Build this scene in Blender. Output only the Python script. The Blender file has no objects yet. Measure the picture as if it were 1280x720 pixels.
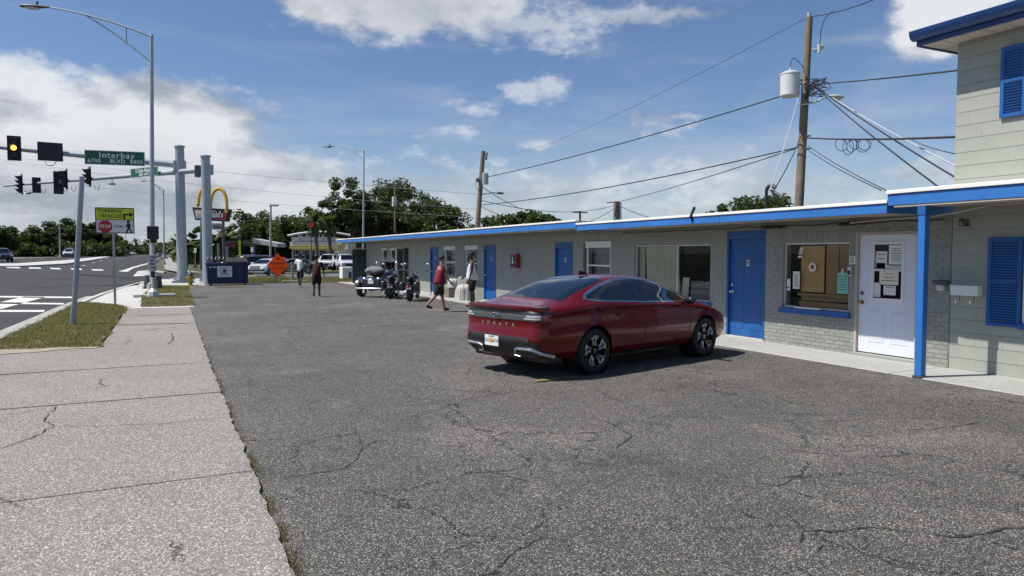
import bpy, bmesh, math, random
from mathutils import Vector as V, Matrix, noise
R_ = random.Random(7)
S = bpy.context.scene
COL = S.collection
rad = math.radians

# ------------------------------------------------------------------ camera
EYE = 1.82
YAW, PITCH = rad(25.667), rad(2.735)
cd = bpy.data.cameras.new('camera'); cam = bpy.data.objects.new('camera', cd); COL.objects.link(cam)
cd.sensor_width = 36; cd.lens = 900/1280*36; cd.clip_start = .05; cd.clip_end = 9000
cam.location = (0, 0, EYE); cam.rotation_euler = (math.pi/2-PITCH, 0, -YAW)
S.camera = cam
_F = V((math.sin(YAW)*math.cos(PITCH), math.cos(YAW)*math.cos(PITCH), -math.sin(PITCH)))
_R = V((math.cos(YAW), -math.sin(YAW), 0)); _U = _R.cross(_F)
def ray(x, y): return _F+_R*((x-640)/900)-_U*((y-360)/900)

# ------------------------------------------------------------------ sun, sky
SUN = V((-1, .28, 1.62)).normalized()
S.view_settings.view_transform = 'Standard'; S.view_settings.look = 'None'
S.view_settings.exposure = 0.38; S.view_settings.gamma = 1
S.render.film_transparent = False
sl = bpy.data.lights.new('sun', 'SUN'); sl.energy = 4.6; sl.angle = rad(.53); sl.color = (1, .95, .87)
so = bpy.data.objects.new('sun', sl); COL.objects.link(so)
so.rotation_euler = (-SUN).to_track_quat('-Z', 'Y').to_euler(); so.location = (-30, 10, 50)

class E:
    "node expression helper"
    def __init__(s, nt, sock): s.nt, s.s = nt, sock
    def op(s, o, b=None, c=None, clamp=False):
        n = s.nt.nodes.new('ShaderNodeMath'); n.operation = o; n.use_clamp = clamp
        s.nt.links.new(s.s, n.inputs[0])
        for i, v in ((1, b), (2, c)):
            if v is None: continue
            if isinstance(v, E): s.nt.links.new(v.s, n.inputs[i])
            else: n.inputs[i].default_value = v
        return E(s.nt, n.outputs[0])
    def __add__(s, b): return s.op('ADD', b)
    def __sub__(s, b): return s.op('SUBTRACT', b)
    def __mul__(s, b): return s.op('MULTIPLY', b)
    def __truediv__(s, b): return s.op('DIVIDE', b)
    def mx(s, b): return s.op('MAXIMUM', b)
    def mn(s, b): return s.op('MINIMUM', b)
    def smooth(s, a, b, lo=0., hi=1.):
        n = s.nt.nodes.new('ShaderNodeMapRange'); n.interpolation_type = 'SMOOTHSTEP'
        s.nt.links.new(s.s, n.inputs[0])
        for i, v in enumerate((a, b, lo, hi)): n.inputs[i+1].default_value = v
        return E(s.nt, n.outputs[0])
def mixc(nt, f, a, b, blend='MIX'):
    n = nt.nodes.new('ShaderNodeMix'); n.data_type = 'RGBA'; n.blend_type = blend
    for i, v in ((0, f), (6, a), (7, b)):
        if isinstance(v, E): nt.links.new(v.s, n.inputs[i])
        elif hasattr(v, 'is_output'): nt.links.new(v, n.inputs[i])
        elif i == 0: n.inputs[0].default_value = v
        else: n.inputs[i].default_value = tuple(v)+(1,) if len(v) == 3 else v
    return n.outputs[2]
def noisef(nt, vec, scale, detail=4, rough=.55, typ='ShaderNodeTexNoise', dist=0):
    n = nt.nodes.new(typ); n.inputs['Scale'].default_value = scale
    n.inputs['Detail'].default_value = detail; n.inputs['Roughness'].default_value = rough
    n.inputs['Distortion'].default_value = dist
    nt.links.new(vec, n.inputs['Vector']); return E(nt, n.outputs[0])

w = bpy.data.worlds.new('World'); S.world = w; w.use_nodes = True
nt = w.node_tree; nt.nodes.clear(); L = nt.links.new
out = nt.nodes.new('ShaderNodeOutputWorld'); bg = nt.nodes.new('ShaderNodeBackground')
sky = nt.nodes.new('ShaderNodeTexSky'); sky.sky_type = 'NISHITA'; sky.sun_disc = False
sky.sun_elevation = math.asin(SUN.z); sky.sun_rotation = math.atan2(SUN.x, SUN.y)
sky.air_density = 1.0; sky.dust_density = .35; sky.ozone_density = 2.2; sky.altitude = 10
bg.inputs['Strength'].default_value = .056
tc = nt.nodes.new('ShaderNodeTexCoord'); sx = nt.nodes.new('ShaderNodeSeparateXYZ')
L(tc.outputs['Generated'], sx.inputs[0])
X, Y, Z = (E(nt, sx.outputs[i]) for i in range(3))
az = X.op('ARCTAN2', Y); el = Z.op('ARCSINE')
mp = nt.nodes.new('ShaderNodeMapping'); mp.inputs['Scale'].default_value = (1, 1, 1.9); L(tc.outputs['Generated'], mp.inputs[0])
n1 = noisef(nt, mp.outputs[0], 7.5, 11, .60); 
mp2 = nt.nodes.new('ShaderNodeMapping'); mp2.inputs['Scale'].default_value = (1, 1, 1.9)
mp2.inputs['Location'].default_value = (SUN.x*.02, SUN.y*.02, .05); L(tc.outputs['Generated'], mp2.inputs[0])
n2 = noisef(nt, mp2.outputs[0], 6.5, 5, .5)
mp3 = nt.nodes.new('ShaderNodeMapping'); mp3.inputs['Scale'].default_value = (.8, 1.6, 5); mp3.inputs['Rotation'].default_value = (.1, .15, .4); L(tc.outputs['Generated'], mp3.inputs[0])
n3 = noisef(nt, mp3.outputs[0], 2.6, 7, .6, dist=.4)
def azel(x, y):
    d = ray(x, y).normalized(); return math.atan2(d.x, d.y), math.asin(d.z)
STRONG = [(30, 152, 230, 62), (190, 160, 150, 62), (255, 165, 75, 52), (300, 212, 78, 46), (150, 225, 300, 60), (490, -20, 170, 68), (410, 4, 70, 28), (1192, 6, 66, 52), (1168, 46, 46, 26)]
WEAK = [(480, 54, 30, 10), (455, 46, 30, 12), (662, 116, 36, 14), (682, 108, 24, 12), (564, 128, 30, 9), (588, 136, 28, 9), (566, 166, 40, 10), (672, 181, 22, 8), (822, 146, 54, 26), (700, 240, 260, 40), (480, 236, 170, 46), (1170, 215, 60, 18), (900, 235, 170, 40), (265, 110, 44, 16), (90, 92, 64, 12), (160, 280, 420, 40), (390, 240, 120, 40), (640, 30, 120, 30), (800, 20, 120, 16)]
n4 = noisef(nt, mp.outputs[0], 34, 5, .6)
def field(bl):
    den = None
    for (x, y, wx, hy) in bl:
        a, e = azel(x, y)
        cx = (az-a)*(math.cos(e)*900/wx); cy = (el-e)*(900/hy)
        m = (cx*cx+cy*cy).op('SQRT')*-1.+1.
        den = m if den is None else den.mx(m)
    return den.mx(-1.)
ds = field(STRONG)*2.2+(n1-.5)*3.2+(n4-.5)*.9
dw = field(WEAK)*1.15+(n1-.5)*3.2+(n4-.5)*3.0
dens = ds.mx(dw*.6)
cl = ds.smooth(-.08, .80).mx(dw.smooth(-.10, 1.2)*.60)
# thin veil, thicker towards the horizon all round
low = el.smooth(.0, .34, 1, 0)
veil = (n3+low*.20).smooth(.50, .80)*.42
hz = el.smooth(-.02, .20, .42, 0)
shade = ((n1-n2)*4.2+.68).op('ADD', dens*.12).op('ADD', 0., clamp=True)
a, e = azel(520, 14)
cx = (az-a)*(900/165.); cy = (el-e)*(900/48.)
under = ((cx*cx+cy*cy).op('SQRT')*-1.+1.15).op('ADD', (n1-.5)*.8, clamp=True)
a, e = azel(150, 232)
cx = (az-a)*(900/300.); cy = (el-e)*(900/52.)
under2 = ((cx*cx+cy*cy).op('SQRT')*-1.+1.1).op('ADD', (n1-.5)*1.2, clamp=True)*.75
shade = shade*(under.mx(under2)*-.55+1.)
skyc = mixc(nt, 1., sky.outputs[0], (1.12, 1.22, 1.42), 'MULTIPLY')
c1 = mixc(nt, hz, skyc, (7.2, 8.0, 9.2))
c1 = mixc(nt, veil, c1, (7.6, 8.2, 9.2))
cc = mixc(nt, shade, (5.2, 5.7, 6.5), (11.0, 11.3, 11.7))
c2 = mixc(nt, cl*.96, c1, cc)
L(c2, bg.inputs['Color']); L(bg.outputs[0], out.inputs[0])

# ------------------------------------------------------------------ materials
M = {}
def newmat(name):
    m = bpy.data.materials.new(name); m.use_nodes = True; M[name] = m
    return m, m.node_tree, m.node_tree.nodes['Principled BSDF']
def mat(name, c, rough=.6, metal=0., var=.12, vs=3., bump=0., bs=40., spec=.5, coat=0., emit=None, rnd=0., fine=0., fs=60., streak=0., chip=None):
    m, t, p = newmat(name)
    p.inputs['Roughness'].default_value = rough; p.inputs['Metallic'].default_value = metal
    p.inputs['Specular IOR Level'].default_value = spec; p.inputs['Coat Weight'].default_value = coat
    p.inputs['Coat Roughness'].default_value = .04
    tc = t.nodes.new('ShaderNodeTexCoord')
    f = noisef(t, tc.outputs['Object'], vs, 5, .6)
    f = (f-.5)*2.4*var+1.
    if fine: f = f+(noisef(t, tc.outputs['Object'], fs, 3, .6)-.5)*2.*fine
    if streak:
        mpn = t.nodes.new('ShaderNodeMapping'); mpn.inputs['Scale'].default_value = (5, 5, .35); t.links.new(tc.outputs['Object'], mpn.inputs[0])
        f = f+(noisef(t, mpn.outputs[0], 1.6, 5, .65)-.5)*2.*streak
        zz = t.nodes.new('ShaderNodeSeparateXYZ'); t.links.new(tc.outputs['Object'], zz.inputs[0])
        gr = noisef(t, tc.outputs['Object'], 2.2, 5, .7).smooth(.42, .62)*E(t, zz.outputs[2]).smooth(.0, .45, 1, 0)
        f = f*(gr*-.30+1.)
    if rnd:
        oi = t.nodes.new('ShaderNodeObjectInfo'); f = f+(E(t, oi.outputs['Random'])-.5)*2.*rnd
    cb = t.nodes.new('ShaderNodeCombineColor')
    for i in range(3): t.links.new((f*c[i]).s, cb.inputs[i])
    col = cb.outputs[0]
    if chip:
        ck = noisef(t, tc.outputs['Object'], chip[0], 4, .7).smooth(chip[1], chip[1]+.03)
        col = mixc(t, ck*chip[3], col, chip[2])
    t.links.new(col, p.inputs['Base Color'])
    r = noisef(t, tc.outputs['Object'], vs*2.3, 4)
    t.links.new(((r-.5)*.3+rough).op('ADD', 0., clamp=True).s, p.inputs['Roughness'])
    if bump:
        b = t.nodes.new('ShaderNodeBump'); b.inputs['Strength'].default_value = bump; b.inputs['Distance'].default_value = .01
        t.links.new(noisef(t, tc.outputs['Object'], bs, 4).s, b.inputs['Height']); t.links.new(b.outputs[0], p.inputs['Normal'])
    if emit:
        p.inputs['Emission Color'].default_value = emit[:3]+(1,); p.inputs['Emission Strength'].default_value = emit[3]
    return m

def ground_mat(name, lo, hi, bright, stone=110., crackscale=.5, crackw=.010, stain=.3, warm=(1, 1, 1), bump=.5, patch=0., crackmask=.5, wear=0):
    m, t, p = newmat(name); tc = t.nodes.new('ShaderNodeTexCoord'); vec = tc.outputs['Object']
    vo = t.nodes.new('ShaderNodeTexVoronoi'); vo.inputs['Scale'].default_value = stone; t.links.new(vec, vo.inputs['Vector'])
    sp = t.nodes.new('ShaderNodeSeparateColor'); t.links.new(vo.outputs['Color'], sp.inputs[0])
    rv = E(t, sp.outputs[0])
    br = rv.smooth(.80, 1.0)*bright
    base = rv*(hi-lo)+lo+br
    big = noisef(t, vec, .35, 5, .6); mid = noisef(t, vec, 2.3, 5, .65); fine = noisef(t, vec, 34, 3, .7)
    base = base*((big-.5)*2.*stain+(mid-.5)*stain+(fine-.5)*.5+1.)
    # cracks
    wob = t.nodes.new('ShaderNodeTexNoise'); wob.inputs['Scale'].default_value = 1.7; wob.inputs['Detail'].default_value = 7; wob.inputs['Roughness'].default_value = .65
    t.links.new(vec, wob.inputs['Vector'])
    va = t.nodes.new('ShaderNodeVectorMath'); va.operation = 'MULTIPLY_ADD'; t.links.new(wob.outputs['Color'], va.inputs[0])
    va.inputs[1].default_value = (.85, .85, 0); t.links.new(vec, va.inputs[2])
    v2 = t.nodes.new('ShaderNodeTexVoronoi'); v2.feature = 'DISTANCE_TO_EDGE'; v2.inputs['Scale'].default_value = crackscale
    t.links.new(va.outputs[0], v2.inputs['Vector'])
    msk = noisef(t, vec, .8, 3).smooth(crackmask-.06, crackmask+.12)
    cr = E(t, v2.outputs['Distance']).smooth(0., crackw, 1, 0)*msk*.8
    if wear:
        v3 = t.nodes.new('ShaderNodeTexVoronoi'); v3.feature = 'DISTANCE_TO_EDGE'; v3.inputs['Scale'].default_value = crackscale*2.9
        t.links.new(va.outputs[0], v3.inputs['Vector'])
        m3 = noisef(t, vec, .55, 4, .6).smooth(.47, .60)
        cr = cr.mx(E(t, v3.outputs['Distance']).smooth(0., crackw*1.9, 1, 0)*m3*.62)
        stn = noisef(t, vec, .9, 5, .62).smooth(.56, .72)*-.34+1.
        pale = noisef(t, vec, .5, 6, .68, dist=.5).smooth(.50, .70)*.42+1.
        oil = noisef(t, vec, 1.9, 3, .5).smooth(.70, .78)*-.45+1.
        base = base*stn*pale*oil
    base = base*(cr*-1.+1.)
    cb = t.nodes.new('ShaderNodeCombineColor')
    for i in range(3): t.links.new((base*warm[i]).s, cb.inputs[i])
    t.links.new(cb.outputs[0], p.inputs['Base Color'])
    p.inputs['Roughness'].default_value = .85; p.inputs['Specular IOR Level'].default_value = .35
    b = t.nodes.new('ShaderNodeBump'); b.inputs['Strength'].default_value = bump; b.inputs['Distance'].default_value = .006
    h = E(t, vo.outputs['Distance'])*-1.-cr*2.; t.links.new(h.s, b.inputs['Height']); t.links.new(b.outputs[0], p.inputs['Normal'])
    return m
ground_mat('lot_asphalt', .022, .120, .30, 150, .62, .0055, .42, (1.05, 1., .92), .9, crackmask=.42, wear=1)
ground_mat('road_asphalt', .020, .055, .04, 80, .25, .006, .25, (1, 1, 1.0), .4, crackmask=.6)
ground_mat('aggregate_concrete', .13, .30, .22, 95, .16, .004, .24, (1.05, 1., .90), .9, crackmask=.50)
ground_mat('concrete', .24, .36, .05, 60, .2, .004, .22, (1.02, 1., .95), .3, crackmask=.6)
ground_mat('new_concrete', .40, .52, .04, 60, .2, .004, .14, (1.02, 1., .94), .3, crackmask=.7)
ground_mat('kerb_concrete', .25, .40, .08, 50, .3, .006, .35, (1.02, 1., .93), .4, crackmask=.6)
ground_mat('walk_concrete', .30, .40, .03, 60, .3, .005, .22, (1., 1., .97), .25, crackmask=.55)
def leafmat(name, c1, c2, trans=.25):
    m, t, p = newmat(name)
    g = t.nodes.new('ShaderNodeNewGeometry'); rv = E(t, g.outputs['Random Per Island'])
    tc = t.nodes.new('ShaderNodeTexCoord'); f = (noisef(t, tc.outputs['Object'], .6, 3)-.5)*1.2+rv
    t.links.new(mixc(t, f.op('ADD', 0., clamp=True), c1, c2), p.inputs['Base Color'])
    p.inputs['Roughness'].default_value = .55; p.inputs['Specular IOR Level'].default_value = .3
    tr = t.nodes.new('ShaderNodeBsdfTranslucent'); tr.inputs[0].default_value = (c2[0]*1.3, c2[1]*1.5, c2[2]*.6, 1)
    ms = t.nodes.new('ShaderNodeMixShader'); ms.inputs[0].default_value = trans
    t.links.new(p.outputs[0], ms.inputs[1]); t.links.new(tr.outputs[0], ms.inputs[2])
    t.links.new(ms.outputs[0], t.nodes['Material Output'].inputs[0]); return m
leafmat('oak_leaf', (.014, .026, .010), (.085, .105, .038))
leafmat('green_leaf', (.022, .04, .012), (.075, .11, .03))
leafmat('palm_leaf', (.03, .045, .014), (.085, .10, .035))
leafmat('grass_blade', (.060, .072, .024), (.20, .175, .080), .3)
mat('turf', (.125, .115, .055), .95, var=.6, vs=1.2, fine=.5, fs=30, bump=.8, bs=50)
mat('terrain', (.075, .085, .04), .95, var=.6, vs=.05, fine=.4, fs=2)
mat('bark', (.10, .085, .07), .9, var=.4, vs=6, bump=.8, bs=12)
mat('pole_wood', (.165, .135, .105), .85, var=.35, vs=2, bump=.5, bs=25, fine=.3, fs=12)
mat('wall_paint_shaded', (.255, .270, .240), .7, var=.10, vs=1.1, bump=.25, bs=60, fine=.06, fs=25, streak=.13)  # wall grey darkened: the shade under the eave is mixed into the colour
mat('block_paint', (.328, .346, .303), .7, var=.10, vs=1.3, bump=.35, bs=55, rnd=.025, fine=.06, fs=25)  # same wall grey, kept lighter for the sunlit blocks
mat('brick_paint_shaded', (.274, .288, .255), .62, var=.12, vs=4., bump=.4, bs=70, rnd=.10, fine=.08, fs=30)  # wall grey for the bricks, with part of the eave shade in its tone
mat('blue_paint', (.010, .095, .32), .5, var=.2, vs=2.5, bump=.12, bs=30, fine=.10, fs=30, streak=.15, chip=(14, .73, (.10, .17, .30), .7))
mat('blue_fascia', (.028, .160, .47), .5, var=.25, vs=1.1, bump=.12, bs=20, fine=.14, fs=9, chip=(5, .70, (.50, .58, .66), .8))
mat('navy_gutter', (.007, .042, .155), .35, var=.15, vs=2, bump=.05, bs=20)
mat('white_paint', (.74, .75, .73), .5, var=.06, vs=3, fine=.04, fs=18)
mat('drip_edge', (.78, .78, .75), .45, var=.10, vs=1.5, fine=.06, fs=14)
mat('door_white', (.66, .70, .78), .4, var=.04, vs=2, fine=.02, fs=14)
mat('soffit', (.42, .38, .33), .7, var=.18, vs=1.2, fine=.08, fs=8)
mat('roofing', (.34, .33, .31), .9, var=.2, vs=1)
mat('alu_frame', (.55, .55, .53), .4, .3, var=.08, vs=4)
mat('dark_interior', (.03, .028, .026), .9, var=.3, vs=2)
mat('plywood', (.50, .29, .11), .55, var=.22, vs=1.2, fine=.1, fs=9)
mat('plywood_dark', (.30, .17, .065), .55, var=.25, vs=1.4, fine=.1, fs=9)
mat('curtain', (.50, .46, .36), .9, var=.15, vs=3)
mat('paper', (.72, .72, .68), .7, var=.05, vs=9)
mat('paper_green', (.20, .52, .42), .7, var=.05, vs=9)
mat('print', (.04, .04, .045), .8)
mat('print_red', (.45, .05, .05), .7)
mat('brass', (.35, .25, .10), .3, 1., var=.1)
mat('chrome', (.65, .65, .66), .14, 1., var=.05)
mat('steel', (.34, .36, .38), .45, .75, var=.15, vs=2.5, fine=.05)
mat('galv', (.36, .40, .43), .5, .45, var=.14, vs=1.6, fine=.06, fs=10)
mat('dark_steel', (.10, .105, .11), .45, .5, var=.2, vs=3)
mat('black', (.012, .012, .013), .5, var=.2)
mat('black_gloss', (.010, .010, .011), .12, var=.1, coat=.6)
mat('black_plastic', (.022, .022, .024), .6, var=.2, fine=.1, fs=40)
mat('rubber', (.018, .018, .018), .8, var=.2, bump=.3, bs=60)
mat('alloy', (.58, .58, .60), .28, .9, var=.05)
mat('red_paint', (.135, .002, .006), .26, .25, var=.02, coat=.7, spec=.15)
mat('tail_grey', (.13, .135, .15), .18, .35, var=.1, coat=.9)
mat('tail_red', (.20, .01, .012), .15, var=.05, coat=1.)
mat('plate', (.70, .72, .70), .45, var=.05)
mat('plate_green', (.03, .16, .08), .6)
mat('plate_orange', (.70, .22, .04), .6)
mat('sign_green', (.006, .105, .062), .4, var=.06)
mat('sign_yellow', (.60, .66, .02), .45, var=.05)
mat('sign_white', (.72, .70, .70), .45, var=.05)
mat('sign_red', (.42, .015, .02), .45, var=.05)
leafmat('sign_orange', (.90, .20, .02), (.92, .23, .03), .55)
mat('sign_black', (.012, .012, .012), .5)
mat('reflective', (.80, .82, .80), .4)
mat('signal_black', (.012, .012, .013), .55, var=.15)
mat('amber_lit', (.8, .35, .04), .4, emit=(1., .42, .06, 3.2))
mat('lens_dark', (.05, .012, .01), .3)
mat('hydrant_yellow', (.50, .38, .05), .5, var=.15, vs=6)
mat('dumpster_blue', (.010, .020, .085), .5, var=.3, vs=2.5, fine=.15, fs=12)
mat('arch_yellow', (.72, .42, .04), .4, var=.05)
mat('maroon', (.22, .018, .03), .45, var=.1)
mat('sign_grey', (.42, .42, .44), .5)
mat('fence_green', (.012, .035, .032), .6, var=.25, vs=2)
mat('cream', (.72, .66, .54), .7, var=.08)
mat('banner_yellow', (.62, .48, .10), .6, var=.05)
mat('far_roof', (.20, .17, .15), .8, var=.2)
mat('skin_dark', (.055, .032, .022), .5, var=.08)
mat('skin_tan', (.28, .155, .10), .5, var=.08)
mat('cloth_white', (.72, .72, .74), .85, var=.06, bump=.3, bs=30)
mat('cloth_lavender', (.62, .62, .74), .85, var=.06, bump=.3, bs=30)
mat('cloth_black', (.012, .012, .014), .9, var=.2, bump=.3, bs=30)
mat('cloth_red', (.17, .012, .022), .85, var=.1, bump=.3, bs=30)
mat('cloth_maroon', (.055, .008, .012), .85, var=.1, bump=.3, bs=30)
mat('hair', (.012, .010, .009), .7)
mat('plum', (.038, .040, .065), .25, .5, var=.05, coat=1.)
mat('leather', (.02, .02, .02), .45, var=.2)
mat('bag_cloth', (.17, .17, .18), .8, var=.5, vs=14)
mat('bundle_white', (.42, .42, .40), .85, var=.18, vs=5, bump=.6, bs=8)
mat('bundle_grey', (.22, .235, .23), .85, var=.2, vs=5, bump=.4, bs=14)
mat('transformer', (.56, .58, .58), .45, var=.08, vs=4)
mat('wire', (.018, .018, .02), .7)
mat('wire_pale', (.40, .42, .45), .6)
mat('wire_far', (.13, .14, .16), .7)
mat('car_white', (.62, .63, .64), .3, var=.03, coat=1.)
mat('car_black', (.012, .013, .015), .25, var=.05, coat=1.)
mat('car_grey', (.11, .12, .13), .3, .5, var=.03, coat=1.)
mat('car_silver', (.42, .44, .46), .3, .6, var=.03, coat=1.)
mat('car_blue', (.02, .05, .12), .25, .4, var=.03, coat=1.)
mat('lamp_glass', (.55, .57, .60), .15, var=.05, coat=1.)
mat('crack_fill', (.03, .028, .025), .95, var=.3)
mat('sand', (.30, .27, .21), .95, var=.35, vs=4, fine=.3, fs=40, bump=.4)
mat('faded_yellow', (.20, .15, .055), .8, var=.5, vs=5, fine=.5, fs=30)
mat('road_white', (.62, .62, .60), .7, var=.15, vs=3, fine=.25, fs=22)
mat('extinguisher_red', (.24, .012, .02), .4, var=.1)
mat('ceramic', (.5, .5, .48), .3)
def glassmat(name, tint, refl):
    m, t, p = newmat(name); t.nodes.remove(p)
    tr = t.nodes.new('ShaderNodeBsdfTransparent'); tr.inputs[0].default_value = (*tint, 1)
    gl = t.nodes.new('ShaderNodeBsdfGlossy'); gl.inputs['Roughness'].default_value = .02; gl.inputs[0].default_value = (.9, .95, 1, 1)
    fr = t.nodes.new('ShaderNodeFresnel'); fr.inputs[0].default_value = refl
    ge = t.nodes.new('ShaderNodeNewGeometry'); fac = E(t, fr.outputs[0])*(E(t, ge.outputs['Backfacing'])*-1.+1.)
    ms = t.nodes.new('ShaderNodeMixShader'); t.links.new(fac.s, ms.inputs[0])
    t.links.new(tr.outputs[0], ms.inputs[1]); t.links.new(gl.outputs[0], ms.inputs[2])
    t.links.new(ms.outputs[0], t.nodes['Material Output'].inputs[0])
glassmat('window_glass', (.93, .95, .94), 1.33)
glassmat('car_glass', (.34, .40, .40), 1.95)
glassmat('dark_glass', (.06, .07, .08), 1.6)

# ------------------------------------------------------------------ helpers
def tag(o, label=None, cat=None, group=None, kind=None):
    if label: o['label'] = label
    if cat: o['category'] = cat
    if group: o['group'] = group
    if kind: o['kind'] = kind
    return o
def empty(name, loc, label, cat, group=None, rz=0.):
    o = bpy.data.objects.new(name, None); COL.objects.link(o); o.location = loc; o.rotation_euler = (0, 0, rz)
    o.empty_display_size = .1
    return tag(o, label, cat, group)
def kids(o): return [c for c in bpy.data.objects if c.parent == o]
CH = {}
def link(o, parent=None):
    COL.objects.link(o)
    if parent is not None: o.parent = parent; CH.setdefault(parent.name, []).append(o)
    return o
def copy_tree(o, parent=None):
    c = o.copy(); link(c, parent)
    for k in list(CH.get(o.name, [])): copy_tree(k, c)
    return c
class MB:
    def __init__(s): s.b = bmesh.new()
    def box(s, c, d, rot=None, bev=0.):
        g = bmesh.ops.create_cube(s.b, size=1)['verts']
        bmesh.ops.scale(s.b, vec=d, verts=g)
        if bev:
            es = list({e for v in g for e in v.link_edges})
            r = bmesh.ops.bevel(s.b, geom=es, offset=bev, segments=1, affect='EDGES'); g = r['verts'] if r['verts'] else g
            g = list({v for f in r['faces'] for v in f.verts} | {v for v in g if v.is_valid})
        if rot is not None: bmesh.ops.rotate(s.b, cent=(0, 0, 0), matrix=rot, verts=g)
        bmesh.ops.translate(s.b, vec=c, verts=g); return s
    def bx(s, x0, x1, y0, y1, z0, z1, bev=0.): return s.box(((x0+x1)/2, (y0+y1)/2, (z0+z1)/2), (abs(x1-x0), abs(y1-y0), abs(z1-z0)), None, bev)
    def cyl(s, a, b, r0, r1=None, n=10, caps=True):
        a, b = V(a), V(b); d = b-a; r1 = r0 if r1 is None else r1
        g = bmesh.ops.create_cone(s.b, cap_ends=caps, segments=n, radius1=r0, radius2=max(r1, 1e-4), depth=d.length)['verts']
        q = d.to_track_quat('Z', 'Y').to_matrix()
        bmesh.ops.rotate(s.b, cent=(0, 0, 0), matrix=q, verts=g); bmesh.ops.translate(s.b, vec=(a+b)/2, verts=g); return s
    def ball(s, c, r, n=10, sc=(1, 1, 1)):
        g = bmesh.ops.create_uvsphere(s.b, u_segments=n, v_segments=max(5, n*2//3), radius=r)['verts']
        bmesh.ops.scale(s.b, vec=sc, verts=g); bmesh.ops.translate(s.b, vec=c, verts=g); return s
    def tube(s, pts, r, n=6, r1=None, sm=0):
        pts = [V(p) for p in pts]
        if sm:
            P = [pts[0]]+pts+[pts[-1]]; pts = [.5*(2*P[i]+(P[i+1]-P[i-1])*u+(2*P[i-1]-5*P[i]+4*P[i+1]-P[i+2])*u*u+(3*P[i]-P[i-1]-3*P[i+1]+P[i+2])*u**3) for i in range(1, len(P)-2) for u in [k/sm for k in range(sm)]]+[P[-1]]
        pts = [V(p) for p in pts]; rings = []; N = len(pts)
        up = V((0, 0, 1))
        for i, p in enumerate(pts):
            d = (pts[min(i+1, N-1)]-pts[max(i-1, 0)]).normalized()
            a = d.cross(up)
            if a.length < .05: a = d.cross(V((1, 0, 0)))
            a.normalize(); b = d.cross(a); rr = r if r1 is None else r+(r1-r)*i/(N-1)
            rings.append([s.b.verts.new(p+a*(rr*math.cos(2*math.pi*k/n))+b*(rr*math.sin(2*math.pi*k/n))) for k in range(n)])
        for i in range(N-1):
            for k in range(n): s.b.faces.new((rings[i][k], rings[i][(k+1) % n], rings[i+1][(k+1) % n], rings[i+1][k]))
        s.b.faces.new(rings[0][::-1]); s.b.faces.new(rings[-1]); return s
    def lathe(s, prof, c=(0, 0, 0), n=16, axis='Z', caps=False):
        c = V(c); rings = []
        for r, h in prof:
            ring = []
            for k in range(n):
                a = 2*math.pi*k/n; p = V((r*math.cos(a), r*math.sin(a), h))
                if axis == 'Y': p = V((p.x, p.z, p.y))
                if axis == 'X': p = V((p.z, p.x, p.y))
                ring.append(s.b.verts.new(c+p))
            rings.append(ring)
        for i in range(len(rings)-1):
            for k in range(n): s.b.faces.new((rings[i][k], rings[i][(k+1) % n], rings[i+1][(k+1) % n], rings[i+1][k]))
        for q in (rings[0], rings[-1]) if caps else ():
            try: s.b.faces.new(q)
            except Exception: pass
        return s
    def prism(s, pts, vec):
        "closed polygon of 3-D points extruded by vec"
        a = [s.b.verts.new(V(p)) for p in pts]; b = [s.b.verts.new(V(p)+V(vec)) for p in pts]; n = len(a)
        s.b.faces.new(a[::-1]); s.b.faces.new(b)
        for i in range(n): s.b.faces.new((a[i], a[(i+1) % n], b[(i+1) % n], b[i]))
        return s
    def quad(s, *p): s.b.faces.new([s.b.verts.new(V(q)) for q in p]); return s
    def xf(s, m): bmesh.ops.transform(s.b, matrix=m, verts=s.b.verts); return s
    def build(s, name, m, parent=None, world=True, smooth=False, pivot=None, tri=False, norm=True):
        """world: verts are in world space, moved into the (unrotated) parent's frame; without parent the origin drops to the base"""
        if norm: bmesh.ops.recalc_face_normals(s.b, faces=s.b.faces)
        loc = V((0, 0, 0))
        if parent is not None:
            if world:
                p = parent; off = V((0, 0, 0))
                while p is not None: off += p.location; p = p.parent
                bmesh.ops.translate(s.b, vec=-off, verts=s.b.verts)
        elif pivot is not None or world:
            if pivot is None:
                xs = [v.co for v in s.b.verts]
                pivot = V(((min(v.x for v in xs)+max(v.x for v in xs))/2, (min(v.y for v in xs)+max(v.y for v in xs))/2, min(v.z for v in xs)))
            loc = V(pivot); bmesh.ops.translate(s.b, vec=-loc, verts=s.b.verts)
        me = bpy.data.meshes.new(name); s.b.to_mesh(me); s.b.free()
        me.materials.append(M[m] if isinstance(m, str) else m)
        if smooth:
            for p in me.polygons: p.use_smooth = True
            try: me.set_sharp_from_angle(angle=rad(40))
            except Exception: pass
        o = bpy.data.objects.new(name, me); link(o, parent); o.location = loc
        return o
def frame(n):
    n = V(n).normalized(); r = V((0, 0, 1)).cross(n).normalized(); u = n.cross(r)
    return r, u, n
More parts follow.
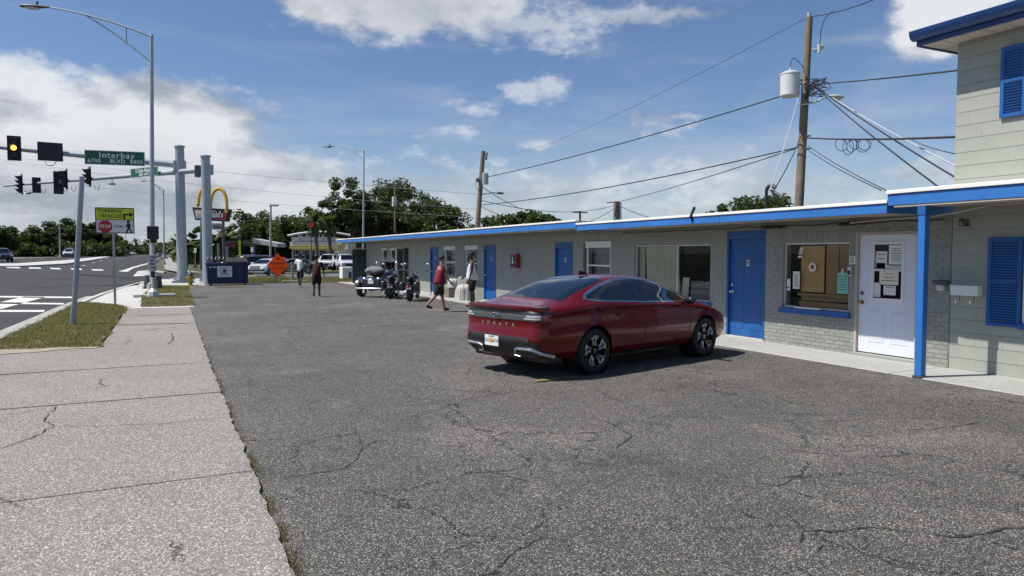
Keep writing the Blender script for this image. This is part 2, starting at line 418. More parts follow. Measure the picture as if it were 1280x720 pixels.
def text(s, size, m, parent, c, n, world=True, ext=.004, name='lettering', spacing=1., sx=1., bold=0.):
    "letters centred on c, facing n"
    cu = bpy.data.curves.new(name, 'FONT'); cu.body = s; cu.size = size; cu.align_x = 'CENTER'; cu.align_y = 'CENTER'; cu.extrude = ext
    cu.space_character = spacing; cu.offset = bold; cu.resolution_u = 2
    t = bpy.data.objects.new(name, cu); COL.objects.link(t)
    dg = bpy.context.evaluated_depsgraph_get(); me = bpy.data.meshes.new_from_object(t.evaluated_get(dg))
    bpy.data.objects.remove(t); bpy.data.curves.remove(cu)
    b = MB(); b.b.from_mesh(me); bpy.data.meshes.remove(me)
    r, u, nn = frame(n); mt = Matrix(((r.x*sx, u.x, nn.x, c[0]), (r.y*sx, u.y, nn.y, c[1]), (r.z*sx, u.z, nn.z, c[2]), (0, 0, 0, 1)))
    b.xf(mt); return b.build(name, m, parent, world, norm=False)
def panel(mb, c, n, w, h, t, back=False):
    "thin box centred on c with face normal n"
    r, u, nn = frame(n); return mb.box(c, (w, h, t), Matrix((r, u, nn)).transposed())
def sstep(x, a, b):
    t = min(1, max(0, (x-a)/(b-a))); return t*t*(3-2*t)
def gz(x, y):
    rise = min(1.25, .0145*max(0, y-48))*sstep(2-x, 0, 9)
    lot = .045*sstep(x, 1.2, 4)-.04*sstep(x, 7.2, 9.7)-.07*sstep(y, 44, 48)*sstep(x, 1.5, 3)
    return rise+lot
def G(x, y, off=0.):
    "ground point under a photo pixel (ray marched to the terrain)"
    d = ray(x, y); t = 1.; o = V((0, 0, EYE)); p = o
    while t < 900:
        p = o+d*t
        if p.z <= gz(p.x, p.y)+off: break
        t += .05 if t < 60 else .25
    return V((p.x, p.y, gz(p.x, p.y)+off))
def D(x, y, depth): return V((0, 0, EYE))+ray(x, y)*depth
def PX(x, y, X): d = ray(x, y); return V((0, 0, EYE))+d*(X/d.x)
def PY(x, y, Yv): d = ray(x, y); return V((0, 0, EYE))+d*(Yv/d.y)
def fbm(x, y=0., z=0.): return noise.fractal(V((x, y, z)), 1., 2., 4)
# ================================================================== GROUND
def grid(name, m, x0, x1, y0, y1, nx, ny, off, xl=None, xr=None, kind='structure'):
    mb = MB(); vs = []
    for j in range(ny+1):
        y = y0+(y1-y0)*j/ny; a = xl(y) if xl else x0; b = xr(y) if xr else x1
        vs.append([mb.b.verts.new((a+(b-a)*i/nx, y, gz(a+(b-a)*i/nx, y)+off)) for i in range(nx+1)])
    for j in range(ny):
        for i in range(nx): mb.b.faces.new((vs[j][i], vs[j][i+1], vs[j+1][i+1], vs[j+1][i]))
    o = mb.build(name, m, None, world=False); tag(o, kind=kind); return o
def lin(pts):
    def f(y):
        if y <= pts[0][0]: return pts[0][1]
        for (a, b), (c, d) in zip(pts, pts[1:]):
            if y <= c: return b+(d-b)*(y-a)/(c-a)
        return pts[-1][1]
    return f
# far sheet to the horizon
mb = MB(); xs = [-4000, -1200, -400, -160, -80, -50, -30, -20, -14, -10, -7, -5, -3, -1, .9, 2, 3, 4, 6, 10, 16, 24, 40, 80, 200, 600, 1500, 4000]
ys = [-600, -150, -60, -20, 0, 10, 20, 30, 40, 48, 56, 64, 72, 80, 90, 100, 112, 124, 135, 160, 200, 300, 500, 1000, 2500, 6000]
vs = [[mb.b.verts.new((x, y, gz(x, y)-.17)) for x in xs] for y in ys]
for j in range(len(ys)-1):
    for i in range(len(xs)-1): mb.b.faces.new((vs[j][i], vs[j][i+1], vs[j+1][i+1], vs[j+1][i]))
tag(mb.build('ground', 'terrain', None, world=False), kind='structure')

kerbx = lin([(-30, -3.35), (18, -3.45), (24, -3.3), (31, -3.15), (38, -2.85), (45, -2.35), (51, -1.75), (56, -.8), (59.5, .8)])
grid('main_road', 'road_asphalt', -27, -3, -30, 59.5, 6, 60, -.13, xr=kerbx)
tag(grid('cross_street', 'road_asphalt', -140, 160, 59.5, 77, 90, 8, -.13))
kerbx2 = lin([(77, -.2), (82, -1.4), (95, -1.8), (420, -1.8)])
grid('main_road', 'road_asphalt', -24, -1.8, 77, 420, 6, 50, -.13, xr=kerbx2)
# median island / turn lane island on the far side
isl = [(-30, 86.5), (-24.5, 85.2), (-18, 85.5), (-12.9, 88), (-10.2, 95), (-9.2, 110), (-9.0, 150), (-10.6, 150), (-12, 112), (-15, 97), (-21, 93), (-30, 96)]
mb = MB(); mb.prism([(x, y, gz(x, y)-.13) for x, y in isl], (0, 0, .16)); tag(mb.build('traffic_island', 'new_concrete', None, world=False), kind='structure')
mb = MB(); pts = [(-75, 118), (-55, 114), (-38, 112), (-24, 121), (-14, 140), (-13, 143), (-24, 126), (-38, 118), (-55, 121), (-75, 127)]
mb.prism([(x, y, gz(x, y)-.15) for x, y in pts], (0, 0, .14)); tag(mb.build('far_pavement', 'new_concrete', None, world=False), kind='structure')

# parking lot: a fine sheet, worn edge against the sidewalk
edge = lambda y: .66+.018*fbm(y*14, 7.7)+.010*max(0, y-12)*.6+.035*fbm(y*1.3, 3.1)+.02*fbm(y*6, 1.1)
lot = MB(); ny = 150
rows = []
ylist = [-12+i*.25 for i in range(120)]+[18+i*1.1 for i in range(27)]
for y in ylist:
    xa = edge(y)-.10; xsr = [xa, xa+.10, xa+.19, 1.2, 1.6, 2.1, 2.7, 3.4, 4.2, 5.5, 7, 8.5, 9.87 if y < 46.4 else 9.87]
    rows.append([lot.b.verts.new((x, y, gz(x, y)-.006-(.030, .026, .008)[min(i_, 2)]*(i_ < 3)+.010*fbm(x*.5, y*.5))) for i_, x in enumerate(xsr)])
for a, b in zip(rows, rows[1:]):
    for i in range(len(a)-1): lot.b.faces.new((a[i], a[i+1], b[i+1], b[i]))
tag(lot.build('parking_lot', 'lot_asphalt', None, world=False, smooth=True), kind='structure')
# sidewalk: separate slabs with open joints over a dark bed
sw = empty('sidewalk', (0, 0, 0), None, None); sw['kind'] = 'structure'
bed = MB(); bed.bx(-3.2, .62, -12, 16.2, -.14, -.035); bed.bx(-1.2, .7, 16.2, 28, -.14, -.035); bed.build('bed', 'terrain', sw)
def slab(xl0, xl1, xr, y0, y1, m, z=0., skew=0., parent=sw, name='slab', gap=.016):
    b = MB(); n = 40; top = []; L_ = []; R2 = []
    for j in range(n+1):
        y = y0+gap+(y1-y0-2*gap)*j/n; t = j/n
        L_.append((xl0+(xl1-xl0)*t, y)); R2.append(((xr(y) if callable(xr) else xr), y))
    pts = [V((x, y+skew*(x-.6)/3.0, z)) for x, y in R2+L_[::-1]]
    b.prism([p-V((0, 0, .13)) for p in pts], (0, 0, .13))
    return b.build(name, m, parent)
ed = lambda y: edge(y)-.035
J = [-9, -1.2, 2.5, 6.32, 10.15, 13.05]
for a, b_ in zip(J, J[1:]): slab(-3.2, -3.2, ed, a, b_, 'aggregate_concrete', R_.uniform(-.003, .003), skew=.05)
slab(-3.2, -3.2, ed, 13.05, 16.08, 'aggregate_concrete', 0., skew=.0)
JJ = [16.1+1.52*i for i in range(8)]
for a, b_ in zip(JJ, JJ[1:]): slab(-1.18+R_.uniform(-.02, .02), -1.18, ed, a, min(b_, 27.1), 'aggregate_concrete', R_.uniform(-.006, .006), gap=.008)
# white edge band and ramp
mb = MB(); mb.prism([(-1.9, 26.9, .006), (.83, 26.75, .006), (.83, 27.35, .006), (-1.9, 27.5, .006)][::1], (0, 0, -.13)); tag(mb.build('concrete_band', 'new_concrete', None, world=False), kind='structure')
rp = [(-1.95, 27.5), (-.78, 27.45), (-.98, 34.9), (-.8, 41), (-.4, 45.6), (-1.5, 47), (-2.2, 45), (-2.7, 38), (-2.98, 31.5), (-2.3, 30.2), (-1.2, 28.2)]
mb = MB(); mb.prism([(x, y, -.002-.1*sstep(-x, 1.6, 2.9)*sstep(y, 28, 32)) for x, y in rp], (0, 0, -.12)); tag(mb.build('kerb_ramp', 'new_concrete', None, world=False), kind='structure')
tag(grid('corner_pavement', 'new_concrete', -1.3, 1.6, 44.9, 58, 4, 16, -.003, xl=lambda y: max(-1.45, kerbx(y)+.3), xr=lambda y: 2.0+.02*(y-44)), kind='structure')
tag(grid('far_sidewalk', 'concrete', -1, 2, 78, 400, 2, 40, 0., xl=lambda y: kerbx2(y)+1.6, xr=lambda y: kerbx2(y)+3.6), kind='structure')
# joints on the corner pavement
mb = MB()
for y in (46.5, 48.4, 50.4, 52.3, 54.2, 56): mb.bx(max(-1.3, kerbx(y)+.35), 1.95, y, y+.05, -.002, .003)
tag(mb.build('pavement_joint', 'kerb_concrete', None), kind='structure')
# kerb stones: profile swept along kerbx
def sweep(name, m, fx, y0, y1, n, w, h, off):
    b = MB(); r0 = None
    for i in range(n+1):
        y = y0+(y1-y0)*i/n; x = fx(y); z = gz(x, y)+off
        r = [b.b.verts.new(p) for p in ((x, y, z-.15), (x-.02, y, z), (x+.03, y, z+h), (x+w, y, z+h+.005), (x+w, y, z-.15))]
        if r0:
            for k in range(4): b.b.faces.new((r0[k], r[k], r[k+1], r0[k+1]))
        r0 = r
    return tag(b.build(name, m, None, world=False, smooth=False), kind='structure')
sweep('kerb', 'kerb_concrete', kerbx, -12, 30, 60, .24, .135, -.13)
sweep('kerb', 'new_concrete', kerbx, 30, 59.4, 50, .24, .10, -.13)
sweep('kerb', 'kerb_concrete', kerbx2, 77, 420, 60, .22, .13, -.13)
mb = MB(); mb.prism([(-3.35-.48, -12, -.122), (-3.36, -12, -.122), (-3.47, 18, -.122), (-3.32, 24, -.122), (-3.17, 31, -.122), (-2.9, 38, -.122), (-3.3, 38, -.122), (-3.6, 31, -.122), (-3.75, 24, -.122), (-3.92, 18, -.122)], (0, 0, -.05))
tag(mb.build('gutter_apron', 'kerb_concrete', None, world=False), kind='structure')
# road markings
def mark(pts, z=-.124, m='road_white'):
    b = MB(); b.prism([(x, y, gz(x, y)+z) for x, y in pts], (0, 0, .004)); return tag(b.build('road_marking', m, None, world=False), kind='structure')
def gm(*px): return [(G(x, y, -.126).x, G(x, y, -.126).y) for x, y in px]
mark(gm((-160, 368.6), (90, 371), (90, 372.8), (-160, 370.4)))
mark(gm((-160, 376.2), (80, 379), (79, 380.8), (-160, 378.2)))
mark(gm((-160, 387.5), (57, 387.8), (54, 390.2), (-160, 389.8)))
mark(gm((30, 371), (57, 371.4), (3, 386), (-35, 386)))
mark(gm((-15, 386), (3, 386), (-40, 392), (-66, 392)))
for x0, x1, y in ((7, 24, 333.5), (35, 50, 334.2), (62, 75, 334.9), (88, 101, 335.6), (114, 128, 336.6)):
    mark(gm((x0, y), (x1, y+.3), (x1+2, y+1.9), (x0+2, y+1.6)))
mark(gm((148, 339.4), (158, 336.6), (165, 334), (180, 330), (192, 327.5), (192, 328.4), (180, 331.4), (166, 335.6), (160, 339.6)))
for k in range(4): mark(gm((172-k*1.5, 339+k*1.7), (194, 337.4+k*1.9), (194, 338.5+k*1.9), (171-k*1.5, 340.3+k*1.7)))
for k in range(4):
    y = 61.+k*2.7
    if k: mark([(3.4, y), (30, y+.2), (30, y+.75), (3.4, y+.55)])
for k in range(18): mark([(-8.2, 90+k*12), (-8.05, 90+k*12), (-8.05, 93+k*12), (-8.2, 93+k*12)])
# dark tyre arcs and patch on the road: worn asphalt seams
mat('seam', (.018, .018, .019), .7, var=.2)
for pts in (((24, 356.8), (70, 359.0), (70, 360.0), (24, 357.4)), ((100, 342), (148, 345.2), (190, 347), (190, 347.9), (148, 346.0), (100, 342.7))): mark(gm(*pts), -.1245, 'seam')

# grass verges ------------------------------------------------------------
def inpoly(x, y, P):
    c = False; j = len(P)-1
    for i in range(len(P)):
        if (P[i][1] > y) != (P[j][1] > y) and x < (P[j][0]-P[i][0])*(y-P[i][1])/(P[j][1]-P[i][1])+P[i][0]: c = not c
        j = i
    return c
def verge(P, n, h0, h1, label=None):
    x0, x1 = min(p[0] for p in P), max(p[0] for p in P); y0, y1 = min(p[1] for p in P), max(p[1] for p in P)
    b = MB(); b.prism([(x, y, gz(x, y)+.012) for x, y in P], (0, 0, -.12)); tag(b.build('verge', 'turf', None, world=False), kind='structure')
    b = MB(); bv = b.b
    k = 0
    while k < n:
        x, y = R_.uniform(x0, x1), R_.uniform(y0, y1)
        if not inpoly(x+R_.gauss(0, .05), y+R_.gauss(0, .05), P): continue
        k += 1; z = gz(x, y)+.005
        if fbm(x*1.4, y*1.4, 5) < -.22 and R_.random() < .6: continue
        for q in range(3):
            a = R_.uniform(0, 6.28); h = R_.uniform(h0, h1); w_ = R_.uniform(.004, .008)*(1+y/40); le = R_.uniform(.01, .07)
            px, py = x+R_.gauss(0, .02), y+R_.gauss(0, .02)
            bv.faces.new((bv.verts.new((px-w_*math.sin(a), py+w_*math.cos(a), z)), bv.verts.new((px+w_*math.sin(a), py-w_*math.cos(a), z)), bv.verts.new((px+le*math.cos(a), py+le*math.sin(a), z+h))))
    o = b.build('grass', 'grass_blade', None, world=False, norm=False); tag(o, kind='stuff')
VP1 = [(-3.2, 16.3), (-2.8, 16.42), (-2.4, 16.2), (-1.9, 16.34), (-1.6, 16.15), (-1.12, 16.1), (-1.26, 17.2), (-1.16, 18.6), (-1.27, 20), (-1.18, 21.5), (-1.28, 23.2), (-1.18, 25), (-1.22, 27.4), (-1.5, 28.6), (-2.3, 30.2), (-2.95, 31.2), (-3.0, 26), (-3.15, 20)]
VP2 = [(-.76, 27.5), (.84, 27.4), (.92, 33), (1.0, 40), (1.15, 44.5), (-.2, 45.4), (-.7, 41), (-.92, 35)]
verge(VP1, 17000, .015, .07); verge(VP2, 8000, .02, .06)
VP3 = [(3.2, 47.6), (4.6, 46.9), (9, 46.6), (13, 46.8), (17, 51), (17, 58), (3.2, 58)]
verge(VP3, 7000, .04, .16)
mark(gm((664, 475.5), (718, 471.5), (720, 473.5), (668, 477.5)), .006-gz(6, 9)*0+.128-.126, 'faded_yellow') if False else None
for P in (((668, 476), (700, 473.5), (701, 475.2), (670, 477.8)), ((706, 473), (722, 471.8), (723, 473.2), (707, 474.4))):
    o_ = MB(); o_.prism([V((G(x, y).x, G(x, y).y, gz(G(x, y).x, G(x, y).y)+.006)) for x, y in P], (0, 0, .004)); tag(o_.build('parking_line', 'faded_yellow', None, world=False), kind='structure')
# open cracks in the slabs and the asphalt, as ragged strips
def crack(px, w0, z, m='crack_fill'):
    P = [G(x, y) for x, y in px]; Q = []
    for p, q in zip(P, P[1:]):
        n = max(2, int((q-p).length/.07))
        for i in range(n): Q.append(p+(q-p)*(i/n)+V((R_.gauss(0, .012), R_.gauss(0, .012), 0)))
    Q.append(P[-1]); b_ = MB(); pr = None
    for i, p in enumerate(Q):
        d = (Q[min(i+1, len(Q)-1)]-Q[max(i-1, 0)]); d.z = 0; d.normalize(); s_ = V((-d.y, d.x, 0))*(w0*R_.uniform(.35, 1.2)*min(1, (i+.6)*.5, (len(Q)-i-.3)*.5)); zz = V((p.x, p.y, gz(p.x, p.y)+(z if p.x < .8 else .010*fbm(p.x*.5, p.y*.5)+.0005)))
        r = [b_.b.verts.new(zz-s_), b_.b.verts.new(zz+s_)]
        if pr: b_.b.faces.new((pr[0], pr[1], r[1], r[0]))
        pr = r
    tag(b_.build('crack', m, None, world=False, norm=False), kind='structure')
crack([(72, 508), (62, 516), (55, 526), (66, 534), (46, 546), (4, 560), (-40, 574)], .008, .006)
crack([(66, 534), (120, 533), (200, 531), (270, 524)], .006, .006)
crack([(240, 444), (262, 443)], .010, .006)
crack([(215, 417), (216, 425), (210, 431)], .010, .009)
for px, w_ in (([(960, 640), (988, 650), (1002, 662), (1040, 665), (1090, 660), (1140, 667)], .009), ([(1002, 662), (1000, 678)], .008), ([(1150, 668), (1200, 676), (1250, 664), (1300, 660)], .008), ([(960, 598), (1000, 597), (1050, 601), (1085, 604)], .007), ([(330, 601), (380, 593), (440, 585)], .007), ([(455, 560), (470, 551), (488, 552)], .008),
               ([(440, 535), (450, 548), (452, 565), (440, 580), (420, 590)], .006), ([(560, 510), (580, 520), (592, 535)], .006), ([(590, 585), (640, 598), (660, 602)], .007), ([(650, 565), (662, 580), (664, 596)], .005), ([(1020, 690), (1030, 682), (1060, 686)], .008), ([(980, 560), (1010, 566), (1060, 571), (1130, 569)], .006), ([(1100, 540), (1180, 536), (1230, 528)], .006), ([(720, 520), (760, 528), (790, 545), (770, 560)], .006)):
    crack(px, w_, .012)
o_ = MB(); o_.prism([V((G(x, y).x, G(x, y).y, .006)) for x, y in ((-40, 434), (40, 432), (92, 431.5), (128, 432.5), (120, 435.5), (84, 437), (50, 440.5), (10, 443), (-40, 448))], (0, 0, .004)); tag(o_.build('sand', 'sand', None, world=False), kind='structure')
# weeds in the joint by the lot
b = MB(); bv = b.b
for k in range(4200):
    y = R_.uniform(2.2, 17); y = 2.2+(y-2.2)*R_.random()**1.3
    if fbm(y*1.6, 9) < .0 and y > 4.5: continue
    x = edge(y)-.015+R_.gauss(0, .022); a = R_.uniform(0, 6.28); h = R_.uniform(.006, .03)
    bv.faces.new((bv.verts.new((x-.003*math.sin(a), y+.003*math.cos(a), -.01)), bv.verts.new((x+.003*math.sin(a), y-.003*math.cos(a), -.01)), bv.verts.new((x+R_.gauss(0, .012), y+R_.gauss(0, .012), h))))
tag(b.build('weeds', 'grass_blade', None, world=False, norm=False), kind='stuff')
# low concrete ledge in the grass + faded paint patch on the asphalt
mb = MB(); mb.bx(-1.25, .35, 33.6, 33.95, -.1, .12, .02); tag(mb.build('low_ledge', 'new_concrete', None), kind='structure')
# walkway along the motel, in bays
ww = empty('walkway', (9.85, 5, 0), None, None); ww['kind'] = 'structure'
yy = [-6, -1, 3.2, 7.3, 10.9, 14.6, 18.2, 22, 26, 30, 34, 38, 42, 46]
for a, b_ in zip(yy, yy[1:]):
    mb = MB(); mb.bx(9.86+R_.uniform(-.015, .015), 11.14, a+.006, b_-.006, -.14, .012+R_.uniform(-.003, .003), .012); mb.build('slab', 'walk_concrete', ww)
# ================================================================== MOTEL WING
WX = 11.1; WT = .2
wing = empty('motel_wing', (WX, 26, 0), 'long low single storey grey motel wing with blue doors and blue fascia', 'building')
def wall_run(parent, name, m, y0, y1, z1, opens, x=WX, t=WT):
    "wall slab facing -X with rectangular openings (ya,yb,za,zb)"
    b = MB(); ys = sorted({y0, y1} | {o[0] for o in opens} | {o[1] for o in opens})
    for a, c in zip(ys, ys[1:]):
        oo = [o for o in opens if o[0] <= a+1e-6 and o[1] >= c-1e-6]
        if oo:
            o = oo[0]
            if o[2] > .0: b.bx(x, x+t, a, c, 0, o[2])
            b.bx(x, x+t, a, c, o[3], z1)
        else: b.bx(x, x+t, a, c, 0, z1)
    bmesh.ops.remove_doubles(b.b, verts=b.b.verts, dist=1e-4)
    return b.build(name, m, parent)
O_door = (7.72, 8.93, 0, 2.20); O_off = (9.06, 10.6, .76, 2.03); O_blue = (11.08, 12.2, 0, 2.30); O_big = (12.74, 15.66, .72, 2.03)
near_o = [O_door, O_off, O_blue, O_big]
wall_run(wing, 'wall', 'wall_paint_shaded', 7.2, 16.75, 2.46, near_o)
F_win = [(16.75+.05, 18.1, .85, 2.15), (26.25, 27.5, .75, 2.13), (28.7, 29.95, .75, 2.13), (37.6, 38.5, .8, 2.1), (39.2, 40.15, .8, 2.1)]
F_door = [(18.86, 19.95, 0, 2.16), (24.47, 25.6, 0, 2.14), (30.75, 31.86, 0, 2.12), (35.2, 36.2, 0, 2.1)]
far_o = F_win+F_door
wall_run(wing, 'wall', 'wall_paint_shaded', 16.75, 43.6, 2.52, far_o)
b = MB(); b.bx(WX, 17, 43.6, 43.8, 0, 2.5); b.bx(WX+.2, 17, 7.2, 7.3, 0, 2.4); b.bx(16.8, 17, 7.3, 43.6, 0, 2.45); b.build('side_wall', 'wall_paint_shaded', wing)
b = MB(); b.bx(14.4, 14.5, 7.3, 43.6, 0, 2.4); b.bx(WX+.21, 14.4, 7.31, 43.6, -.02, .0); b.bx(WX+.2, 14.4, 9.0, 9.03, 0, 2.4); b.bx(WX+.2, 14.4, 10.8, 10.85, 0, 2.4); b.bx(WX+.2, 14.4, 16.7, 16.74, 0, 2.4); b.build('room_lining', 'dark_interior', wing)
# bricks on the near section, running bond, soldier course over the openings
cells = []
ph, cw = .0733, .213
r_ = 0
while r_*ph < 2.40:
    z0 = r_*ph+.004; y = 7.215-(cw/2 if r_ % 2 else 0)
    while y < 16.72:
        a, c = max(y, 7.212), min(y+cw, 16.74)
        segs = [(a, c)]
        for o in near_o:
            top = o[3]+(.215 if o in (O_off, O_big) else .0); ns = []
            for (p, q) in segs:
                if z0+ph > o[2]-.02 and z0 < top and q > o[0] and p < o[1]:
                    if p < o[0]-.02: ns.append((p, o[0]))
                    if q > o[1]+.02: ns.append((o[1], q))
                else: ns.append((p, q))
            segs = ns
        for p, q in segs:
            if q-p > .035: cells.append((p+.004, q-.004, z0, z0+ph-.0075))
        y += cw
    r_ += 1
for o in (O_off, O_big):
    y = o[0]
    while y < o[1]-.02: cells.append((y+.005, min(y+ph, o[1])-.005, o[3]+.006, o[3]+.208)); y += ph
cells.sort(key=lambda c: (c[0]*1.0-1.2*(c[2] < .6)))
bm_ = MB(); bm_.bx(-.5, .5, -.5, .5, -.5, .5); ub = bm_.build('brick', 'brick_paint_shaded', None, world=False)
bme = ub.data; bpy.data.objects.remove(ub)
for v in bme.vertices:
    if v.co.x < 0: v.co.y *= .985; v.co.z *= .94
rest = MB()
for i, (p, q, z0, z1) in enumerate(cells):
    pr = R_.uniform(.004, .008)
    if i < 298:
        o = bpy.data.objects.new('brick', bme); link(o, wing); o.scale = (pr+.02, q-p, z1-z0); o.location = V((WX-pr/2+.01, (p+q)/2, (z0+z1)/2))-V(wing.location)
    else: rest.bx(WX-pr, WX+.01, p, q, z0, z1)
tag(rest.build('brick_courses', 'brick_paint_shaded', wing), kind='stuff')
# concrete blocks on the far section
blk = MB(); r_ = 0
while r_*.2 < 2.36:
    y = 16.78-(.2 if r_ % 2 else 0)
    while y < 43.5:
        a, c = max(y, 16.78), min(y+.4, 43.58); z0 = r_*.2
        bad = [o for o in far_o if c > o[0]-.01 and a < o[1]+.01 and z0+.2 > o[2] and z0 < o[3]]
        if not bad: blk.bx(WX-R_.uniform(.004, .008), WX+.01, a+.004, c-.004, z0+.004, z0+.196)
        else:
            o = bad[0]
            if a < o[0]-.05: blk.bx(WX-.006, WX+.01, a+.004, o[0]-.06, z0+.004, z0+.196)
            if c > o[1]+.05: blk.bx(WX-.006, WX+.01, o[1]+.06, c-.004, z0+.004, z0+.196)
        y += .4
    r_ += 1
tag(blk.build('block_courses', 'brick_paint_shaded', wing), kind='stuff')
# roof: near part
def roof_part(y0, y1, zb, zt, xo=9.85):
    b = MB(); b.bx(xo+.06, 17.2, y0+.02, y1-.02, zt-.10, zt-.03); b.build('roof', 'roofing', wing)
    b = MB(); b.bx(xo+.045, WX+.0, y0+.02, y1-.02, zb+.025, zb+.045)
    b.build('soffit', 'soffit', wing)
    # fascia boards butted end to end
    y = y0
    while y < y1-.1:
        e = min(y+3.66, y1)
        b = MB(); b.bx(xo, xo+.04, y+.002, e-.002, zb, zt-.055, .004); b.build('fascia_board', 'blue_fascia', wing); y = e
    b = MB(); b.bx(xo-.022, xo+.06, y0-.01, y1+.01, zt-.052, zt, .006); b.build('drip_edge', 'drip_edge', wing)
    b = MB(); b.bx(xo+.04, 17.2, y0, y0+.03, zb, zt-.055); b.build('end_fascia', 'blue_fascia', wing)
    b = MB(); b.bx(xo+.04, 17.2, y1-.03, y1, zb, zt-.055); b.build('end_fascia', 'blue_fascia', wing)
roof_part(7.4012, 16.55, 2.43, 2.63)
roof_part(16.58, 46.2, 2.50, 2.72)
# doors ---------------------------------------------------------------
def number_plate(parent, txt, y, z, x):
    b = MB(); panel(b, (x-.006, y, z), (-1, 0, 0), .075, .13, .006); b.build('number_plate', 'white_paint', parent)
    text(txt, .11, 'print', parent, (x-.012, y, z), (-1, 0, 0), name='number')
def flush_door(o, txt, panels=True):
    y0, y1, z0, z1 = o; x = WX+.05
    b = MB(); b.bx(x, x+.045, y0+.05, y1-.05, .05, z1-.17, .004); d = b.build('door', 'blue_paint', wing)
    b = MB(); b.bx(WX-.012, WX+.12, y0, y0+.05, .02, z1, .004); b.bx(WX-.012, WX+.12, y1-.05, y1, .02, z1, .004); b.bx(WX-.010, WX+.12, y0+.05, y1-.05, z1-.165, z1, .004); b.build('door_frame', 'blue_paint', wing)
    b = MB(); b.bx(WX-.03, WX+.12, y0, y1, 0, .045, .006); b.build('threshold', 'alu_frame', wing)
    w_ = (y1-y0-.1); yc = (y0+y1)/2
    for s in (-1, 1):
        for za, zb in ((.2, .78), (.92, 1.5), (1.6, 1.9)):
            pb = MB(); pb.bx(x-.006, x+.01, yc+s*w_*.24-.15, yc+s*w_*.24+.15, za, zb, .005); pb.build('door_panel', 'blue_paint', d)
    kb = MB(); kb.cyl((x-.05, y1-.13, 1.0), (x, y1-.13, 1.0), .012); kb.ball((x-.06, y1-.13, 1.0), .03); kb.cyl((x-.006, y1-.13, 1.0), (x, y1-.13, 1.0), .035, n=14); kb.build('door_knob', 'chrome', d, smooth=True)
    kb = MB(); kb.cyl((x-.018, y1-.13, 1.14), (x, y1-.13, 1.14), .03, n=14); kb.build('deadbolt', 'chrome', d, smooth=True)
    if txt: number_plate(d, txt, yc-.02, 1.62, x)
    return d
flush_door(O_blue, '8')
for o, t in zip(F_door[:3], ('6', '4', '3')): flush_door(o, t)
# open storm door and dark sheet painting the doorway's shade near the far end
o = F_door[3]
b = MB(); b.bx(WX+.08, WX+.12, o[0]+.05, o[1]-.05, .05, o[3]-.05); b.build('doorway_shade', 'dark_interior', wing)
b = MB(); b.bx(10.80, WX-.01, 36.22, 36.26, .06, 2.1, .004); d = b.build('storm_door', 'dark_steel', wing)
b = MB(); b.bx(10.74, 10.80, 36.20, 36.28, .06, 2.12, .004); b.bx(10.80, WX, 36.20, 36.28, 2.07, 2.12); b.build('storm_door_frame', 'white_paint', wing)
# office door -----------------------------------------------------------
y0, y1, z0, z1 = O_door; x = WX+.03
b = MB(); b.bx(WX-.02, WX+.14, y0, y0+.05, .0, z1, .004); b.bx(WX-.02, WX+.14, y1-.05, y1, .0, z1, .004); b.bx(WX-.018, WX+.14, y0+.05, y1-.05, z1-.05, z1, .004); b.build('door_frame', 'soffit', wing)
b = MB(); b.bx(WX-.05, WX+.14, y0, y1, -.0, .065, .008); b.build('threshold', 'brick_paint_shaded', wing)
ya, yb, za, zb = y0+.055, y1-.055, .085, z1-.055
gy0, gy1, gz0, gz1 = ya+.26, yb-.27, 1.03, 2.0
b = MB()
for p in ((ya, gy0, za, zb), (gy1, yb, za, zb), (gy0, gy1, za, gz0), (gy0, gy1, gz1, zb)): b.bx(x, x+.045, *p)
bmesh.ops.remove_doubles(b.b, verts=b.b.verts, dist=1e-4)
od = b.build('office_door', 'door_white', wing); od['label'] = 'white half glazed door with papers taped in its glass'
b = MB()
for p in ((gy0-.03, gy0+.022, gz0-.03, gz1+.03), (gy1-.022, gy1+.03, gz0-.03, gz1+.03), (gy0+.022, gy1-.022, gz0-.03, gz0+.022), (gy0+.022, gy1-.022, gz1-.022, gz1+.03), (gy0+.022, gy1-.022, 1.52, 1.55)): b.bx(x-.016, x+.02, *p, .004)
b.build('glazing_bead', 'white_paint', od)
b = MB(); b.bx(x+.022, x+.028, gy0+.02, gy1-.02, gz0+.02, gz1-.02); b.build('pane', 'window_glass', od)
for s in (0, 1):
    c = ya+.31+s*.42; b = MB()
    for q in ((c-.15, c-.135, .28, .82), (c+.135, c+.15, .28, .82), (c-.135, c+.135, .28, .295), (c-.135, c+.135, .805, .82)): b.bx(x-.006, x+.004, *q, .002)
    b.bx(x-.004, x+.004, c-.11, c+.11, .32, .78, .003); b.build('door_panel', 'door_white', od)
b = MB(); b.cyl((x-.05, yb-.07, .96), (x, yb-.07, .96), .012); b.ball((x-.06, yb-.07, .96), .032); b.cyl((x-.008, yb-.07, .96), (x, yb-.07, .96), .038, n=14); b.build('door_knob', 'brass', od, smooth=True)
b = MB(); b.cyl((x-.02, yb-.07, 1.12), (x, yb-.07, 1.12), .032, n=14); b.build('deadbolt', 'dark_steel', od, smooth=True)
for z in (.25, 1.1, 1.95): b = MB(); b.cyl((x-.008, ya-.003, z-.05), (x-.008, ya-.003, z+.05), .009, n=8); b.build('hinge', 'alu_frame', od)
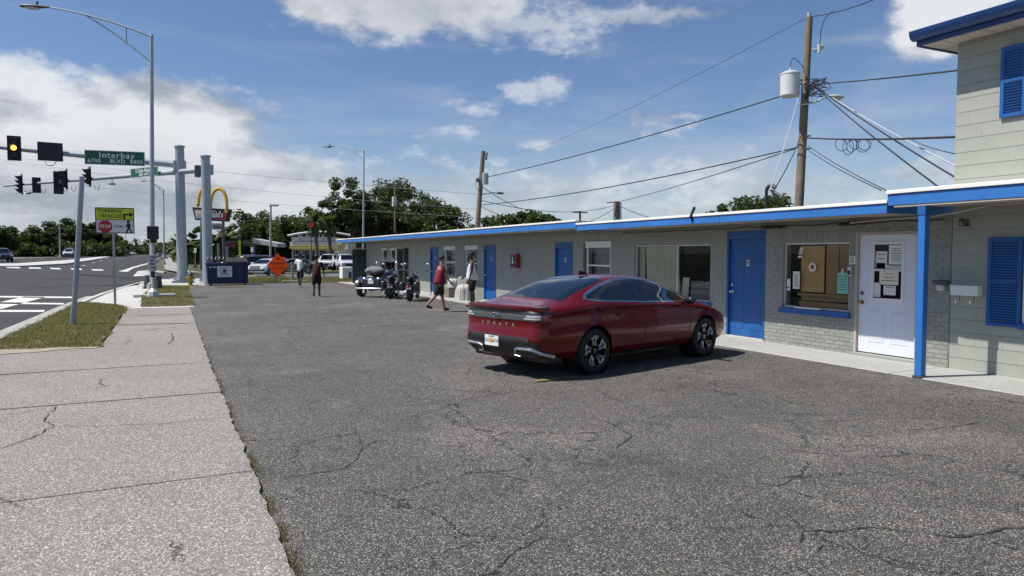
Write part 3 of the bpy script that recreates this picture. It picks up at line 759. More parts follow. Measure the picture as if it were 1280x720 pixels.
def sheet(y, z, w_, h, label, m='paper', xx=None, lines=4, rz=0, head=None, name='notice', icon=None):
    xx = x+.020 if xx is None else xx
    t = empty(name, (xx, y, z-h/2), label, 'notice')
    b = MB(); panel(b, (xx, y, z), (-1, 0, 0), w_, h, .002); b.build('sheet', m, t)
    b = MB()
    for i in range(lines):
        ww_ = w_*R_.uniform(.5, .8); b.bx(xx-.0025, xx-.001, y-ww_/2, y+ww_/2, z+h*.32-i*h*.75/max(lines, 1)-.006, z+h*.32-i*h*.75/max(lines, 1)+.004)
    if lines: b.build('print_lines', 'print', t)
    else: b.b.free()
    if head: text(head, h*.3, 'print', t, (xx-.003, y, z), (-1, 0, 0), ext=.0006)
    return t
# names of the shown papers, glass is looked at from -X: larger Y is further left in view
ym = (gy0+gy1)/2
sheet(ym+.14, 1.71, .22, .30, 'pale notice taped upper left in the office door glass', lines=3, head=None)
sheet(ym-.14, 1.80, .28, .33, 'large faded sheet taped upper right in the office door glass', lines=6)
sheet(ym-.12, 1.59, .30, .07, 'narrow strip of paper just above the middle bar of the office door glass', lines=1)
t = sheet(ym+.15, 1.60, .17, .12, 'small white card with a black border in the office door glass', lines=2)
b = MB(); panel(b, (x+.0212, ym+.15, 1.60), (-1, 0, 0), .21, .16, .001); b.build('black_border', 'print', t)
sheet(ym-.01, 1.40, .36, .23, 'wide cream notice under the middle bar of the office door glass', m='cream', lines=3)
sheet(ym-.03, 1.19, .23, .16, 'white card with a dark panel low in the office door glass', lines=1)
sheet(ym+.21, 1.19, .13, .25, 'blank pale paper in the lower left of the office door glass', lines=0)
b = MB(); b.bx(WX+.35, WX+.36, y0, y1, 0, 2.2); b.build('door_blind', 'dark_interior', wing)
# office window -----------------------------------------------------------
def window(o, meet=None, vert=None, frame_m='alu_frame', sill_m=None, fw=.035, inset=.06, pane='window_glass', head=0.):
    y0, y1, z0, z1 = o; xx = WX+inset
    b = MB(); b.bx(xx-.03, xx+.03, y0, y0+fw, z0, z1, .003); b.bx(xx-.03, xx+.03, y1-fw, y1, z0, z1, .003); b.bx(xx-.028, xx+.03, y0+fw, y1-fw, z1-fw, z1, .003); b.bx(xx-.028, xx+.03, y0+fw, y1-fw, z0, z0+fw, .003)
    wn = b.build('window', frame_m, wing)
    if meet: b = MB(); b.bx(xx-.025, xx+.02, y0+fw, y1-fw, meet-.022, meet+.022, .003); b.build('meeting_rail', frame_m, wn)
    if vert: b = MB(); b.bx(xx-.025, xx+.02, vert-.025, vert+.025, z0+fw, z1-fw, .003); b.build('mullion', frame_m, wn)
    cuts = [y0+fw]+([vert-.026, vert+.026] if vert else [])+[y1-fw]; zc = [z0+fw]+([meet-.023, meet+.023] if meet else [])+[z1-fw]
    for i in range(0, len(cuts), 2):
        for j in range(0, len(zc), 2): b = MB(); b.bx(xx-.002, xx+.003, cuts[i], cuts[i+1], zc[j], zc[j+1]); b.build('pane', pane, wn)
    if sill_m: b = MB(); b.bx(WX-.07, xx-.032, y0-.05, y1+.05, z0-.11, z0-.002, .006); b.build('sill', sill_m, wn)
    if head: b = MB(); b.bx(WX-.025, WX+.03, y0-.04, y1+.04, z1-head, z1+.02, .004); b.build('head_board', 'white_paint', wn)
    return wn
w1 = window(O_off, sill_m='blue_paint', vert=None)
b = MB(); b.bx(WX+.12, WX+.14, 9.72, 10.27, 1.08, 1.97, .003); b.build('plywood_panel', 'plywood', w1)
b = MB(); b.bx(WX+.15, WX+.17, 9.1, 9.70, 1.06, 1.99, .003); b.build('plywood_panel', 'plywood_dark', w1)
b = MB(); b.bx(WX+.128, WX+.149, 9.40, 9.43, 1.06, 1.99); b.bx(WX+.128, WX+.149, 9.1, 10.35, 1.0, 1.055); b.build('batten', 'plywood_dark', w1)
for k in range(2): b = MB(); b.bx(WX+.12+.05*k, WX+.14+.05*k, 9.12, 10.3, .80+.11*k, .895+.12*k, .003); b.build('counter_board', 'plywood_dark', w1)
b = MB(); b.bx(WX-.12, WX+.02, 9.62, 10.2, .768, .79, .004); o = b.build('counter_tray', 'paper', None); tag(o, 'thin white tray lying on the blue sill of the office window', 'tray')
sheet(10.31, 1.30, .17, .34, 'tall white notice at the left of the office window', xx=WX+.045, lines=8)
t = sheet(9.235, 1.28, .23, .38, 'green notice at the right of the office window', m='paper_green', xx=WX+.045, lines=6)
b = MB(); panel(b, (WX+.043, 9.245, 1.50), (-1, 0, 0), .03, .10, .002); b.build('tape', 'paper', t)
t = empty('decal', (WX+.05, 9.93, 1.5), 'round white decal with a dark emblem in the middle of the office window', 'decal')
b = MB(); b.cyl((WX+.048, 9.93, 1.56), (WX+.052, 9.93, 1.56), .085, n=24); b.build('disc', 'paper', t)
b = MB(); b.cyl((WX+.0455, 9.93, 1.56), (WX+.048, 9.93, 1.56), .05, n=6); b.build('emblem', 'maroon', t)
t = empty('decal', (WX+.05, 10.2, 1.75), 'narrow white and red sticker hanging at the top left of the office window', 'decal')
b = MB()
for k in range(4): panel(b, (WX+.05, 10.2+.012*k, 1.92-.055*k), (-1, 0, 0), .08+.02*(k > 1), .04, .002)
b.build('sticker', 'paper', t); b = MB(); panel(b, (WX+.048, 10.22, 1.80), (-1, 0, 0), .10, .018, .001); b.build('red_band', 'print_red', t)
t = empty('doorbell', (WX+.02, 10.48, 1.1), 'white intercom stuck low at the left edge of the office window', 'intercom')
b = MB(); b.bx(WX+.015, WX+.035, 10.44, 10.52, 1.09, 1.32, .005); b.build('case', 'white_paint', t); b = MB(); b.cyl((WX+.010, 10.48, 1.15), (WX+.016, 10.48, 1.15), .02); b.build('button', 'print', t)
# wall sign + box between window and door
t = empty('wall_sign', (WX-.02, 9.0, 1.62), 'small white sign on the wall between the office window and the white door', 'sign')
b = MB(); b.bx(WX-.024, WX-.014, 8.925, 9.055, 1.63, 1.78, .003); b.build('plate', 'white_paint', t)
b = MB(); [b.bx(WX-.0255, WX-.0235, 8.945, 9.035, z, z+.012) for z in (1.66, 1.69, 1.72, 1.75)]; b.build('print_lines', 'print', t)
t = empty('keypad', (WX-.02, 9.02, 1.4), 'grey keypad box under the small white wall sign', 'keypad')
b = MB(); b.bx(WX-.05, WX-.012, 8.99, 9.07, 1.42, 1.58, .006); b.build('case', 'alu_frame', t); b = MB(); b.bx(WX-.052, WX-.049, 9.0, 9.06, 1.44, 1.52); b.build('keys', 'print', t)
# big window with curtain
w2 = window(O_big, vert=13.95, sill_m='blue_paint', fw=.03)
def curtain(y0, y1, z0, z1, x_, n, amp, parent, m='curtain', lean=0.):
    b = MB(); k = n*6; pr = None
    for i in range(k+1):
        y = y0+(y1-y0)*i/k; a = amp*math.sin(i/6*2*math.pi)+amp*.5*fbm(i*.3, 2)
        r = [b.b.verts.new((x_+a, y+lean, z0)), b.b.verts.new((x_+a*.8, y+lean*.4, (z0+z1)/2)), b.b.verts.new((x_+a*.6, y, z1))]
        if pr: b.b.faces.new((pr[0], r[0], r[1], pr[1])); b.b.faces.new((pr[1], r[1], r[2], pr[2]))
        pr = r
    return b.build('curtain', m, parent, smooth=True)
curtain(14.05, 15.36, .76, 1.99, WX+.14, 10, .032, w2, lean=-.10)
curtain(15.4, 15.62, .76, 1.99, WX+.15, 3, .02, w2, m='soffit')
curtain(13.62, 13.86, .76, 1.25, WX+.14, 2, .02, w2, lean=.06)
b = MB(); b.bx(WX+.16, WX+.2, 12.8, 13.6, .74, 1.18, .01); b.build('headboard', 'dark_steel', w2)
# far windows, hung sash with white heads
for k, o in enumerate(F_win):
    wn = window(o, meet=(o[2]+o[3])/2-.02, frame_m='white_paint', fw=.06, head=.16 if k < 3 else .1, inset=.05)
    b = MB(); b.bx(WX+.3, WX+.32, o[0], o[1], o[2], o[3]); b.build('blind', 'bundle_grey', wn)
b = MB(); b.bx(WX-.03, WX+.02, 18.1, 18.2, .85, 2.15); b.build('window_trim', 'dark_steel', wing)
# pipe / conduit under the near soffit and the tangle of cable at the wall head
def cable(pts, r, label, m='wire', name='cable', cat='cable', group=None, n=6):
    b = MB(); b.tube(pts, r, n); o = b.build(name, m, None, smooth=True); tag(o, label, cat, group); return o
pts = [(WX-.03-.04*abs(math.sin(i*1.7)), 16.2-i*.33, 2.385-.03*abs(math.sin(i*.9))) for i in range(28)]
cable(pts, .011, 'black cable slung along the wall under the soffit above the office window')
for (yc, lab) in ((10.8, 'tangle of black cable on the wall above the numbered blue door beside the office'), (8.95, 'tangle of black cable on the wall above the white office door')):
    b = MB()
    for k in range(9):
        p = [(WX-.06+R_.uniform(-.03, .02), yc+R_.uniform(-.35, .35), 2.36+R_.uniform(-.04, .03)) for _ in range(4)]
        b.tube(p, .010, 5, sm=5)
    tag(b.build('cable_tangle', 'black', None), lab, 'cable')
# far end: pale post and beam holding the eave
b = MB(); b.bx(9.95, 10.05, 43.9, 44.0, 2.05, 2.5); b.bx(9.95, 12.5, 44.5, 44.58, 2.1, 2.18); b.build('eave_bracket', 'white_paint', wing)

# ================================================================== TWO STOREY BLOCK
two = empty('two_storey_building', (WX, 3, 0), 'grey painted block building of two storeys with blue shutters and deep blue gutter', 'building')
LO = (4.6, 6.10, .68, 2.1); UO = (4.3, 6.14, 3.72, 4.82)
YB = -4.
wall_run(two, 'wall', 'wall_paint_shaded', YB, 7.195, 5.08, [], x=WX+.008)
b = MB(); b.bx(WX+.2, 19, 7.0, 7.195, 2.6, 5.08); b.build('side_wall', 'wall_paint_shaded', two)
bme2 = None
def blocks(z0, z1, opens, first, h=.2):
    r = 0
    while z0+r*h < z1-.02:
        za = z0+r*h; zb = min(za+h, z1); y = 7.19+(.2 if r % 2 else 0)
        while y > 3.0:
            c, a = min(y, 7.19), max(y-.4, 3.0)
            segs = [(a, c)]
            for o in opens:
                ns = []
                for p, q in segs:
                    if zb > o[2] and za < o[3] and q > o[0] and p < o[1]:
                        if p < o[0]-.03: ns.append((p, o[0]))
                        if q > o[1]+.03: ns.append((o[1], q))
                    else: ns.append((p, q))
                segs = ns
            for p, q in segs:
                pr = R_.uniform(.006, .009); ob = bpy.data.objects.new('block', bme_b); link(ob, two)
                ob.scale = (pr+.02, q-p-.0012, zb-za-.0065); ob.location = V((WX+.008-pr/2+.01, (p+q)/2, (za+zb)/2))-V(two.location)
            y -= .4
        r += 1
bm_ = MB(); bm_.bx(-.5, .5, -.5, .5, -.5, .5); ub = bm_.build('block', 'block_paint', None, world=False); bme_b = ub.data; bpy.data.objects.remove(ub)
blocks(.0, 2.62, [], 0); blocks(2.76, 5.06, [], 0, .205)
# shutters
def shutter(y0, y1, z0, z1, mid, lab=None):
    xx = WX-.012; b = MB(); fw = .055
    for q in ((y0, y0+fw, z0, z1), (y1-fw, y1, z0, z1), (y0+fw, y1-fw, z0, z0+fw), (y0+fw, y1-fw, z1-fw, z1), (y0+fw, y1-fw, mid-fw/2, mid+fw/2)): b.bx(xx-.035, xx, *q, .004)
    s = b.build('shutter', 'blue_paint', two)
    bk = MB(); bk.bx(xx-.006, xx-.001, y0+fw, y1-fw, z0+fw, z1-fw); bk.build('backing', 'blue_paint', s)
    rot = Matrix.Rotation(rad(-38), 3, 'Y')
    for (a, c) in ((z0+fw, mid-fw/2), (mid+fw/2, z1-fw)):
        n = int((c-a)/.038)
        for i in range(n):
            sb = MB(); sb.box((xx-.02, (y0+y1)/2, a+(i+.5)*(c-a)/n), (.006, y1-y0-2*fw-.002, .036), rot); sb.build('slat', 'blue_paint', s)
    return s
shutter(6.14, 6.62, .75, 2.06, 1.42)
shutter(6.16, 6.52, 3.80, 4.82, 4.33)
def win2(y0, y1, z0, z1):
    xx = WX; b = MB()
    for q in ((y0, y0+.05, z0, z1), (y1-.05, y1, z0, z1), (y0+.05, y1-.05, z1-.05, z1), (y0+.05, y1-.05, z0, z0+.05), (y0+.05, y1-.05, (z0+z1)/2-.02, (z0+z1)/2+.02)): b.bx(xx-.03, xx+.004, *q, .003)
    f = b.build('window', 'white_paint', two); b = MB(); b.bx(xx-.01, xx-.004, y0+.05, y1-.05, z0+.05, z1-.05); b.build('pane', 'dark_glass', f)
    b = MB(); b.bx(xx-.08, xx, y0-.05, y1+.03, z0-.09, z0-.002, .006); b.build('sill', 'blue_paint', f)
win2(4.7, 6.12, .82, 2.04); win2(4.7, 6.13, 3.84, 4.8)
# eave
ez = 5.06
b = MB(); b.bx(10.68, WX, YB, 7.55, ez+.02, ez+.035); b.bx(WX, 19, 7.195, 7.55, ez+.02, ez+.035); b.build('soffit', 'soffit', two)
k = 0; y = 7.55-.03
while y > 3.5:
    b = MB(); b.bx(10.71, WX-.002, y-.30, y-.008, ez+.003, ez+.018); b.build('soffit_board', 'soffit', two); y -= .308
b = MB(); b.bx(10.66, 10.70, YB, 7.57, ez-.005, ez+.2, .004); b.bx(10.70, 19, 7.55, 7.585, ez-.005, ez+.14, .004); b.build('fascia_board', 'navy_gutter', two)
gp = [(10.655, 5.13), (10.60, 5.13), (10.545, 5.165), (10.525, 5.215), (10.515, 5.265), (10.525, 5.275), (10.655, 5.265)]
b = MB(); b.prism([(x_, 7.6, z) for x_, z in gp], (0, YB-7.6, 0)); b.build('gutter', 'navy_gutter', two)
b = MB(); b.prism([(10.60, 7.62, 5.285), (10.60, 7.62, 5.30), (14.8, 7.62, 6.35), (19, 7.62, 5.3), (19, 7.62, 5.285)], (0, YB-7.6, 0)); b.build('roof', 'far_roof', two)
# canopy in front of it
can = empty('canopy', (9.85, 6.6, 0), 'flat porch canopy with bright blue fascia carried on a blue square post', 'canopy')
cb_, ct_ = 2.54, 2.77
b = MB(); b.bx(9.90, WX, -4, 7.36, cb_+.12, ct_-.03); b.build('roof', 'roofing', can)
b = MB(); b.bx(9.895, WX, -4, 7.36, cb_+.02, cb_+.04); b.build('soffit', 'soffit', can)
y = 7.4
for k in range(4): b = MB(); b.bx(9.85, 9.89, max(-4, y-3.05)+.002, y-.002, cb_, ct_-.06, .004); b.build('fascia_board', 'blue_fascia', can); y -= 3.05
b = MB(); b.bx(9.89, WX, 7.37, 7.40, cb_, ct_-.06); b.build('end_board', 'dark_steel', can)
b = MB(); b.bx(9.825, 9.91, -4, 7.41, ct_-.057, ct_, .006); b.build('drip_edge', 'drip_edge', can)
b = MB(); b.bx(10.6, WX, -4, 7.38, ct_+.002, ct_+.035, .01); b.build('flashing', 'drip_edge', can)
b = MB(); b.bx(9.86, 9.99, -4, 7.3, cb_-.03, cb_+.018, .004); b.build('beam', 'soffit', can)
def post(xc, yc):
    b = MB(); b.bx(xc-.055, xc+.055, yc-.055, yc+.055, .035, cb_-.03, .006); p = b.build('post', 'blue_fascia', can)
    b = MB(); b.bx(xc-.075, xc+.075, yc-.075, yc+.075, .012, .035, .004); b.build('base_plate', 'dark_steel', p)
    b = MB(); b.bx(xc-.065, xc+.065, yc-.065, yc+.065, cb_-.16, cb_-.03, .004); b.build('post_cap', 'blue_paint', p)
post(9.93, 6.86); post(9.93, 2.2)
cable([(10.9, 8.9, 2.36), (10.5, 7.9, 2.37), (10.2, 7.3, 2.36), (10.1, 6.9, 2.36), (10.15, 6.55, 2.40), (10.4, 6.2, 2.50), (10.4, 3, 2.53)], .014, 'pale conduit bending under the canopy beside the blue post', 'soffit', 'conduit', 'conduit')
b = MB()
for k in range(4): b.tube([(WX-.05-.02*k, 7.0-.03*k+.07*math.sin(q+k)*(1-.12*k), 2.30+.06*math.cos(q)) for q in [j*.7 for j in range(9)]], .007, 5)
tag(b.build('cable_tangle', 'black', None), 'tangle of black cable under the canopy right of the blue post', 'cable')
# letter box with hooks, lamp behind the post
t = empty('letter_box', (WX-.07, 6.93, 1.16), 'white wall letter box with two newspaper hooks beside the blue shutter', 'letter box')
b = MB(); b.bx(WX-.13, WX-.006, 6.70, 7.12, 1.18, 1.32, .006); b.build('box', 'white_paint', t)
b = MB(); b.bx(WX-.14, WX-.004, 6.69, 7.13, 1.322, 1.335, .003); b.build('lid', 'white_paint', t)
for yv in (6.8, 7.02):
    b = MB(); b.tube([(WX-.05, yv, 1.18), (WX-.05, yv, 1.09), (WX-.075, yv, 1.055), (WX-.11, yv+.005, 1.05), (WX-.135, yv+.01, 1.075), (WX-.14, yv+.01, 1.11)], .006, 6); b.build('hook', 'chrome', t, smooth=True)
t = empty('wall_lamp', (WX-.07, 7.3, 1.3), 'small grey wall fixture half hidden behind the blue post', 'wall fixture')
b = MB(); b.bx(WX-.12, WX-.01, 7.2, 7.42, 1.33, 1.40, .008); b.build('hood', 'dark_steel', t); b = MB(); b.bx(WX-.09, WX-.01, 7.26, 7.38, 1.24, 1.328, .01); b.build('body', 'alu_frame', t)
# extinguisher cabinet
t = empty('extinguisher_cabinet', (WX-.1, 22.65, 1.3), 'red fire extinguisher cabinet on the wall left of the first sash window', 'cabinet')
b = MB(); b.bx(WX-.16, WX-.008, 22.42, 22.9, 1.32, 1.80, .01); b.build('case', 'extinguisher_red', t)
b = MB(); b.bx(WX-.166, WX-.158, 22.48, 22.84, 1.4, 1.74); b.build('door', 'dark_glass', t); b = MB(); b.bx(WX-.17, WX-.164, 22.68, 22.74, 1.45, 1.70); b.build('label_strip', 'white_paint', t)
# ================================================================== STREET FURNITURE
GS = 'tall street lights along the road'
def street_light(base, top, tip, label, r=.11, group=GS, brace=True, m='galv', shade=None):
    base, top, tip = V(base), V(top), V(tip)
    t = empty('street_light', base, label, 'street light', group)
    b = MB(); b.cyl(base, top, r, r*.62, 12); b.cyl(top, top+V((0, 0, .12)), r*.7, r*.5, 12); b.build('pole', m, t, smooth=True)
    b = MB(); b.cyl(base-V((0, 0, .1)), base+V((0, 0, .25)), r*2.1, r*1.9, 14); b.cyl(base+V((0, 0, .25)), base+V((0, 0, .32)), r*1.6, r*1.3, 14); b.build('base', 'kerb_concrete', t)
    d = tip-top; h = V((d.x, d.y, 0)); hl = h.length; hd = h.normalized(); rise = d.z
    def arc(z0, f=1.0):
        return [top+V((0, 0, z0))+hd*(hl*s)+V((0, 0, (rise-z0)*(1-(1-s)**2*1.) if True else 0)) for s in [i/10 for i in range(11)]]
    a1 = [top+hd*(hl*s)+V((0, 0, rise*(s*1.35-.35*s*s*s) if False else rise*(2*s-s*s)*.5+rise*.5*s)) for s in [i/12 for i in range(13)]]
    b = MB(); b.tube(a1, r*.36, 8, r*.28); b.build('arm', m, t, smooth=True)
    if brace:
        q = a1[8]; p0 = top-V((0, 0, 1.1*hl/4))
        b = MB(); b.tube([p0+(q-p0)*(i/6)+V((0, 0, .12*math.sin(math.pi*i/6))) for i in range(7)], r*.26, 6); b.build('brace', m, t, smooth=True)
        u = a1[3]; l = p0+(q-p0)*.38; b = MB(); b.cyl(u, l, r*.2, r*.2, 6); b.build('strut', m, t)
    b = MB(); L_ = .34+hl*.1; e = a1[-1]
    prof = [(0, .05), (.15, .075), (.45, .13), (.75, .15), (.95, .09), (1., .02)]
    rot = Matrix.Rotation(math.atan2(hd.y, hd.x), 3, 'Z'); rings = []
    for s, ww_ in prof:
        ring = [b.b.verts.new(e+rot @ V((s*L_*1.7, ww_*L_*1.9*math.cos(k*math.pi/5), ww_*L_*.8*math.sin(k*math.pi/5)))) for k in range(10)]; rings.append(ring)
    for i in range(len(rings)-1):
        for k in range(10): b.b.faces.new((rings[i][k], rings[i][(k+1) % 10], rings[i+1][(k+1) % 10], rings[i+1][k]))
    b.b.faces.new(rings[0]); b.b.faces.new(rings[-1]); h_ = b.build('lamp_head', 'dark_steel', t, smooth=True)
    b = MB(); cc = e+rot @ V((L_*1.0, 0, -.10*L_)); b.ball(cc, L_*.28, 10, (1.6, .9, .35)); b.build('lens', 'lamp_glass', t, smooth=True)
    b = MB(); cc = e+rot @ V((L_*.7, 0, .12*L_)); b.cyl(cc, cc+V((0, 0, .16)), .05, .05, 8); b.build('photocell', 'dark_steel', t)
    return t
LB = G(190.5, 361); dp = (LB-V((0, 0, EYE))).dot(_F)
street_light(LB, D(189.5, 46, dp-.3), D(62, 9, dp-1.0), 'tallest galvanised street light standing behind the pedestrian signal at the corner', .135)
b_ = D(453.5, 330, 66); b_.z = 0
street_light(b_, D(455, 189, 66), D(418, 183, 66.5), 'street light rising behind the far end of the blue motel roof', .10)
b_ = D(205, 325, 112); b_.z = gz(b_.x, b_.y)
street_light(b_, D(204.5, 238, 112), D(184, 226.5, 111), 'slim street light seen between the tallest light pole and the thick signal columns', .13, brace=True)
b_ = D(75, 322, 118); b_.z = gz(b_.x, b_.y)
street_light(b_, D(74.5, 275, 118), D(94, 268, 118), 'street light in front of the left tree line with its arm to the right', .12, brace=False)
b_ = D(-40, 322, 100); b_.z = gz(b_.x, b_.y)
street_light(b_, D(-40, 262, 100), D(24, 241, 100), 'street light reaching in from the left edge with a long arm', .10, brace=False)
b_ = D(157, 322, 240); b_.z = gz(b_.x, b_.y)
street_light(b_, D(157, 293, 240), D(165, 291, 240), 'small distant street light beside the far palms', .14, brace=False)
b_ = D(112, 322, 190); b_.z = gz(b_.x, b_.y)
street_light(b_, D(111, 283, 190), D(117, 281, 190), 'distant street light just right of the leaning pole', .12, brace=False)
# square-headed lot lamp by the restaurant
b_ = D(338, 345, 72); b_.z = 0
t = empty('lot_lamp', b_, 'pale lot lamp post with a flat square head behind the orange sign', 'lamp post')
tp = D(338.5, 257, 72); b = MB(); b.cyl(b_, tp, .12, .09, 10); b.build('pole', 'concrete', t, smooth=True)
b = MB(); b.bx(tp.x-.15, tp.x+.75, tp.y-.2, tp.y+.2, tp.z-.06, tp.z+.12, .03); b.build('lamp_head', 'alu_frame', t)

# thick signal columns
def column(x, yb, yt, rr, label, cap=True):
    p = G(x, yb); d = (p-V((0, 0, EYE))).dot(_F); q = D(x, yt, d)
    t = empty('signal_column', p, label, 'signal pole', 'thick grey signal columns at the corner')
    b = MB(); b.cyl(p, (p.x, p.y, q.z), rr, rr*.86, 16); b.build('shaft', 'galv', t, smooth=True)
    b = MB(); b.cyl((p.x, p.y, q.z), (p.x, p.y, q.z+.08), rr*1.08, rr*1.02, 16); b.build('cap', 'galv', t)
    b = MB(); b.cyl((p.x, p.y, -.1), (p.x, p.y, .12), rr*2.3, rr*2.2, 18); b.build('footing', 'new_concrete', t)
    b = MB(); b.cyl((p.x, p.y, .12), (p.x, p.y, .18), rr*1.7, rr*1.7, 18); b.build('base_plate', 'galv', t)
    for k in range(6):
        a = k*math.pi/3+.3; b = MB(); b.cyl((p.x+rr*1.5*math.cos(a), p.y+rr*1.5*math.sin(a), .18), (p.x+rr*1.5*math.cos(a), p.y+rr*1.5*math.sin(a), .40), .05, .04, 8); b.build('anchor_bolt', 'galv', t)
    return t, p, d
c1, P1, d1 = column(228, 353, 185, .31, 'left of two thick grey signal columns, holding the arm with the street name sign')
c2, P2, d2 = column(260, 355, 197, .30, 'right of two thick grey signal columns, standing beside the blue dumpster')
for p, z0 in ((P1, 6.9), (P2, 6.6)): pass
def mast_arm(A, B, r0, r1, parent, label):
    b = MB(); n = 12; A, B = V(A), V(B)
    pts = [A+(B-A)*(i/n)+V((0, 0, .25*math.sin(math.pi*.5*i/n)*0)) for i in range(n+1)]
    b.tube(pts, r0, 12, r1); b.build('mast_arm', 'galv', parent, smooth=True)
    u = (B-A).normalized(); b = MB(); b.box(A+u*.15, (.7, .55, .62), Matrix.Rotation(math.atan2(u.y, u.x), 3, 'Z'), .04); b.build('arm_clamp', 'galv', parent)
A1 = D(228, 207, d1-.25); B1 = D(-60, 178, d1-4)
mast_arm(A1, B1, .19, .11, c1, '')
A2 = D(260, 212, d2+.05); B2 = D(5, 232.5, 57)
mast_arm(A2, B2, .17, .08, c2, '')
b = MB(); p = D(247, 214, d2-.1); b.box(p, (.35, .35, .72), None, .05); b.build('junction_box', 'dark_steel', c2)
def on_line(A, B, x):
    lo, hi = 0., 1.
    def px(p):
        v = V(p)-V((0, 0, EYE)); return 640+900*v.dot(_R)/v.dot(_F)
    s = px(B) > px(A)
    for _ in range(40):
        m_ = (lo+hi)/2
        if (px(V(A)+(V(B)-V(A))*m_) < x) == s: lo = m_
        else: hi = m_
    return V(A)+(V(B)-V(A))*lo
def signal(c, n, label, nl=3, plate=True, lit=None, group='traffic signals on the mast arms', k=1.):
    "vertical signal head centred on c, lenses facing n"
    t = empty('traffic_signal', V(c)-V((0, 0, .18*nl*k)), label, 'traffic light', group)
    r, u, nn = frame(n); rot = Matrix((r, u, nn)).transposed(); c = V(c)
    if plate: b = MB(); b.box(c-nn*.02, (.66*k, (.36*nl+.30)*k, .02), rot); b.build('backplate', 'signal_black', t)
    b = MB(); b.box(c-nn*(-.10), (.34*k, .355*nl*k, .2), rot, .02); b.build('housing', 'signal_black', t)
    for i in range(nl):
        cc = c+u*((nl-1)/2-i)*.355*k+nn*.205
        b = MB(); b.cyl(cc, cc+nn*.012, .14*k, .13*k, 16); b.build('lens', 'amber_lit' if lit == i else 'lens_dark', t)
        b = MB(); N_ = 12; ring = []
        for j in range(N_+1):
            a = rad(-35)+rad(250)*j/N_; e = r*math.cos(a)*.155*k+u*math.sin(a)*.155*k
            ring.append((b.b.verts.new(cc+e), b.b.verts.new(cc+e*1.02+nn*(.10+.17*max(0, math.sin(a))))))
        for q0, q1 in zip(ring, ring[1:]): b.b.faces.new((q0[0], q1[0], q1[1], q0[1]))
        b.build('visor', 'signal_black', t)
    return t
toC = lambda p: V((-p.x, -p.y, 0)).normalized()
pS = on_line(A1, B1, 18.5); nS = (toC(pS)+V((-.12, -.2, 0))).normalized()
signal(pS+nS*.25, nS, 'traffic light with its amber lens lit, nearest the left edge on the upper arm', lit=1, k=1.05)
pS = on_line(A1, B1, 63); r, u, nn = frame((.1, -1, 0))
t = empty('blank_sign', pS-V((0, 0, .55)), 'blank black electronic sign hanging on the upper mast arm', 'sign')
b = MB(); panel(b, pS+nn*.28, toC(pS), 1.28, 1.08, .16); b.build('case', 'signal_black', t)
b = MB(); panel(b, pS+nn*.28+toC(pS)*.085, toC(pS), 1.16, .96, .01); b.build('display', 'black_plastic', t)
b = MB(); b.tube([pS+V((-.3, .0, -.55)), pS+V((-.2, 0, -.75)), pS+V((0, 0, -.8)), pS+V((.2, 0, -.72)), pS+V((.3, 0, -.5))], .02, 5); b.build('cable_loop', 'wire', t)
def street_sign(A, B, x0, x1, h, lines, label, dz=0., ny=None, off=.25, m='sign_green', rim='reflective'):
    p0, p1 = on_line(A, B, x0), on_line(A, B, x1); c = (p0+p1)/2+V((0, 0, dz)); ax = (p1-p0); ax = V((ax.x, ax.y, 0)); wdt = ax.length
    n = V((ax.y, -ax.x, 0)).normalized()
    if n.dot(toC(c)) < 0: n = -n
    c = c+n*off; t = empty('street_name_sign', c-V((0, 0, h/2)), label, 'street sign')
    b = MB(); panel(b, c, n, wdt, h, .03); b.build('panel', m, t)
    r, u, nn = frame(n); b = MB(); rot = Matrix((r, u, nn)).transposed()
    for q, d in ((u*(h/2-.02), (wdt, .022, .006)), (-u*(h/2-.02), (wdt, .022, .006)), (r*(wdt/2-.02), (.022, h, .006)), (-r*(wdt/2-.02), (.022, h, .006))): b.box(c+q+nn*.017, d, rot)
    b.build('border', rim, t)
    for (s, dx, dy, sz, sp) in lines: text(s, sz, 'reflective', t, c+r*dx*wdt+u*dy*h+nn*.018, n, ext=.003, spacing=sp, bold=.004)
    b = MB(); [b.box(c+r*k*wdt-nn*.13, (.06, h*.9, .22), rot) for k in (-.3,)]; b.build('bracket', 'galv', t)
    return t
street_sign(A1, B1, 107, 182, .86, [('Interbay', .03, .17, .52, 1.12), ('6700', -.345, -.24, .33, 1.1), ('BLVD', .04, -.24, .33, 1.1), ('6800', .36, -.24, .33, 1.1)], 'large green street name sign reading Interbay on the upper mast arm', dz=.02)
street_sign(A2, B2, 168, 202, .62, [('S Dale Mabry', 0, .16, .34, 1.0), ('4000  HWY', 0, -.24, .22, 1.0)], 'smaller green street name sign behind the tall light pole', dz=.12)
for x, nl, lab, nv, dz, k in ((27, 4, 'four lens traffic light at the far left of the lower arm', (-.95, -.3, 0), 0, .92), (45.5, 3, 'three lens traffic light second from the left on the lower arm', (-.2, 1, 0), -.15, .85), (73, 4, 'traffic light half hidden behind its neighbour on the lower arm', (-.2, 1, 0), -.1, .95),
                          (83, 4, 'traffic light with hoods to the left, third cluster of the lower arm', (-.95, -.3, 0), .1, .85), (112, 3, 'traffic light above the leaning pole on the lower arm', (-.95, -.3, 0), .15, 1.0)):
    p = on_line(A2, B2, x); n_ = V(nv).normalized(); t = signal(p+V((0, 0, dz))+toC(p)*.22, n_, lab, nl=nl, plate=True, k=k)
    b = MB(); b.tube([p+V((.3, 0, -.4)), p+V((.35, 0, -.7)), p+V((.5, 0, -.75)), p+V((.6, 0, -.35))], .018, 5); b.build('cable_loop', 'wire', t)
for x in (107, 112, 130): pass
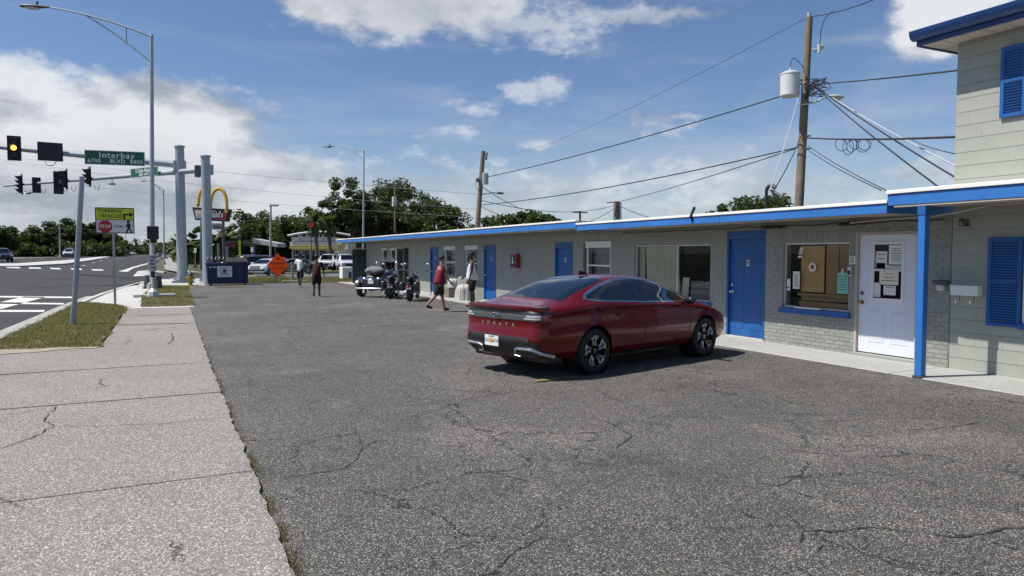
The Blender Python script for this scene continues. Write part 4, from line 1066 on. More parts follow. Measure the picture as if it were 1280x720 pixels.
p = on_line(A2, B2, 140); t = empty('camera', p, 'small camera hanging under the lower mast arm', 'camera'); b = MB(); b.cyl(p-V((0, 0, .1)), p-V((0, 0, .4)), .03); b.box(p-V((0, 0, .45)), (.4, .16, .14), None, .02); b.build('body', 'galv', t)
# leaning bare pole
p = G(91, 407); d = (p-V((0, 0, EYE))).dot(_F); q = D(102.5, 222, d)
t = empty('leaning_pole', p, 'bare grey metal pole leaning in the grass by the kerb', 'pole')
b = MB(); ax = (q-p).normalized(); r, u, nn = frame(toC(p)); rr = .045
b.cyl(p-V((0, 0, .1)), q, .062, .062, 8)
b.build('shaft', 'steel', t, smooth=False)
b = MB(); b.cyl(q, q+ax*.02, .065, .06, 8); b.build('cap', 'dark_steel', t)
b = MB(); b.cyl(p-V((0, 0, .1)), p+ax*.5, .075, .07, 8); b.build('sleeve', 'steel', t)
# turning vehicles sign
p = G(144, 380); d = (p-V((0, 0, EYE))).dot(_F); q = D(144, 262, d)
t = empty('traffic_sign', p, 'yellow and white sign telling turning vehicles to stop for pedestrians', 'road sign')
b = MB(); b.bx(p.x-.04, p.x+.04, p.y-.02, p.y+.02, -.1, q.z-.1); b.build('post', 'steel', t)
tl, br = D(123.5, 260, d), D(165.5, 292, d); n = toC(p); n = (n+V((-.12, 0, 0))).normalized(); r, u, nn = frame(n); rot = Matrix((r, u, nn)).transposed()
c = (tl+br)/2; c = c+nn*((p-c).dot(nn)+.05); wdt = (br-tl).dot(_R)*1.02; hh = tl.z-br.z; hy = hh*.465
b = MB(); panel(b, c+u*(hh/2-hy/2), n, wdt, hy, .008); b.build('yellow_panel', 'sign_yellow', t)
b = MB(); panel(b, c-u*(hy/2), n, wdt, hh-hy, .008); b.build('white_panel', 'sign_white', t)
b = MB()
for q_, d_ in ((u*(hh/2-.02), (wdt, .03, .006)), (-u*(hh/2-.02), (wdt, .03, .006)), (r*(wdt/2-.015), (.03, hh, .006)), (-r*(wdt/2-.015), (.03, hh, .006)), (u*(hh/2-hy), (wdt, .02, .006))): b.box(c+q_+nn*.006, d_, rot)
b.build('border', 'sign_black', t)
f = nn*.006
text('TURNING', .165, 'sign_black', t, c-r*wdt*.13+u*(hh*.36)+f, n, ext=.002, bold=.003, sx=1.05)
text('VEHICLES', .165, 'sign_black', t, c-r*wdt*.10+u*(hh*.17)+f, n, ext=.002, bold=.003, sx=1.05)
b = MB(); ac = c+r*wdt*.33+u*hh*.24+f*1.6
for q_, d_ in ((r*-.11-u*.07, (.055, .2, .004)), (r*-.01, (.22, .055, .004))): b.box(ac+q_, d_, rot)
b.prism([ac+r*.06+u*.09, ac+r*.06-u*.09, ac+r*.19], nn*.004); b.build('arrow', 'sign_black', t)
oc = c-r*wdt*.25-u*hh*.235+f*1.4
b = MB(); b.prism([oc+r*(.235*math.cos(rad(22.5+45*k)))+u*(.235*math.sin(rad(22.5+45*k))) for k in range(8)], nn*.004); b.build('stop_octagon', 'sign_red', t)
text('STOP', .155, 'reflective', t, oc+nn*.007, n, ext=.002, bold=.003)
text('FOR', .135, 'sign_black', t, c+r*wdt*.09-u*hh*.235+f, n, ext=.002, bold=.002)
b = MB(); wc = c+r*wdt*.345-u*hh*.235+f*1.6
def limb(a, c_, w0): 
    a, c_ = V((a[0], a[1], 0)), V((c_[0], c_[1], 0)); dd = (c_-a).normalized(); s_ = V((-dd.y, dd.x, 0))*w0
    b.prism([wc+r*q.x+u*q.y for q in (a+s_, a-s_, c_-s_, c_+s_)], nn*.004)
limb((0, .12), (.01, -.04), .045); limb((.01, -.03), (-.07, -.22), .026); limb((.0, -.03), (.07, -.12), .026); limb((.07, -.12), (.10, -.22), .022)
limb((0, .1), (-.09, .0), .02); limb((0, .1), (.09, .03), .02); b.cyl(wc+u*.185, wc+u*.185+nn*.004, .05, .05, 12); b.build('walking_figure', 'sign_black', t)
# pedestrian signal
p = G(191.5, 372); d = (p-V((0, 0, EYE))).dot(_F)
t = empty('pedestrian_signal', p, 'pedestrian signal on a short pale pole in the small grass plot', 'pedestrian signal')
zt = D(191.5, 292, d).z
b = MB(); b.cyl(p+V((0, 0, .3)), (p.x, p.y, zt), .055, .055, 12); b.build('pole', 'alu_frame', t, smooth=True)
b = MB(); b.lathe([(.0, 0), (.24, 0), (.24, .1), (.2, .26), (.11, .34), (.075, .38), (0, .38)], p, 8); b.build('base', 'alu_frame', t)
b = MB(); hc = D(191.5, 291, d); b.bx(hc.x-.23, hc.x+.21, p.y-.28, p.y+.1, hc.z-.28, hc.z+.27, .03); b.build('signal_head', 'signal_black', t)
b = MB(); b.bx(hc.x-.19, hc.x+.17, p.y-.40, p.y-.28, hc.z-.24, hc.z+.25, .01); b.build('visor', 'signal_black', t)
b = MB(); b.bx(hc.x-.12, hc.x+.14, p.y-.12, p.y+.12, hc.z-.42, hc.z-.28, .02); b.build('mount', 'signal_black', t)
pc = D(194, 326, d); b = MB(); b.bx(p.x-.16, p.x+.16, p.y-.09, p.y-.06, pc.z-.42, pc.z+.25, .006); b.build('button_sign', 'sign_grey', t)
b = MB(); b.bx(p.x-.07, p.x+.09, p.y-.16, p.y-.05, pc.z-.68, pc.z-.42, .02); b.build('push_button', 'signal_black', t)
for k in range(4): b = MB(); b.box((p.x-.02+R_.uniform(-.08, .08), p.y-.094, pc.z+.15-.14*k), (.18-.03*(k % 2), .004, .05)); b.build('button_print', 'print', t)
# grey drum at foot of the tall light
for k, (xx, lab) in enumerate(((184.7, 'left dark drum at the foot of the tallest light pole'), (198, 'right dark drum at the foot of the tallest light pole'))):
    q = G(xx, 360.5); t = empty('traffic_drum', q, lab, 'drum'); b = MB(); b.lathe([(0, 0), (.19, 0), (.18, .35), (.165, .36), (.16, .66), (.1, .7), (0, .7)], q, 12); b.build('body', 'dark_steel', t, smooth=True)
    b = MB(); b.lathe([(.245, 0), (.245, .06), (.16, .06)], q, 12); b.build('foot', 'rubber', t)
# hydrant
p = G(238, 357); t = empty('fire_hydrant', p, 'yellow fire hydrant with a dark bonnet beside the dumpster', 'hydrant')
b = MB(); b.lathe([(0, -.05), (.17, -.05), (.17, .03), (.12, .05), (.12, .48), (.16, .5), (.16, .55), (0, .55)], p, 14); b.build('barrel', 'hydrant_yellow', t, smooth=True)
b = MB(); b.lathe([(.15, .55), (.14, .64), (.09, .72), (.04, .75), (.04, .82), (0, .82)], p, 14); b.build('bonnet', 'dark_steel', t, smooth=True)
for s in (-1, 1): b = MB(); b.cyl(p+V((0, 0, .4)), p+V((s*.2, -.02, .4)), .065, .06, 10); b.cyl(p+V((s*.2, -.02, .4)), p+V((s*.23, -.02, .4)), .08, .08, 8); b.build('nozzle', 'hydrant_yellow', t, smooth=True)
b = MB(); b.cyl(p+V((0, 0, .32)), p+V((0, -.2, .32)), .085, .08, 10); b.cyl(p+V((0, -.2, .32)), p+V((0, -.23, .32)), .1, .1, 8); b.build('pumper_nozzle', 'hydrant_yellow', t, smooth=True)
# dumpster
pL, pR = G(259, 357.5), G(309.5, 357); x0, x1 = pL.x, pL.x+2.2; yF = pL.y-.0; zt = 1.28
t = empty('dumpster', ((x0+x1)/2, yF+.7, gz(x0, yF)), 'dark blue dumpster with a white label and a black lid', 'dumpster'); zb = gz(x0, yF)
b = MB(); b.prism([(x0+.04, yF+.08, zb+.12), (x1-.04, yF+.08, zb+.12), (x1, yF, zb+zt), (x0, yF, zb+zt)], (0, 1.35, 0)); b.build('bin', 'dumpster_blue', t)
b = MB(); b.bx(x0-.05, x1+.05, yF-.06, yF+.02, zb+zt-.10, zb+zt, .01); b.bx(x0-.05, x0+.03, yF+.02, yF+1.42, zb+zt-.10, zb+zt); b.bx(x1-.03, x1+.05, yF+.02, yF+1.42, zb+zt-.10, zb+zt); b.build('rim', 'dumpster_blue', t)
for k in range(4): b = MB(); b.prism([(x0+.25+.56*k, yF-.015, zb+.2), (x0+.31+.56*k, yF-.015, zb+.2), (x0+.31+.56*k, yF-.045, zb+zt-.1), (x0+.25+.56*k, yF-.045, zb+zt-.1)], (0, .07, 0)); b.build('rib', 'dumpster_blue', t)
b = MB(); b.bx(x0+1.0, x1+.02, yF-.08, yF+1.45, zb+zt+.02, zb+zt+.09, .02); b.prism([(x0+1.0, yF+.1, zb+zt+.09), (x1, yF+.1, zb+zt+.09), (x1-.12, yF+.4, zb+zt+.30), (x0+1.2, yF+.4, zb+zt+.30)], (0, .8, 0)); b.build('lid', 'black_plastic', t)
for k in range(5): b = MB(); b.tube([(x0+.05+.2*k, yF+.05, zb+zt), (x0+.05+.2*k, yF-.02, zb+zt+.22), (x0+.09+.2*k, yF+.1, zb+zt+.34), (x0+.14+.2*k, yF+.25, zb+zt+.2), (x0+.16+.2*k, yF+.3, zb+zt)], .028, 6); b.build('lid_rod', 'dark_steel', t)
b = MB(); panel(b, (x0+.92, yF-.055, zb+.80), (0, -1, 0), .78, .62, .01); b.build('label_plate', 'sign_white', t)
b = MB(); [b.box((x0+.92+dx, yF-.063, zb+.80+dz), (w_, .004, .035)) for dx, dz, w_ in ((0, .2, .4), (-.25, .08, .12), (.25, .08, .12), (0, -.1, .45), (0, -.2, .5))]; b.build('label_print', 'print', t)
b = MB(); b.cyl((x0+.92, yF-.060, zb+.83), (x0+.92, yF-.066, zb+.83), .11, .11, 14); b.build('label_emblem', 'sign_green', t)
b = MB(); b.bx(x0+.12, x0+.5, yF-.03, yF-.01, zb+1.0, zb+1.1); b.build('tag_strip', 'sign_grey', t)
for xx in (x0+.2, x1-.2): b = MB(); b.cyl((xx-.05, yF+.2, zb+.07), (xx+.05, yF+.2, zb+.07), .08, .08, 10); b.build('caster', 'rubber', t)
# orange work sign
p = G(347, 351); d = (p-V((0, 0, EYE))).dot(_F); c = D(347.3, 331.5, d); t = empty('work_sign', p, 'orange diamond warning sign on a wooden post in the grass', 'road sign')
n = (toC(p)).normalized(); r, u, nn = frame(n); s_ = 13.2*d/900
b = MB(); b.prism([c+r*s_, c+u*s_*1.15, c-r*s_, c-u*s_*1.15], nn*.02); b.build('panel', 'sign_orange', t)
b = MB(); [b.prism([c+nn*.022+q*s_*.93, c+nn*.022+w_*s_*.93, c+nn*.022+w_*s_*.89, c+nn*.022+q*s_*.89], nn*.003) for q, w_ in ((r, u*1.15), (u*1.15, -r), (-r, -u*1.15), (-u*1.15, r))]; b.build('border', 'sign_black', t)
text('BE', .24, 'sign_black', t, c+u*.42+nn*.022, n, ext=.003, bold=.004); text('PREPARED', .24, 'sign_black', t, c+u*.11+nn*.022, n, ext=.003, bold=.004, sx=.85); text('TO STOP', .24, 'sign_black', t, c-u*.2+nn*.022, n, ext=.003, bold=.004, sx=.9)
b = MB(); q = D(344, 331, d+.15); b.bx(q.x-.06, q.x+.06, q.y, q.y+.08, -.1, c.z); b.build('post', 'concrete', t)
q = G(365.5, 351); t = empty('marker_post', q, 'short pale wooden post right of the orange sign', 'post'); b = MB(); b.bx(q.x-.075, q.x+.075, q.y-.07, q.y+.07, -.05, D(365.5, 328, d).z, .01); b.build('stake', 'concrete', t)
b = MB(); b.bx(q.x-.09, q.x+.09, q.y-.085, q.y-.07, .9, 1.05); b.build('plate', 'sign_grey', t)
# concrete wheel stops near the men
q = G(368, 353); o = MB(); o.box(q+V((.0, 0, .06)), (1.5, .2, .13), None, .03); tag(o.build('wheel_stop', 'kerb_concrete', None), 'pale concrete wheel stop at the back edge of the lot', 'wheel stop')

# restaurant pole sign with golden arches
b_ = D(257, 330, 82); b_.z = 0; t = empty('arch_sign', b_, 'tall roadside sign with two yellow arches over a dark board', 'sign'); dA = 82
def dp_(x, y, o=0.): return D(x, y, dA+o)
r, u = _R, V((0, 0, 1)); nn = V((-_F.x, -_F.y, 0)).normalized()
for (xa, xm, xb) in ((247.5, 254.5, 262.5), (263, 273, 283.5)):
    b = MB(); pts = []
    for k in range(17):
        a = math.pi*k/16; xx = (xa+xb)/2-(xb-xa)/2*math.cos(a)*(1); yy = 266-30*(math.sin(a)**.62 if math.sin(a) > 0 else 0); pts.append(dp_(xx, yy))
    b.tube(pts, .20, 8); b.build('arch', 'arch_yellow', t, smooth=True)
b = MB(); b.prism([dp_(240, 259), dp_(288, 261.5), dp_(284.5, 277), dp_(244, 275)], -nn*.6); b.build('board', 'sign_black', t)
b = MB(); b.prism([dp_(243, 262, -.05), dp_(270, 263, -.05), dp_(262, 274.5, -.05), dp_(245.5, 273.5, -.05)], nn*.02); b.build('grey_panel', 'sign_grey', t)
b = MB(); b.prism([dp_(267, 271, -.05), dp_(285, 262.5, -.05), dp_(282.5, 275.5, -.05), dp_(264, 275, -.05)], nn*.03); b.build('maroon_panel', 'maroon', t)
text("McDonald's", .95, 'reflective', t, dp_(262, 268.5, -.12), nn, ext=.01, bold=.006, sx=.68)
b = MB(); b.cyl(b_+r*-.5, dp_(252, 276), .16); b.build('pole', 'dark_steel', t); b = MB(); pq = dp_(279, 276); b.cyl((pq.x, pq.y, 0), pq, .16); b.build('pole', 'dark_steel', t)
b = MB(); b.prism([dp_(264, 279), dp_(277.5, 279.3), dp_(277.5, 287), dp_(264, 286.8)], nn*.1); b.build('price_board', 'bundle_grey', t)
b = MB(); [b.prism([dp_(266, y, -.12), dp_(275, y, -.12), dp_(275, y+1.1, -.12), dp_(266, y+1.1, -.12)], nn*.02) for y in (281, 283.6)]; b.build('board_lines', 'print', t)

# thin white posts / signs beyond the dumpster
for x, yt, yb, w_, lab in ((273, 304, 324, .10, 'pale thin post left of the pair behind the dumpster'), (284, 308, 324, .10, 'pale thin post second behind the dumpster'), (300, 300, 322, .09, 'slim yellowish post behind the black dumpster lid')):
    q = D(x, yb, 70); t = empty('marker_post', (q.x, q.y, 0), lab, 'post'); tp = D(x, yt, 70)
    b = MB(); b.bx(q.x-w_, q.x+w_, q.y-.05, q.y+.05, 0, tp.z); b.build('stake', 'concrete' if x < 290 else 'sign_yellow', t)
for x, y, w_, h, lab in ((315, 312, 3.2, 6, 'small white parking sign in front of the dark hedge'), (244, 313, 3, 6, 'small white sign on the grass beside the thick columns')):
    q = D(x, y, 78); t = empty('small_sign', (q.x, q.y, 0), lab, 'sign'); b = MB(); panel(b, q, nn, w_*78/900, h*78/900, .03); b.build('plate', 'white_paint', t); b = MB(); b.cyl((q.x, q.y+.04, 0), (q.x, q.y+.04, q.z), .03); b.build('post', 'steel', t)
q = D(357, 303, 80); t = empty('small_sign', (q.x, q.y, 0), 'small red sign in front of the restaurant end wall', 'sign')
q = D(389, 281, 76); t.location = (q.x, q.y, 0); t['label'] = 'small red sign high among the palms by the restaurant'
b = MB(); panel(b, q, nn, .55, .5, .05); b.build('plate', 'sign_red', t); b = MB(); b.cyl((q.x, q.y+.05, 0), (q.x, q.y+.05, q.z), .05); b.build('post', 'dark_steel', t)
# dark barrier canopy structure
t = empty('drive_canopy', D(312, 330, 84)*1., 'dark drive through canopy with a sloping pale roof edge', 'canopy'); t.location.z = 0
b = MB(); b.prism([dp_(278, 301, 2), dp_(318, 304, 2), dp_(318, 306.5, 2), dp_(278, 303.5, 2)], -nn*2); b.build('beam', 'sign_black', t)
b = MB(); b.prism([dp_(281, 303, 1), dp_(290, 303, 1), dp_(290, 309, 1), dp_(281, 309, 1)], -nn*1); b.build('hanging_box', 'maroon', t)
b = MB(); b.prism([dp_(315, 298, 1), dp_(347, 304, 1), dp_(347, 309, 1), dp_(316, 304, 1)], -nn*3); b.build('roof_edge', 'sign_grey', t)
for x in (318, 344): pq = dp_(x, 305, 1.5); b = MB(); b.cyl((pq.x, pq.y, 0), pq, .1); b.build('post', 'dark_steel', t)

# restaurant ------------------------------------------------------------
def rest_x(o): return o
B0 = D(364, 345, 92); B1_ = D(442, 345, 92); ax = (B1_-B0); ax.z = 0; Lr = ax.length; ax.normalize(); bk = V((-ax.y, ax.x, 0))
if bk.dot(_F) < 0: bk = -bk
B0.z = 0; t = empty('restaurant', B0+ax*(Lr/2), 'cream fast food restaurant with a yellow band, curved roof trim and letters', 'building')
zy = lambda y: D(400, y, 92).z
def rb(name, m, u0, u1, z0, z1, d0=0., d1=6., par=t, bev=0):
    b = MB(); a = B0+ax*(u0*Lr); c_ = B0+ax*(u1*Lr)
    b.prism([a+bk*d0+V((0, 0, z0)), c_+bk*d0+V((0, 0, z0)), c_+bk*d0+V((0, 0, z1)), a+bk*d0+V((0, 0, z1))], bk*(d1-d0)); return b.build(name, m, par)
rb('wall', 'cream', .02, .70, 0, zy(297)); rb('end_wall', 'cream', .70, .88, 0, zy(302.5), -.3, 6)
rb('roof', 'sign_grey', .03, .72, zy(302), zy(296.5), -.15, -.005)
rb('yellow_band', 'banner_yellow', .0, .70, zy(311), zy(308.3), -.5, -.01)
rb('cream_band', 'cream', .0, .70, zy(307.5), zy(302.2), -.35, -.01)
for k, (a, c_) in enumerate(((.03, .16), (.18, .30), (.32, .44), (.46, .58), (.60, .69))): wn_ = rb('window', 'dark_glass', a, c_, .9, zy(313), -.03, .0); rb('window_frame', 'white_paint', a, c_, .82, .9, -.06, -.0)
b = MB(); n_ = 14; pts = []
for k in range(n_+1):
    s = k/n_; pts.append(B0+ax*((-.03+s*1.0)*Lr)+bk*-.4+V((0, 0, zy(297.5-7.5*math.sin(math.pi*(.12+.74*s))))))
b.tube(pts, .16, 6); b.build('roof_trim', 'sign_grey', t, smooth=True)
for s in (.03, .2, .4, .6, .72): b = MB(); b.cyl(B0+ax*(s*Lr)+bk*-.3+V((0, 0, zy(301))), B0+ax*(s*Lr)+bk*-.38+V((0, 0, zy(294.5))), .05); b.build('roof_strut', 'sign_grey', t)
text("McDonald's", 1.05, 'white_paint', t, B0+ax*(.36*Lr)-bk*.42+V((0, 0, zy(297.8))), -bk, ext=.04, bold=.015, sx=.72)
b = MB()
for (a, c_) in ((.765, .80), (.80, .835)):
    b.tube([B0+ax*((a+c_)/2*Lr-(c_-a)/2*Lr*math.cos(math.pi*k/12))-bk*.36+V((0, 0, zy(312)+(zy(304.6)-zy(312))*(math.sin(math.pi*k/12)**.6 if 0 < k < 12 else 0))) for k in range(13)], .10, 6)
b.build('arches_logo', 'hydrant_yellow', t)
# green fence panel at the end of the wing and the white utility box
t = empty('fence_panel', (10.5, 44.2, -.05), 'tall dark green wooden fence panel at the far end of the motel', 'fence')
p0, p1 = PY(440.5, 330, 44.0), PY(462, 330, 44.0)
for k in range(6):
    xa = p0.x+(p1.x-p0.x)*k/6; xb = p0.x+(p1.x-p0.x)*(k+1)/6; b = MB(); b.bx(xa+.006, xb-.006, 44.0, 44.035+.008*(k % 2), -.05, 2.06+.012*(k % 3)); b.build('board', 'fence_green', t)
b = MB(); b.bx(p0.x, p1.x, 44.05, 44.11, .4, .5); b.bx(p0.x, p1.x, 44.05, 44.11, 1.6, 1.7); b.build('rail', 'fence_green', t)
b = MB(); b.bx(p1.x, p1.x+.12, 43.96, 44.1, -.05, 2.1); b.build('fence_post', 'dark_steel', t)
q = G(434, 349); t = empty('utility_box', (q.x, q.y, gz(q.x, q.y)), 'white utility box on the grass beside the dark green fence', 'utility box')
s_ = (q-V((0, 0, EYE))).dot(_F)/900
b = MB(); b.bx(q.x-6*s_, q.x+7*s_, q.y, q.y+1, -.05, 14*s_, .03); b.build('cabinet', 'white_paint', t); b = MB(); b.bx(q.x+2*s_, q.x+5.5*s_, q.y-.03, q.y-.0, -.04, 8*s_); b.build('door', 'dark_steel', t)

# utility poles -------------------------------------------------------------
def upole(base, top, r0, r1, label):
    t = empty('utility_pole', base, label, 'utility pole', 'wooden utility poles behind the motel'); b = MB()
    b.cyl(base, top, r0, r1, 12); b.build('pole', 'pole_wood', t, smooth=True); return t
UA = D(1000, 200, 24); 
tA = D(1011.5, 22, 24); bA = D(999, 250, 24); dirA = (tA-bA)/(tA.z-bA.z); gA = bA-dirA*bA.z
pa = upole(gA, tA, .165, .115, 'weathered utility pole with a white transformer behind the near roof')
b = MB(); b.cyl(tA, tA+V((0, 0, .16)), .05, .07, 10); b.build('insulator', 'ceramic', pa, smooth=True)
c = D(987.5, 106, 23.6); b = MB(); rr = 11.6*23.6/900; hh = 29*23.6/900
b.lathe([(0, -hh/2), (rr*.9, -hh/2), (rr, -hh/2+.03), (rr, hh/2-.06), (rr*1.04, hh/2-.06), (rr*1.04, hh/2-.02), (rr*.6, hh/2+.05), (0, hh/2+.06)], c, 24)
tr = b.build('transformer', 'transformer', pa, smooth=True)
b = MB(); q = c+V((0, 0, hh/2)); b.cyl(q, q+V((0, 0, .18)), .05, .03, 8); b.build('bushing', 'ceramic', tr)
b = MB(); pp = D(1001, 106, 24); b.box((pp+c)/2+V((.1, .1, .2)), (.5, .1, .08)); b.build('hanger', 'galv', tr)
b = MB(); b.tube([q+V((0, 0, .15)), q+V((.05, 0, .42)), q+V((.3, .05, .5)), D(1007, 88, 24)], .012, 5, sm=5); b.build('jumper', 'wire', tr)
b = MB(); q = D(1024, 60, 23.8); b.cyl(D(1009, 64, 24), q, .025); b.cyl(q-V((0, 0, .16)), q+V((0, 0, .12)), .06, .06, 10); b.ball(q+V((.08, 0, .05)), .1, 8); b.build('cutout_fuse', 'ceramic', pa)
b = MB(); b.tube([D(1041, 14, 23), D(1031, 24, 23.4), D(1026, 40, 23.7), D(1025, 54, 23.8), D(1019, 66, 23.9)], .012, 5, sm=4); b.build('jumper', 'wire', pa)
b = MB(); b.tube([D(1002, 131, 23.9), D(1018, 128, 23.4), D(1032, 121.5, 23.1)], .03, 6); b.build('lamp_arm', 'galv', pa)
b = MB(); q = D(1046, 121, 22.8); b.ball(q, .2, 10, (1.5, .8, .35)); b.ball(q-V((0, 0, .06)), .12, 10, (1.2, 1, .6)); b.build('lamp_head', 'alu_frame', pa, smooth=True)
b = MB(); [b.box(D(1003-.02*k, y, 24)+V((.1, 0, 0)), (.25, .3, .05)) for k, y in enumerate((104, 128, 170, 186))]; b.build('pole_band', 'galv', pa)
for k in range(14):
    x = R_.uniform(1012, 1036); y = R_.uniform(98, 122); b = MB(); b.tube([D(1006, R_.uniform(92, 125), 23.9), D(x, y, 23.4), D(x+R_.uniform(-8, 10), y+R_.uniform(-8, 8), 23.3), D(1008, R_.uniform(98, 128), 23.8)], .012, 5, sm=5); b.build('service_loop', 'wire', pa)
# pole B
gB = D(597, 310, 43); gB.z = 0; tB = D(604, 189, 43); gB = D(596.5, 286, 43); dirB = (tB-gB)/(tB.z-gB.z); gB = gB-dirB*gB.z
pb_ = upole(gB, tB, .17, .13, 'utility pole with a small grey transformer behind the far roof')
c = D(606.5, 223.5, 42.6); b = MB(); b.lathe([(0, -.32), (.19, -.32), (.2, .3), (.12, .36), (0, .36)], c, 14); b.build('transformer', 'galv', pb_, smooth=True)
b = MB(); b.cyl(D(604, 192, 43), D(609.5, 191, 42.8), .03); b.cyl(D(608.5, 191, 42.8), D(607.5, 200, 42.8), .06); b.build('cutout_fuse', 'dark_steel', pb_)
b = MB(); b.tube([D(602, 243, 43), D(616, 241, 42.7), D(622, 241, 42.5)], .03, 6); b.ball(D(625, 241.5, 42.4), .2, 8, (1.4, .8, .35)); b.build('lamp_arm', 'dark_steel', pb_)
b = MB(); b.ball(D(597, 225, 42.8), .14, 8); b.tube([D(597, 225, 42.8), D(594, 230, 42.8), D(596, 236, 42.8), D(599, 237, 42.9)], .02, 5); b.build('junction', 'dark_steel', pb_)
# pole C short thick stub, small pole D
gC = D(771, 310, 52); gC.z = 0; pc_ = upole(gC, D(771, 252, 52), .26, .24, 'short thick stub of a utility pole just above the roof joint')
for dx in (-.2, .02, .2): b = MB(); b.cyl((gC.x+dx, gC.y-.2, 3), (gC.x+dx, gC.y-.2, D(771, 253, 52).z), .04); b.build('conduit', 'dark_steel', pc_)
b = MB(); b.tube([D(770, 252, 51.7), D(765, 253, 51.7), D(758, 253.5, 51.7)], .04, 5); b.build('lamp_arm', 'dark_steel', pc_)
gD = D(725, 310, 62); gD.z = 0; pd_ = upole(gD, D(725, 264, 62), .11, .09, 'thin distant utility pole above the roof step')
b = MB(); b.box(D(725, 265.5, 62), (1.5, .1, .1)); b.build('crossarm', 'pole_wood', pd_)
gE = D(493.5, 300, 105); gE.z = 0; pe = upole(gE, D(494, 236, 105), .19, .14, 'grey utility pole standing against the big oak')
c = D(493, 252, 104.5); b = MB(); b.cyl(c-V((0, 0, .7)), c+V((0, 0, .7)), .35, .35, 10); b.build('transformer', 'transformer', pe)
# weatherhead on the near roof
p0 = PX(958, 262, 12.2); t = empty('service_mast', (p0.x, p0.y, 2.6), 'black service mast with curled wires standing on the near roof', 'service mast')
tp = PX(958, 237, 12.2); b = MB(); b.cyl((p0.x, p0.y, 2.6), tp, .035); b.tube([tp, tp+V((.03, -.05, .08)), tp+V((.05, -.12, .09)), tp+V((.06, -.2, .02))], .045, 6); b.build('mast', 'black', t)
for k in range(5): b = MB(); b.tube([tp+V((0, -.1, 0)), tp+V((R_.uniform(-.1, .1), -.15-R_.uniform(0, .25), -.1-.1*R_.random())), tp+V((R_.uniform(-.1, .1), -.35*R_.random()-.1, -.45*R_.random()-.1)), tp+V((0, -.08, -.25))], .012, 5, sm=5); b.build('drip_loop', 'wire', t)
p0 = PX(868, 274, 9.9); t = empty('roof_vent', (9.93, p0.y, 2.6), 'black dangling vent hook on the edge of the near roof', 'roof fitting'); b = MB(); b.tube([(9.84, p0.y, 2.50), (9.80, p0.y, 2.58), (9.86, p0.y, 2.70), (9.9, p0.y, 2.78)], .03, 6); b.build('strap', 'black', t)

# wires -----------------------------------------------------------------
GW = 'overhead wires'
def wire(a, b2, sag, r, label, m='wire', n=14):
    b = MB(); b.tube([a+(b2-a)*(i/n)-V((0, 0, sag*4*(i/n)*(1-i/n))) for i in range(n+1)], r, 5)
    o = b.build('overhead_wire', m, None, smooth=True); tag(o, label, 'wire', GW); return o
tAb = lambda y: bA+(tA-bA)*((y-250)/(22-250))
tBb = lambda y: D(596.5+(604-596.5)*(286-y)/(286-189), y, 43)
wire(c0 := D(974, 121, 23.5), D(610, 221, 42.6), .15, .022, 'thick black wire from the white transformer to the small grey transformer')
wire(D(998, 184, 23.8), tBb(256.5), .25, .022, 'thick black wire between the near pole and the pole behind the far roof')
wire(D(994, 186, 23.9), D(774, 252, 51.5), .1, .018, 'thinner wire running down to the thick stub pole')
wire(D(1009, 22, 24), D(612, 196, 120), 1.2, .009, 'faint high line running away from the top of the near pole')
wire(D(1012, 21, 24), D(1110, -8, 19), .1, .014, 'faint high line rising to the right from the pole top')
wire(D(1004, 106, 23.9), D(1201, 87.5, 11.7), .03, .016, 'dark service cable from the near pole to the upper corner of the block')
wire(D(1004, 172, 23.9), D(1199, 171, 11.75), .05, .022, 'bundled dark cable running level from the pole to the block')
for k, (a, e, m, lab) in enumerate(((( 1018, 107), (1196, 223), 'wire', 'upper of two dark cables sloping steeply from the near pole to the block'), ((1020, 110), (1172, 233), 'wire', 'lower of two dark cables sloping steeply from the near pole to the canopy'),
                                  ((1035, 118), (1198, 209), 'wire_pale', 'pale cable sloping from the near pole to the block'), ((1010, 182), (1112, 240), 'wire', 'upper of two thin lines dropping to the canopy corner'), ((1008, 186), (1102, 238), 'wire', 'lower of two thin lines dropping to the canopy corner'), ((1136, 172), (1198, 193), 'wire', 'short thin line from the bundled cable to the block'))):
    wire(D(*a, 23.5), D(*e, 11.8 if k < 3 or k == 5 else 12.5), .06, .016 if k < 3 else .010, lab, m)
for k in range(6):
    x = 1052+k*6+R_.uniform(-3, 3); w_ = R_.uniform(5, 10); h_ = R_.uniform(6, 10); a0 = R_.uniform(-.5, .5); b = MB(); b.tube([D(x+w_*math.sin(q)+3*a0*math.cos(q), 174+h_-h_*math.cos(q), 20.5-.02*k) for q in [math.pi*2*j/20 for j in range(21)]], .010, 5)
    if k == 0: lp_t = empty('cable_coil', D(1066, 190, 20.5), 'loops of spare cable hanging from the bundled dark cable', 'cable')
    b.build('loop', 'wire', lp_t)
wire(D(999, 117, 23.9), D(962, 238, 14.5), .1, .014, 'pale twisted service drop from the near pole to the roof mast', 'wire_pale')
wire(D(1001, 170, 23.9), D(966, 240, 14.5), .1, .013, 'dark service drop from the near pole to the roof mast')
wire(tBb(232), D(653, 262, 50), .1, .02, 'wire dropping right from the small grey transformer behind the trees')
wire(tBb(256), D(634, 271, 42), .1, .02, 'short wire dropping right from the pole behind the far roof')
wire(tBb(250), D(725, 264, 62), .3, .02, 'thin wire from the far roof pole to the distant thin pole')
wire(D(725, 264, 62), D(770, 256, 52), .1, .02, 'thin wire from the distant thin pole to the stub pole')
wire(D(771, 258, 52), D(738, 276, 52), .1, .02, 'short wire falling left from the stub pole')
wire(D(773, 257, 52), D(812, 272, 44), .05, .02, 'short wire falling right from the stub pole')
